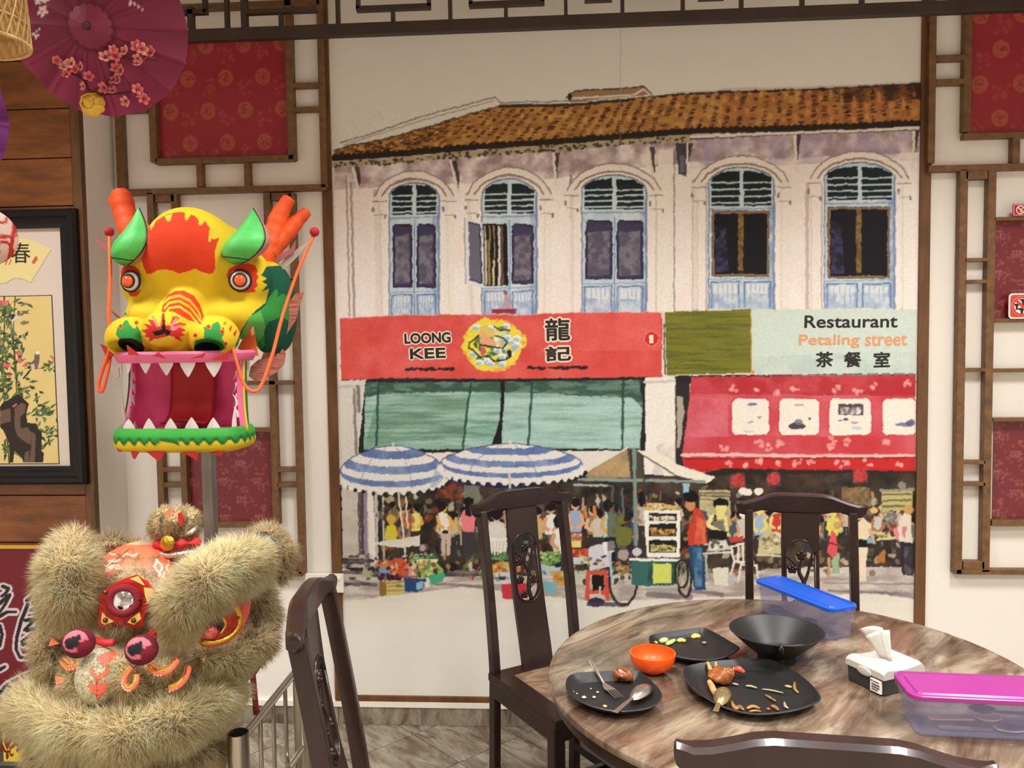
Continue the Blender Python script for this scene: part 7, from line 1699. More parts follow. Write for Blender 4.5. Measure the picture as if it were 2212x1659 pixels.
fur_part('crest', [(560, 320, 80, -1.12), (700, 300, 76, -1.08), (860, 330, 70, -1.07)], .04, dark=lambda P: np.full(len(P), .75), density=160000)
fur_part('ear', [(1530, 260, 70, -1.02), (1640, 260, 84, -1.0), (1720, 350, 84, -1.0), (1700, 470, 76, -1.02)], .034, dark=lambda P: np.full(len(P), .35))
MB().tube([LPt(x, y, d) for x, y, d in ((1560, 240, -1.06), (1610, 245, -1.09), (1655, 300, -1.10), (1675, 380, -1.10), (1655, 450, -1.09))], [.008, .013, .016, .015, .008], 10).build('ear_strap', mat('black_strap', (26, 30, 34), rough=.5), lion, smooth=True)
# horn: fur segments over a red and silver core
M_SILV = mat('silver_foil', (206, 198, 182), rough=.3, metal=.8, bump=(220, .35)); M_GOLD = mat('gold_foil', (212, 164, 60), rough=.28, metal=.9, bump=(160, .3)); M_RED = mat('red_cloth', (196, 30, 34), rough=.6); M_CORAL = mat('coral_vinyl', (240, 104, 76), rough=.35, var=30, col2=(246, 132, 100)); M_MAROON = mat('maroon_velvet', (112, 16, 30), rough=.9)
hc = LPt(1085, 200, -1.08); horn = MB().ball(hc, (.05, .05, .052), 24, 16).build('horn', M_SILV, lion, smooth=True)
for X, Y, r, D in ((1000, 120, 50, -1.10), (975, 190, 50, -1.11), (1000, 250, 46, -1.11)): pass
fur_part('horn_tuft', [(1010, 100, 40, -1.09), (970, 150, 42, -1.10), (965, 210, 42, -1.11), (985, 255, 38, -1.11)], .018, h=.005, density=260000, dark=lambda P: np.full(len(P), .15))
fur_part('horn_tuft', [(1080, 95, 42, -1.10), (1065, 160, 42, -1.13), (1060, 225, 40, -1.13)], .018, h=.005, density=260000, dark=lambda P: np.full(len(P), .15))
fur_part('horn_tuft', [(1125, 95, 46, -1.08), (1165, 150, 46, -1.09), (1150, 215, 44, -1.10), (1110, 240, 40, -1.12)], .018, h=.005, density=260000, dark=lambda P: np.full(len(P), .15))
def patch(pts, D, name, m, th=.004, bulge=0.0, parent=None, tilt=(0, 0)):
    W = [LPt(x, y, D + tilt[0] * (x - pts[0][0]) + tilt[1] * (y - pts[0][1])) for x, y in pts]; o = np.mean(W, 0)
    q = [(p[0], p[2]) for p in W]; Ys = np.array([p[1] for p in W]); A = np.c_[[(p[0], p[2], 1) for p in W]]; co = np.linalg.lstsq(A, Ys, rcond=None)[0]
    return MB().plate([q], th, lambda u, v, w: (u, co[0] * u + co[1] * v + co[2] - th + w, v)).build(name, m, parent or lion)
patch([(1020, 90), (1045, 75), (1050, 120), (1030, 190), (1008, 180)], -1.135, 'horn_stripe', M_CORAL); patch([(1085, 110), (1105, 100), (1120, 140), (1110, 190), (1090, 170)], -1.145, 'horn_stripe', M_RED)
MB().tube([LPt(x, y, d) for x, y, d in ((1120, 245, -1.13), (1165, 225, -1.13), (1195, 195, -1.11))], .008, 8).build('horn_band', M_SILV, lion, smooth=True)
MB().tube(catmull([LPt(x, y, d) for x, y, d in ((950, 290, -1.12), (990, 320, -1.14), (1060, 300, -1.15), (1140, 295, -1.14), (1215, 285, -1.11))], 5), [.010 + .006 * math.sin(i * 1.1) for i in range(21)], 10).build('horn_scarf', M_RED, lion, smooth=True)
MB().tube(catmull([LPt(x, y, d) for x, y, d in ((950, 355, -1.13), (1020, 365, -1.15), (1110, 355, -1.15), (1200, 345, -1.12))], 5), .009, 10).build('horn_ring', M_SILV, lion, smooth=True)
gc = LPt(1018, 290, -1.165); MB().lathe([(.0001, -.006), (.02, -.006), (.022, .0), (.02, .004), (.012, .008), (.0001, .009)], 24, rot_to((-.1, -1, .1)), gc).build('gold_bell', M_GOLD, lion, smooth='auto')
# mirror plate
mp = patch([(838, 480), (868, 505), (900, 520), (930, 560), (975, 598), (940, 640), (905, 690), (880, 740), (868, 795), (830, 805), (780, 795), (716, 790), (660, 805), (618, 800), (600, 770), (612, 720), (605, 660), (616, 600), (640, 575), (700, 530), (770, 500)], -1.345, 'mirror_plate', mat('plate_red', (206, 44, 36), rough=.4), .006, tilt=(0.00001, .00006))
for pts in (((795, 505), (840, 490), (862, 520), (880, 545), (830, 520)), ((880, 560), (930, 570), (945, 610), (900, 650), (885, 600)), ((780, 770), (800, 745), (850, 710), (860, 750), (820, 785)), ((625, 710), (650, 740), (695, 765), (640, 785), (620, 770))):
    patch([(a, b) for a, b in pts], -1.358, 'gold_patch', mat('pale_gold', (226, 190, 104), rough=.35), .004, parent=mp)
for X, Y in ((640, 760), (812, 762), (640, 590)): MB().ball(LPt(X, Y, -1.366), .0065, 12, 8).build('stud', mat('bronze_stud', (110, 74, 40), rough=.3, metal=.8), mp, smooth=True)
mc = LPt(752, 640, -1.362); Rm = rot_to((.12, -1, .22))
ring = MB(); ring.tube([mc + Rm @ np.array([.036 * math.cos(a), .032 * math.sin(a), 0]) for a in np.linspace(0, 6.283, 33)], .0105, 10, False); ro = ring.build('mirror_ring', M_MAROON, mp, smooth=True)
MB().lathe([(.0001, -.004), (.029, -.004), (.029, .001), (.024, .005), (.013, .008), (.0001, .009)], 32, Rm, mc + Rm @ np.array([0, 0, .002])).build('mirror', mat('mirror_glass', (214, 216, 222), rough=.05, metal=1.0), mp, smooth='auto')
# pompom eyes
for X, Y, D, r in ((480, 900, -1.48, 100), (862, 940, -1.48, 102)):
    c = LPt(X, Y, D); rr = lrad(r, D); e = MB().ball(c, (rr, rr * .95, rr * .93), 40, 28)
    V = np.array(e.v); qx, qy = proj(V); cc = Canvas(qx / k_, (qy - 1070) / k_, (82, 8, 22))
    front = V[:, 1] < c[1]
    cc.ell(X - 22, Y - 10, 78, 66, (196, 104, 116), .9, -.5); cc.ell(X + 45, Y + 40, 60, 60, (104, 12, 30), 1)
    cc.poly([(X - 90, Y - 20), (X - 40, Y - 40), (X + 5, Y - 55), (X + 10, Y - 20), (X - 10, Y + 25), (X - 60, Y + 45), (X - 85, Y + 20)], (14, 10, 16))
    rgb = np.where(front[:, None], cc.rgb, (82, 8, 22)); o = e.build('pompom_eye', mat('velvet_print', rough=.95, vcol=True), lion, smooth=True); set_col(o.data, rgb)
# nose
def nose_fn(X, Y, Z): return sd_ell(X, Y, Z, LPt(605, 1100, -1.425), (.055, .06, .072))
V, F = sdf_mesh(nose_fn, LPt(605, 1100, -1.425) - .085, LPt(605, 1100, -1.425) + .085, .0032)
qx, qy = proj(V); nc = Canvas(qx / k_, (qy - 1070) / k_, (196, 186, 150))
co_ = (240, 100, 78)
for pts in (((590, 985), (640, 960), (690, 945), (720, 960), (715, 990), (680, 1000), (660, 1020), (640, 1050), (610, 1020)), ((545, 1060), (565, 1040), (575, 1080), (600, 1100), (640, 1060), (660, 1035), (670, 1060), (650, 1100), (610, 1120), (570, 1115)), ((540, 1150), (560, 1130), (575, 1165), (600, 1120), (620, 1160), (640, 1130), (662, 1150), (650, 1190), (620, 1210), (598, 1245), (575, 1205), (545, 1185))):
    nc.poly(pts, co_); nc.line(list(pts) + [pts[0]], 5, (120, 92, 50), .9)
for k in range(7): nc.ell(590, 1120 + k * 16, 5, 5, (150, 40, 36))
spk = vnoise(qx * .9, qy * .9, 5)[:, None]; nc.rgb = np.where(np.abs(nc.rgb - np.array((196, 186, 150))).sum(1, keepdims=True) < 3, nc.rgb * (.55 + .6 * spk), nc.rgb)
no = new_mesh('nose', V - LO, F, mat('nose_foil', rough=.35, vcol=True, bump=(260, .3)), lion, True); set_col(no.data, nc.rgb)
# coral trim with white beads
M_BEAD = mat('white_bead', (240, 228, 214), rough=.3)
def trim(pts, D, w, beads=True):
    P = catmull([LPt(x, y, d) for x, y, d in pts], 6); o = MB().tube(P, lrad(w, D), 8).build('coral_trim', M_CORAL, lion, smooth=True)
    MB().tube(P + np.array([0, -lrad(w, D) * .55, lrad(w, D) * .55]), lrad(w, D) * .4, 6).build('gold_edge', M_GOLD, o, smooth=True)
    if beads:
        for q in P[1:-1:2]: MB().ball(q + np.array([0, -lrad(w, D) * .85, -lrad(w, D) * .45]), .0022, 8, 6).build('bead', M_BEAD, o, smooth=True)
trim([(915, 1045, -1.43), (960, 1075, -1.45), (1020, 1065, -1.44), (1075, 1005, -1.41)], -1.43, 26); trim([(1030, 1180, -1.42), (1090, 1150, -1.41), (1130, 1100, -1.39), (1145, 1050, -1.36)], -1.4, 24)
trim([(800, 1040, -1.49), (760, 1100, -1.50), (755, 1150, -1.50), (790, 1175, -1.50), (825, 1140, -1.49), (830, 1090, -1.48)], -1.49, 20); trim([(385, 1010, -1.42), (425, 1045, -1.44), (490, 1030, -1.44)], -1.43, 24)
patch([(340, 1100), (380, 1105), (430, 1130), (380, 1160), (372, 1200), (352, 1190)], -1.43, 'coral_flap', M_CORAL); patch([(300, 915), (320, 860), (365, 900)], -1.37, 'coral_flap', M_CORAL)
patch([(900, 850), (930, 800), (960, 850), (945, 900), (900, 895)], -1.42, 'red_feather', M_RED, .008); MB().tube([LPt(580, 880, -1.40), LPt(640, 900, -1.41), LPt(690, 895, -1.41)], .009, 8).build('red_feather', M_RED, lion, smooth=True)
# big side eye: painted almond, gold crescent, glass ball
eye = patch([(1215, 890), (1240, 830), (1300, 730), (1370, 640), (1430, 590), (1510, 578), (1530, 620), (1515, 720), (1470, 830), (1400, 890), (1300, 920), (1240, 915)], -1.345, 'side_eye', mat('eye_red', (206, 50, 50), rough=.3, var=22, col2=(226, 96, 80)), .008, tilt=(.00028, 0))
def crescent(pts, D, r, m, name):
    MB().tube(catmull([LPt(x, y, d) for x, y, d in pts], 6), lrad(r, D), 8).build(name, m, eye, smooth=True)
crescent([(1390, 640, -1.320), (1440, 690, -1.307), (1460, 760, -1.303), (1430, 830, -1.313), (1370, 875, -1.330), (1290, 895, -1.350), (1230, 890, -1.365)], -1.325, 20, M_GOLD, 'gold_crescent')
crescent([(1300, 720, -1.355), (1350, 740, -1.345), (1370, 790, -1.343), (1340, 840, -1.355)], -1.3, 12, M_GOLD, 'gold_crescent'); crescent([(1310, 745, -1.360), (1335, 770, -1.355), (1330, 820, -1.360)], -1.355, 20, M_BLK, 'black_crescent')  # small gold crescent with a plain black arc inside it
MB().ball(LPt(1277, 828, -1.380), lrad(46, -1.375), 24, 16).build('glass_ball', mat('eye_glass', (196, 70, 70), rough=.05, coat=1.0), eye, smooth=True)
MB().ball(LPt(1300, 790, -1.367), lrad(40, -1.375), 20, 12).build('eye_black', M_BLK, eye, smooth=True)
for X, Y in ((1390, 650), (1452, 745)): MB().ball(LPt(X, Y, -1.335), .004, 8, 6).build('stud', mat('bronze_stud'), eye, smooth=True)
# red bamboo handle of the frame with foil ribbons
MB().tube([LPt(1645, 935, -1.10), LPt(1545, 1080, -1.08)], .008, 10).build('bamboo_handle', mat('red_bamboo', (130, 28, 26), rough=.4), lion, smooth='auto')
MB().tube([LPt(1535, 1060, -1.07), LPt(1548, 1200, -1.07), LPt(1560, 1330, -1.07)], .0085, 10).build('bamboo_handle', mat('red_bamboo'), lion, smooth='auto')
MB().tube([LPt(1500, 1130, -1.09), LPt(1525, 1090, -1.10), LPt(1560, 1030, -1.10), LPt(1590, 980, -1.10)], [.004, .007, .007, .003], 6).build('foil_ribbon', M_SILV, lion, smooth=True)
MB().tube([LPt(1470, 1110, -1.10), LPt(1500, 1085, -1.10), LPt(1520, 1050, -1.10)], [.006, .01, .005], 6).build('foil_ribbon', M_CORAL, lion, smooth=True)
# low steel stand that carries the lion
ls = thing('display_stand', (LO[0], -1.25, 0), 'low steel trestle carrying the lion head', 'stand')
zt_l = min(float(c[2] + LO[2]) for o in lion.children_recursive if o.type == 'MESH' for c in o.bound_box)
MB().box((LO[0] - .22, -1.42, zt_l - .03), (LO[0] + .2, -1.05, zt_l - .004)).build('stand_top', M_GALV, ls)
for sx in (-.2, .17):
    for sy in (-1.40, -1.07): MB().box((LO[0] + sx, sy - .012, 0), (LO[0] + sx + .025, sy + .013, zt_l - .03)).build('leg', M_GALV, ls)
# ================================================================== stainless railing beside the lion
M_STAIN = mat('stainless', (190, 184, 172), rough=.22, metal=1.0, bump=(8, .02))
p1 = atY(514, 1582, -1.25); p2 = atY(650, 1417, -.73); zr_ = (p1[2] + p2[2]) / 2
rail = thing('steel_railing', (p1[0], p1[1], 0), 'stainless steel railing with open tube posts beside the lion head', 'railing')
for p in (p1, p2):
    MB().lathe([(.029, 0), (.029, p[2]), (.0265, p[2]), (.0265, p[2] - .12), (.0001, p[2] - .12)], 32, c=(p[0], p[1], 0)).build('post', M_STAIN, rail, smooth='auto')
def rl_(t, z): q = p1[:2] * (1 - t) + p2[:2] * t; return (q[0], q[1], z)
MB().tube([rl_(.05, p1[2] - .03), rl_(.95, p2[2] - .03)], .0125, 14).build('handrail', M_STAIN, rail, smooth='auto')
MB().tube([rl_(.05, .12), rl_(.95, .12)], .011, 14).build('lower_rail', M_STAIN, rail, smooth='auto')
for t in (.3, .5, .7): MB().tube([rl_(t, .12), rl_(t, p1[2] * (1 - t) + p2[2] * t - .03)], .0065, 10).build('baluster', M_STAIN, rail, smooth='auto')
MB().tube([atY(655, 1615, -.75), atY(622, 1662, -.95)], .011, 12).build('foot_brace', M_STAIN, rail, smooth='auto')

#print('FURTRIS', sum(len(o.data.polygons) for o in lion.children_recursive if o.name.startswith('fur')) * 1.5)
# ================================================================== framed embroidery on the timber wall
FYP = -0.278
M_BLKF = mat('black_lacquer_frame', (20, 17, 20), rough=.32, spec=.35)
def wp(x, y, Y): return atY(x, y, Y)
fr_x1 = float(wp(172, 750, FYP)[0]); fr_z1 = float(wp(110, 450, FYP)[2]); fr_z0 = float(wp(110, 1048, FYP)[2]); fr_w = .66; fr_x0 = fr_x1 - fr_w; fwid = .072
pic = thing('framed_picture', ((fr_x0 + fr_x1) / 2, -.2405, fr_z0), 'black framed silk picture of bamboo, birds and rock under a calligraphy fan', 'picture')
def fside(a, b, c, d, name='frame_side'):      # moulded side: stepped profile
    for (i0, i1, y0) in ((0, .45, -.278), (.45, .8, -.270), (.8, 1, -.262)):
        pass
prof = [(0, -.2415), (0, -.268), (.012, -.277), (.028, -.278), (.034, -.270), (.05, -.272), (.058, -.262), (fwid, -.258), (fwid, -.2415)]
def moulding(P0, P1, inn):
    """P0->P1 outer edge (x, z); inn = inward direction (x, z); mitred ends"""
    P0, P1, inn = np.array(P0), np.array(P1), np.array(inn); t = (P1 - P0) / np.linalg.norm(P1 - P0); V = []
    for (o, y) in prof:
        a = P0 + inn * o + t * o; b = P1 + inn * o - t * o; V += [(a[0], y, a[1]), (b[0], y, b[1])]
    n = len(prof); F = [(2 * k, 2 * k + 1, 2 * k + 3, 2 * k + 2) for k in range(n - 1)] + [tuple(range(0, 2 * n, 2)), tuple(range(1, 2 * n, 2))]
    MB().raw(V, F).build('frame_side', M_BLKF, pic)
moulding((fr_x0, fr_z0), (fr_x0, fr_z1), (1, 0)); moulding((fr_x1, fr_z0), (fr_x1, fr_z1), (-1, 0)); moulding((fr_x0, fr_z0), (fr_x1, fr_z0), (0, 1)); moulding((fr_x0, fr_z1), (fr_x1, fr_z1), (0, -1))
def sheet(name, x0, x1, z0, z1, Y, step, bg, painter, m, parent):
    nx = max(2, int((x1 - x0) / step)); nz = max(2, int((z1 - z0) / step)); X, Z = np.meshgrid(np.linspace(x0, x1, nx), np.linspace(z0, z1, nz))
    P = np.stack([X, np.full_like(X, Y), Z], -1); qx, qy = proj(P); c = Canvas(qx, qy, bg); painter(c)
    I = np.arange(nx * nz).reshape(nz, nx); F = np.stack([I[:-1, :-1], I[:-1, 1:], I[1:, 1:], I[1:, :-1]], -1).reshape(-1, 4)
    o = new_mesh(name, P.reshape(-1, 3) - np.array(parent.location), F, m, parent); set_col(o.data, c.rgb.reshape(-1, 3)); return o
M_PRINT2 = mat('silk_print', rough=.55, vcol=True)
ZP = zoomer(0, 490, .3136)
def paint_mat(c):
    fan = [(-150, 620), (-155, 540), (-90, 519), (-20, 511), (30, 511), (70, 519), (110, 538), (66, 610), (50, 602), (30, 600), (14, 610), (-20, 616)]
    c.poly([(x + 1, y + 2) for x, y in fan], (150, 138, 116), .6); c.poly(fan, (232, 216, 152));  # darker offset copy paints the fan's cast shadow on the board
    for q in ((76, 562), (73, 566), (78, 558)): c.ell(*q, 4, 4, (214, 92, 66))
sheet('mount_board', fr_x0 + .06, fr_x1 - .06, fr_z0 + .06, fr_z1 - .06, -.2445, .003, (216, 202, 190), paint_mat, M_PRINT2, pic)
def paint_art(c):
    R = random.Random(3)
    wsh = lambda X, Y: fbm(X / 40, Y / 40, 7, 3)
    c.poly([(-200, 600), (150, 600), (150, 1010), (-200, 1010)], (214, 186, 112), .5, wsh)
    for pts, w in ((((8, 560), (10, 700), (4, 800), (20, 1000)), 3), (((18, 650), (30, 760), (38, 870)), 2.5), (((33, 640), (28, 720), (40, 850)), 2), (((-30, 600), (-20, 1000)), 4)): c.line(pts, w, (62, 62, 40))
    def leaf(x, y, a, L, col): c.poly([(x, y), (x + L * .45 * math.cos(a) - 3.2 * math.sin(a), y + L * .45 * math.sin(a) + 3.2 * math.cos(a)), (x + L * math.cos(a), y + L * math.sin(a)), (x + L * .45 * math.cos(a) + 3.2 * math.sin(a), y + L * .45 * math.sin(a) - 3.2 * math.cos(a))], col)
    G = [(64, 92, 50), (88, 112, 66), (46, 70, 42), (110, 128, 80)]
    for k in range(230):
        x = R.gauss(12, 20); y = R.uniform(648, 860); leaf(x, y, R.uniform(-.6, 2.6), R.uniform(10, 24), R.choice(G))
    for (cx, cy, n, s) in ((92, 885, 34, 22), (105, 930, 16, 18), (20, 965, 26, 20), (95, 960, 10, 16), (55, 842, 14, 20)):
        for k in range(n): leaf(cx + R.gauss(0, s * .7), cy + R.gauss(0, s * .5), R.uniform(-1.2, 3.4), R.uniform(12, 24), R.choice(G))
    rock = ZP((0, 1240), (20, 1210), (60, 1190), (90, 1170), (130, 1150), (150, 1170), (200, 1220), (180, 1290), (190, 1350), (250, 1355), (260, 1390), (290, 1415), (285, 1540), (302, 1560), (298, 1625), (160, 1625), (150, 1590), (100, 1540), (90, 1625), (70, 1625), (60, 1480), (20, 1400), (0, 1380))
    c.poly(rock, (40, 30, 26)); 
    for pts in (((100, 1250), (150, 1210), (180, 1230), (170, 1280), (140, 1310), (140, 1390), (190, 1380), (215, 1420), (210, 1500), (170, 1480), (120, 1440), (100, 1380)), ((215, 1410), (245, 1430), (240, 1625), (200, 1625), (215, 1520)), ((0, 1270), (70, 1250), (75, 1340), (0, 1360)), ((170, 1560), (200, 1540), (200, 1625), (165, 1625))): c.poly(ZP(*pts), (104, 82, 68))
    for x, y, r in ((45, 950, 8), (132, 920, 7), (40, 525, 6), (130, 870, 6), (365, 898, 5), (175, 950, 6), (60, 1028, 4), (103, 1228, 4), (20, 520, 5)):
        q = ZP((x, y))[0]
        for k in range(4): c.ell(q[0] + R.uniform(-4, 4), q[1] + R.uniform(-3, 3), r * .55, r * .5, (226, 96, 110))
    # two birds
    c.line(ZP((170, 975), (300, 975), (370, 920)), 1.6, (110, 84, 56))
    for k in range(16): q = ZP((R.uniform(300, 375), R.uniform(925, 985)))[0]; leaf(*q, R.uniform(0, 6), 9, R.choice(G))
    c.poly(ZP((240, 870), (270, 875), (272, 930), (255, 980), (215, 985), (205, 950), (235, 915)), (112, 96, 88)); c.poly(ZP((210, 975), (215, 990), (165, 1050), (155, 1045)), (58, 46, 40)); c.ell(*ZP((258, 868))[0], 4.5, 3.6, (240, 232, 214)); c.poly(ZP((210, 950), (235, 940), (240, 975), (220, 990)), (206, 196, 180))
    c.poly(ZP((60, 640), (100, 600), (140, 590), (138, 620), (90, 655)), (214, 204, 184)); c.ell(*ZP((130, 595))[0], 4, 6, (140, 96, 56)); c.poly(ZP((65, 640), (90, 605), (110, 605), (85, 640)), (40, 38, 36))
ax0, ax1 = float(wp(-150, 820, -.2455)[0]), float(wp(119, 820, -.2455)[0]); az0, az1 = float(wp(60, 1001, -.2455)[2]), float(wp(60, 640, -.2455)[2])
sheet('silk_print', ax0, ax1, az0, az1, -.2462, .0024, (226, 204, 136), paint_art, M_PRINT2, pic)
MB().box((ax0 - .003, -.2458, az0 - .003), (ax1 + .003, -.2448, az1 + .003)).build('print_edge', mat('print_edge_black', (44, 36, 30), rough=.6), pic)
lettering('春', quad_frame((24, 524), (65, 524), (24, 568), (65, 568), -.2458), M_TXT, pic)

# ================================================================== calligraphy banner and the card below it
ZS = zoomer(0, 1150, .3069)
bn = thing('calligraphy_banner', (float(wp(60, 1530, -.262)[0]), -.262, float(wp(60, 1532, -.262)[2])), 'maroon banner with white-edged black brush calligraphy below the timber wall', 'banner')
def paint_banner(c):
    strokes = [((20, 380), (60, 395), (40, 430), (10, 450)), ((0, 500), (50, 450), (70, 440), (40, 500), (0, 560)), ((0, 590), (50, 560), (110, 560)), ((0, 660), (15, 720), (0, 800)),
               ((190, 480), (240, 440), (300, 430), (290, 480), (240, 540), (215, 550)), ((195, 510), (150, 620), (118, 740), (112, 820), (140, 880), (240, 885)),
               ((180, 620), (250, 608), (200, 660), (170, 690)), ((190, 690), (280, 672), (220, 720), (150, 770)), ((160, 790), (250, 760), (210, 800)),
               ((0, 965), (35, 945)), ((235, 985), (150, 1020), (90, 1050), (60, 1110), (35, 1190)), ((0, 1130), (40, 1080), (70, 1060)), ((110, 1080), (160, 1060)), ((330, 520), (420, 500), (400, 600), (340, 640)), ((340, 900), (440, 880), (420, 1000))]
    for s in strokes: c.line(ZS(*s), 17, (214, 200, 204))
    for s in strokes: c.line(ZS(*s), 8.5, (28, 22, 24), w1=6)
bx0, bx1 = float(wp(-260, 1350, -.262)[0]), float(wp(196, 1350, -.262)[0]); bz0, bz1 = float(wp(60, 1532, -.262)[2]), float(wp(60, 1185, -.262)[2])
sheet('banner_cloth', bx0, bx1, bz0, bz1, -.262, .0035, (112, 20, 36), paint_banner, mat('banner_print', rough=.5, vcol=True), bn)
MB().box((bx0, -.261, bz0), (bx1, -.2505, bz1)).build('banner_board', mat('banner_back', (112, 20, 36), rough=.6), bn)
MB().box((bx0, -.266, bz1), (bx1, -.2505, bz1 + .012)).build('banner_edge', mat('banner_yellow', (206, 160, 60), rough=.5), bn); MB().box((bx0, -.266, bz0 - .012), (bx1, -.2505, bz0)).build('banner_edge', mat('banner_yellow'), bn)
cxa, cxb = float(wp(6, 1600, -.5)[0]), float(wp(96, 1600, -.5)[0]); cza, czb = float(wp(50, 1645, -.5)[2]), float(wp(50, 1540, -.5)[2])
cd = thing('fleur_box', ((cxa + cxb) / 2, -.5, 0), 'wooden box with a yellow panel bearing a maroon fleur-de-lis', 'box')
MB().box((cxa - .03, -.495, 0), (cxb + .03, -.3, czb + .025)).build('box_body', mat('box_brown', (84, 70, 56), rough=.5), cd, bevel=.003)
MB().box((cxa, -.5, cza), (cxb, -.494, czb)).build('yellow_panel', mat('card_yellow', (222, 192, 56), rough=.5), cd)
MB().box((cxa - .03, -.507, cza - .014), (cxb + .03, -.494, cza)).build('metal_edge', M_GALV, cd)
fl = MB(); Yc = -.5
def fpt(*pts): return [(lambda p: (p[0], p[2]))(atY(*ZS(q)[0], Yc)) for q in pts]
for pts in (((60, 1395), (80, 1430), (80, 1470), (65, 1510), (52, 1530), (40, 1505), (28, 1470), (38, 1430)), ((70, 1510), (100, 1475), (130, 1470), (150, 1495), (145, 1530), (120, 1545), (112, 1530), (125, 1510), (110, 1500), (85, 1520), (66, 1536)), ((40, 1536), (25, 1500), (5, 1490), (-5, 1520), (5, 1540), (20, 1530), (35, 1545)), ((30, 1535), (75, 1535), (75, 1548), (30, 1548)), ((45, 1548), (60, 1548), (62, 1580), (50, 1600), (42, 1580)), ((66, 1548), (85, 1560), (95, 1550), (95, 1572), (75, 1576))):
    fl.plate([fpt(*pts)], .001, lambda u, v, w: (u, Yc - .0012 + w, v))
fl.build('fleur_emblem', mat('fleur_maroon', (112, 34, 28), rough=.6), cd)

# ================================================================== switch plate
sp = thing('switch_plate', atY(713, 1282, -.016), 'white double switch plate on the mural frame', 'switch')
a, b = atY(684, 1240, -.028), atY(742, 1281, -.028)
MB().box((a[0] - .05, -.028, b[2]), (b[0], -.0145, a[2])).build('plate', mat('switch_white', (238, 232, 222), rough=.3), sp, bevel=.003)
for x, y in ((730, 1250),): q = atY(x, y, -.028); MB().obox((q[0], -.031, q[2]), (.018, .006, .011)).build('switch_button', mat('switch_white'), sp, bevel=.0015)
q = atY(722, 1267, -.028); MB().obox((q[0], -.0285, q[2]), (.006, .002, .004)).build('socket_slot', mat('slot_dark'), sp)

# ================================================================== paper parasols and other hanging decorations
def parasol3d(name, cpx, Y, rpx, tilt, cloth, label, flowers=(), n=16, hcone=.075):
    C0 = atY(*cpx, Y); dep = np.linalg.norm(C0 - CAMPOS); R_ = rpx / FPX * dep * .985
    tc_ = (CAMPOS - C0) / np.linalg.norm(CAMPOS - C0); left = np.cross(tc_, (0, 0, 1.0)); left /= np.linalg.norm(left)
    if (CM.T @ left)[0] > 0: left = -left
    nrm = tc_ + left * math.tan(tilt[0]) + np.array([0, 0, 1.0]) * math.tan(tilt[1]); nrm /= np.linalg.norm(nrm); B = rot_to(nrm)
    t = thing(name, C0, label, 'parasol')
    nr, na = 44, n * 12; V = []
    for i in range(nr + 1):
        f = i / nr
        for k in range(na):
            a = 2 * math.pi * k / na; s = (k % 12) / 12 * (2 * math.pi / n) - math.pi / n
            r = R_ * f * (math.cos(math.pi / n) / math.cos(s) * f + (1 - f)); sag = .010 * f * (1 - (abs(s) / (math.pi / n)) ** 2)
            V.append(C0 + B @ np.array([r * math.cos(a), r * math.sin(a), hcone * (1 - f ** 1.15) - sag]))
    V = np.array(V); qx, qy = proj(V); c = Canvas(qx, qy, cloth)
    for (x, y, s, rot) in flowers:
        for k in range(5): a = rot + k * 1.257; c.ell(x + s * .62 * math.cos(a), y + s * .62 * math.sin(a), s * .46, s * .34, (236, 206, 214), 1, a)
        c.ell(x, y, s * .2, s * .2, (120, 60, 70))
    if flowers:
        c.line([(281, 2), (296, 12), (311, 23)], 3, (232, 200, 210)); c.ell(281, 8, 4, 5, (232, 200, 210)); c.line([(84, 52), (80, 62)], 6, (84, 60, 66))
        for x, y in ((72, 73), (79, 69), (83, 77), (77, 77), (79, 84), (86, 64)): c.ell(x, y, 2.8, 2.6, (236, 206, 214))
    F = np.array([(i * na + k, i * na + (k + 1) % na, (i + 1) * na + (k + 1) % na, (i + 1) * na + k) for i in range(nr) for k in range(na)])
    o = new_mesh('canopy', V - C0, F, mat('parasol_cloth', rough=.6, vcol=True, transl=.5), t, True); set_col(o.data, c.rgb)
    mrib = mat('rib_wood_%s' % name, tuple(min(255, int(v * 1.02 + 16)) for v in cloth), rough=.6)
    for k in range(n):
        a = 2 * math.pi * k / n; d = lambda r, z: C0 + B @ np.array([r * math.cos(a), r * math.sin(a), z])
        MB().bar(d(.02, hcone - .006), d(R_ * .99, -.012), .0028, .003).build('rib', mat('rib_bamboo', (196, 150, 120), rough=.6), t)
    cap = MB().lathe([(.062, hcone - .021), (.035, hcone - .004), (.012, hcone + .008), (.0001, hcone + .01)], n, B, C0).build('crown_cap', mat('parasol_cap_%s' % name, tuple(min(255, int(v * 1.12)) for v in cloth), rough=.6, transl=.3), t)
    MB().lathe([(.0105, hcone + .004), (.0105, hcone + .02), (.0085, hcone + .026), (.0001, hcone + .026)], 6, B, C0).build('finial', mat('finial_wood', (70, 34, 40), rough=.5), t)
    MB().tube([C0 + B @ np.array([0, 0, hcone]), C0 + B @ np.array([0, 0, -.22])], .006, 8).build('handle', mat('rib_bamboo'), t, smooth='auto')
    top = C0 + B @ np.array([0, 0, -.2]); MB().tube([top, (top[0], top[1], 3.3)], .0015, 5).build('hanging_cord', mat('cord_white', (200, 190, 180), rough=.8), t)
    return t, V
fl_ = [(92, 24, 12, .3), (82, 2, 9, 1.0), (98, -2, 9, .2)]
pp, PV = parasol3d('paper_parasol', (213, 58), -1.25, 158, (.33, -.03), (126, 42, 68), 'pink paper parasol hanging with its painted top towards the room', fl_)
parasol3d('paper_parasol', (-202, 245), -1.2, 152, (.2, 0), (104, 44, 104), 'purple paper parasol of which only the rim shows beside the timber wall')

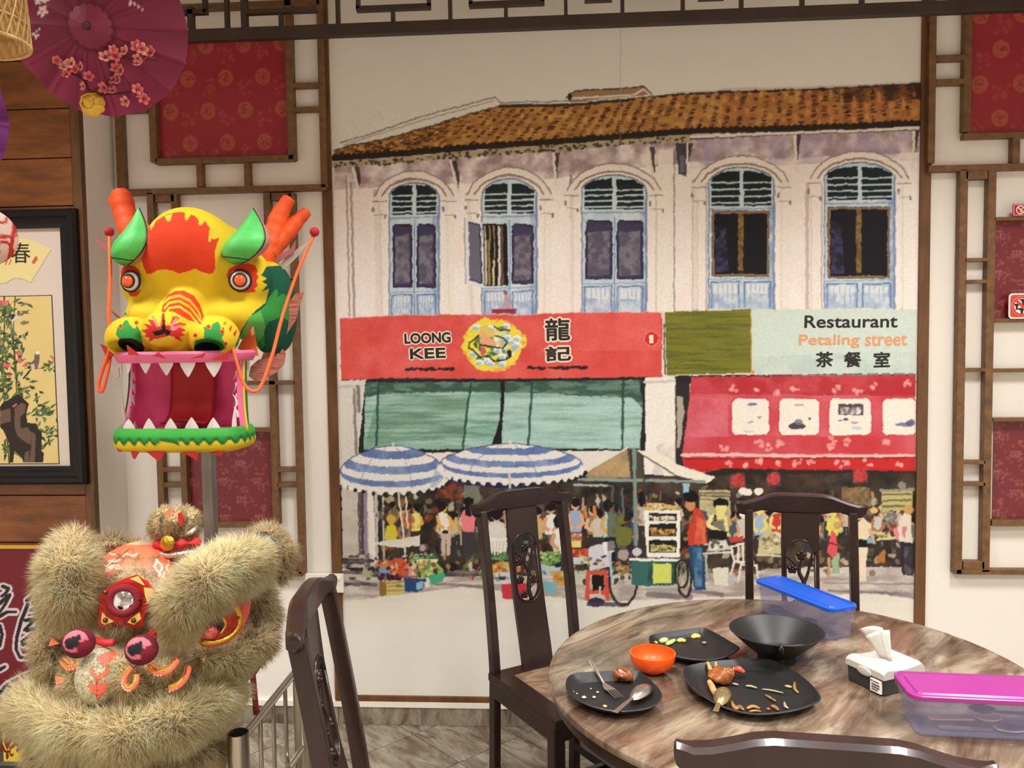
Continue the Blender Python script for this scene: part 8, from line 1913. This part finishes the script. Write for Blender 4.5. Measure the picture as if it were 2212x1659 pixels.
PVX, PVY = proj(PV)
def canopyY(x, y): return float(PV[np.argmin((PVX - x) ** 2 + (PVY - y) ** 2), 1])
# blossom branch pinned to the pink parasol
ZU = zoomer(0, 0, .1808); BY = -1.36
def onC(x, y, d=.012): q = ZU((x, y))[0]; return atY(*q, canopyY(*q) - d)
br = thing('blossom_branch', onC(1150, 1100), 'artificial plum branch with pink blossoms fixed on the pink parasol', 'flowers')
M_STEM = mat('branch_bark', (74, 38, 36), rough=.8); M_PET = mat('blossom_pink', (226, 132, 130), rough=.6, var=60, col2=(240, 176, 166), transl=.3); M_PET2 = mat('blossom_rose', (216, 108, 108), rough=.6, transl=.2); M_CTR = mat('blossom_centre', (150, 44, 44), rough=.6)
for pts, r in ((((1150, 1110), (1060, 1080), (1000, 960), (870, 880), (780, 830), (590, 740)), 3), (((1190, 1120), (1330, 920), (1300, 740), (1400, 690), (1560, 690), (1860, 700)), 3.4), (((1200, 1140), (1430, 1120), (1620, 1090)), 2.4), (((1850, 690), (1880, 740)), 2)):
    MB().tube(catmull([onC(*p, .006) for p in pts], 5), r * .0011, 6).build('stem', M_STEM, br, smooth=True)
rb_ = random.Random(2); blossom_me = []
def blossom_mesh(seed):
    b = LMB(); R = random.Random(seed); r = .0125
    for k in range(5):
        a = k * 1.257 + R.uniform(-.15, .15); d = np.array([math.cos(a), math.sin(a), .45]); d /= np.linalg.norm(d)
        b.ball(d * r * .75, (r * .62, r * .5, r * .14), 10, 6, rot_to((-math.cos(a) * .55, -math.sin(a) * .55, .83), (math.sin(a), -math.cos(a), .01)))
    o = b.part('blossom', M_PET if seed % 2 else M_PET2, br, smooth=True)
    c = LMB(); c.ball((0, 0, .004), (.003, .003, .0025), 8, 5); c.part('blossom_centre', M_CTR, o, smooth=True)
    return o
protos = [blossom_mesh(k) for k in range(4)]; used = set()
for k, (x, y) in enumerate(((680, 720), (770, 800), (800, 890), (860, 770), (900, 830), (980, 800), (1060, 920), (1010, 1030), (1350, 600), (1260, 690), (1380, 670), (1500, 620), (1640, 560), (1700, 590), (1800, 630), (1650, 700), (1740, 690), (1670, 760), (1390, 820), (1450, 850), (1370, 960), (1420, 970), (1250, 1050), (1350, 1090), (1640, 1070), (1510, 1210), (1720, 1180), (1690, 1140))):
    q = k % 4; o = protos[q] if q not in used else dup(protos[q], br); used.add(q)
    p = onC(x, y, .016 + rb_.uniform(-.006, .006)) - np.array(br.location); o.location = p
    dv = Vector((rb_.uniform(-.6, .6), -1, rb_.uniform(-.5, .6))); o.rotation_euler = dv.to_track_quat('Z', 'Y').to_euler(); s = rb_.uniform(.8, 1.15); o.scale = (s, s, s)
MB().plate([[(lambda w: (w[0], w[2]))(onC(*p)) for p in ((1130, 1080), (1160, 1030), (1195, 1010), (1200, 1060), (1170, 1100))]], .002, lambda u, v, w: (u, onC(1165, 1060)[1] + w, v)).build('leaf', mat('branch_leaf', (44, 56, 30), rough=.6), br)
yc_ = onC(1098, 1238, .018); yf = thing('yellow_flower', yc_, 'golden yellow cloth flower at the lower rim of the pink parasol', 'flower'); M_YEL = mat('cloth_yellow', (232, 178, 48), rough=.5, var=70, col2=(240, 200, 90), transl=.2)
ry = 30 / FPX * 2.15
MB().tube([yc_ + np.array([0, -.004, 0]), yc_ + np.array([0, .03, .004])], .0015, 6).build('flower_pin', M_STEM, yf)
for ring_, cnt, tl, s in ((.72, 9, .5, .46), (.42, 7, .9, .42), (.16, 4, 1.3, .36)):
    for k in range(cnt):
        a = 6.283 * k / cnt + ring_ * 3; d = np.array([math.cos(a), 0, math.sin(a)]); n_ = d * (1.1 - tl * .6) + np.array([0, -1.0, 0]) * tl
        MB().ball(yc_ + d * ry * ring_ + np.array([0, -.012 * tl, 0]), (ry * s, ry * s * .85, ry * .09), 12, 6, rot_to(n_ + np.array([.2 * math.sin(k * 2.3), 0, .2 * math.cos(k * 1.7)]))).build('petal', M_YEL, yf, smooth=True)
# woven bamboo lamp shade at the frame's corner
bc = atY(-62, 40, -1.9); dk_ = 1.5 / FPX; bs = thing('bamboo_lampshade', bc, 'woven bamboo lampshade hanging beside the pink parasol', 'lampshade'); M_BAM = mat('woven_bamboo', (206, 170, 112), rough=.6, var=40, col2=(170, 130, 76)); 
dB = bc[1] + 3.4; zb0 = float(atY(-62, 92, -1.9)[2]); zb1 = zb0 + .26; rB = 112 / FPX * dB
def shade_r(z): q = (z - zb0) / (zb1 - zb0); return rB * (1.0 - .12 * q - .42 * q ** 3)
wv = MB()
for k in range(34):
    for s in (-1, 1):
        wv.tube([(bc[0] + (shade_r(z) + (.0015 if s > 0 else -.0015)) * math.cos(6.283 * k / 34 + s * (z - zb0) * 4.2), bc[1] + (shade_r(z) + (.0015 if s > 0 else -.0015)) * math.sin(6.283 * k / 34 + s * (z - zb0) * 4.2), z) for z in np.linspace(zb0, zb1, 14)], .0019, 4)
wv.build('weave', M_BAM, bs, kind='stuff')
for z in (zb0, zb0 + .04, zb0 + .1, zb0 + .17, zb1): MB().tube([(bc[0] + shade_r(z) * math.cos(a), bc[1] + shade_r(z) * math.sin(a), z) for a in np.linspace(0, 6.283, 40)], .0035 if z in (zb0, zb1) else .002, 6).build('hoop', M_BAM, bs, smooth=True)
MB().lathe([(shade_r(z) - .004, z) for z in np.linspace(zb0 + .002, zb1, 10)], 40, c=(bc[0], bc[1], 0)).build('lining', mat('shade_lining', (196, 156, 96), rough=.7, transl=.4), bs, smooth=True)
MB().tube([(bc[0], bc[1], zb1 - .005), (bc[0], bc[1], 3.3)], .003, 6).build('hanging_cord', mat('cord_white'), bs); MB().lathe([(shade_r(zb1), zb1), (.0001, zb1 + .012)], 40, c=(bc[0], bc[1], 0)).build('shade_top', M_BAM, bs)
# swirled paper lantern
lc_ = atY(-34, 512, -1.5); Rl = 66 / FPX * 1.9; ln = thing('paper_lantern', lc_, 'round white paper lantern with red swirls in front of the framed picture', 'lantern')
e = MB().ball(lc_, (Rl, Rl, Rl * .98), 90, 60); V = np.array(e.v); qx, qy = proj(V); c = Canvas(qx, qy, (226, 206, 190))
for (x0, y0, ph) in ((10, 470, .4), (2, 540, 2.2), (-60, 480, 1.1), (-50, 550, 0)):
    c.line([(x0 + (4 + 5.2 * a) * math.cos(a + ph), y0 + (4 + 5.2 * a) * math.sin(a + ph)) for a in np.linspace(0, 8, 60)], 6, (190, 46, 44))
c.line([(34, 440), (30, 500), (20, 560), (-10, 590)], 9, (196, 50, 46)); c.line([(-100, 512), (40, 508)], 4, (206, 80, 72))
o = e.build('lantern_body', mat('lantern_paper', rough=.6, vcol=True, transl=.35), ln, smooth=True); set_col(o.data, c.rgb)
MB().tube([lc_ + np.array([0, 0, Rl * .97]), (lc_[0], lc_[1], 3.3)], .0015, 5).build('hanging_cord', mat('cord_white'), ln)
for x in (14, 22): q = atY(x, 566, -1.52); MB().obox((q[0], q[1], q[2]), (.008, .002, .014), rot_to((.3, .2, 1))).build('paper_tag', mat('tag_red', (206, 70, 60), rough=.6), ln)
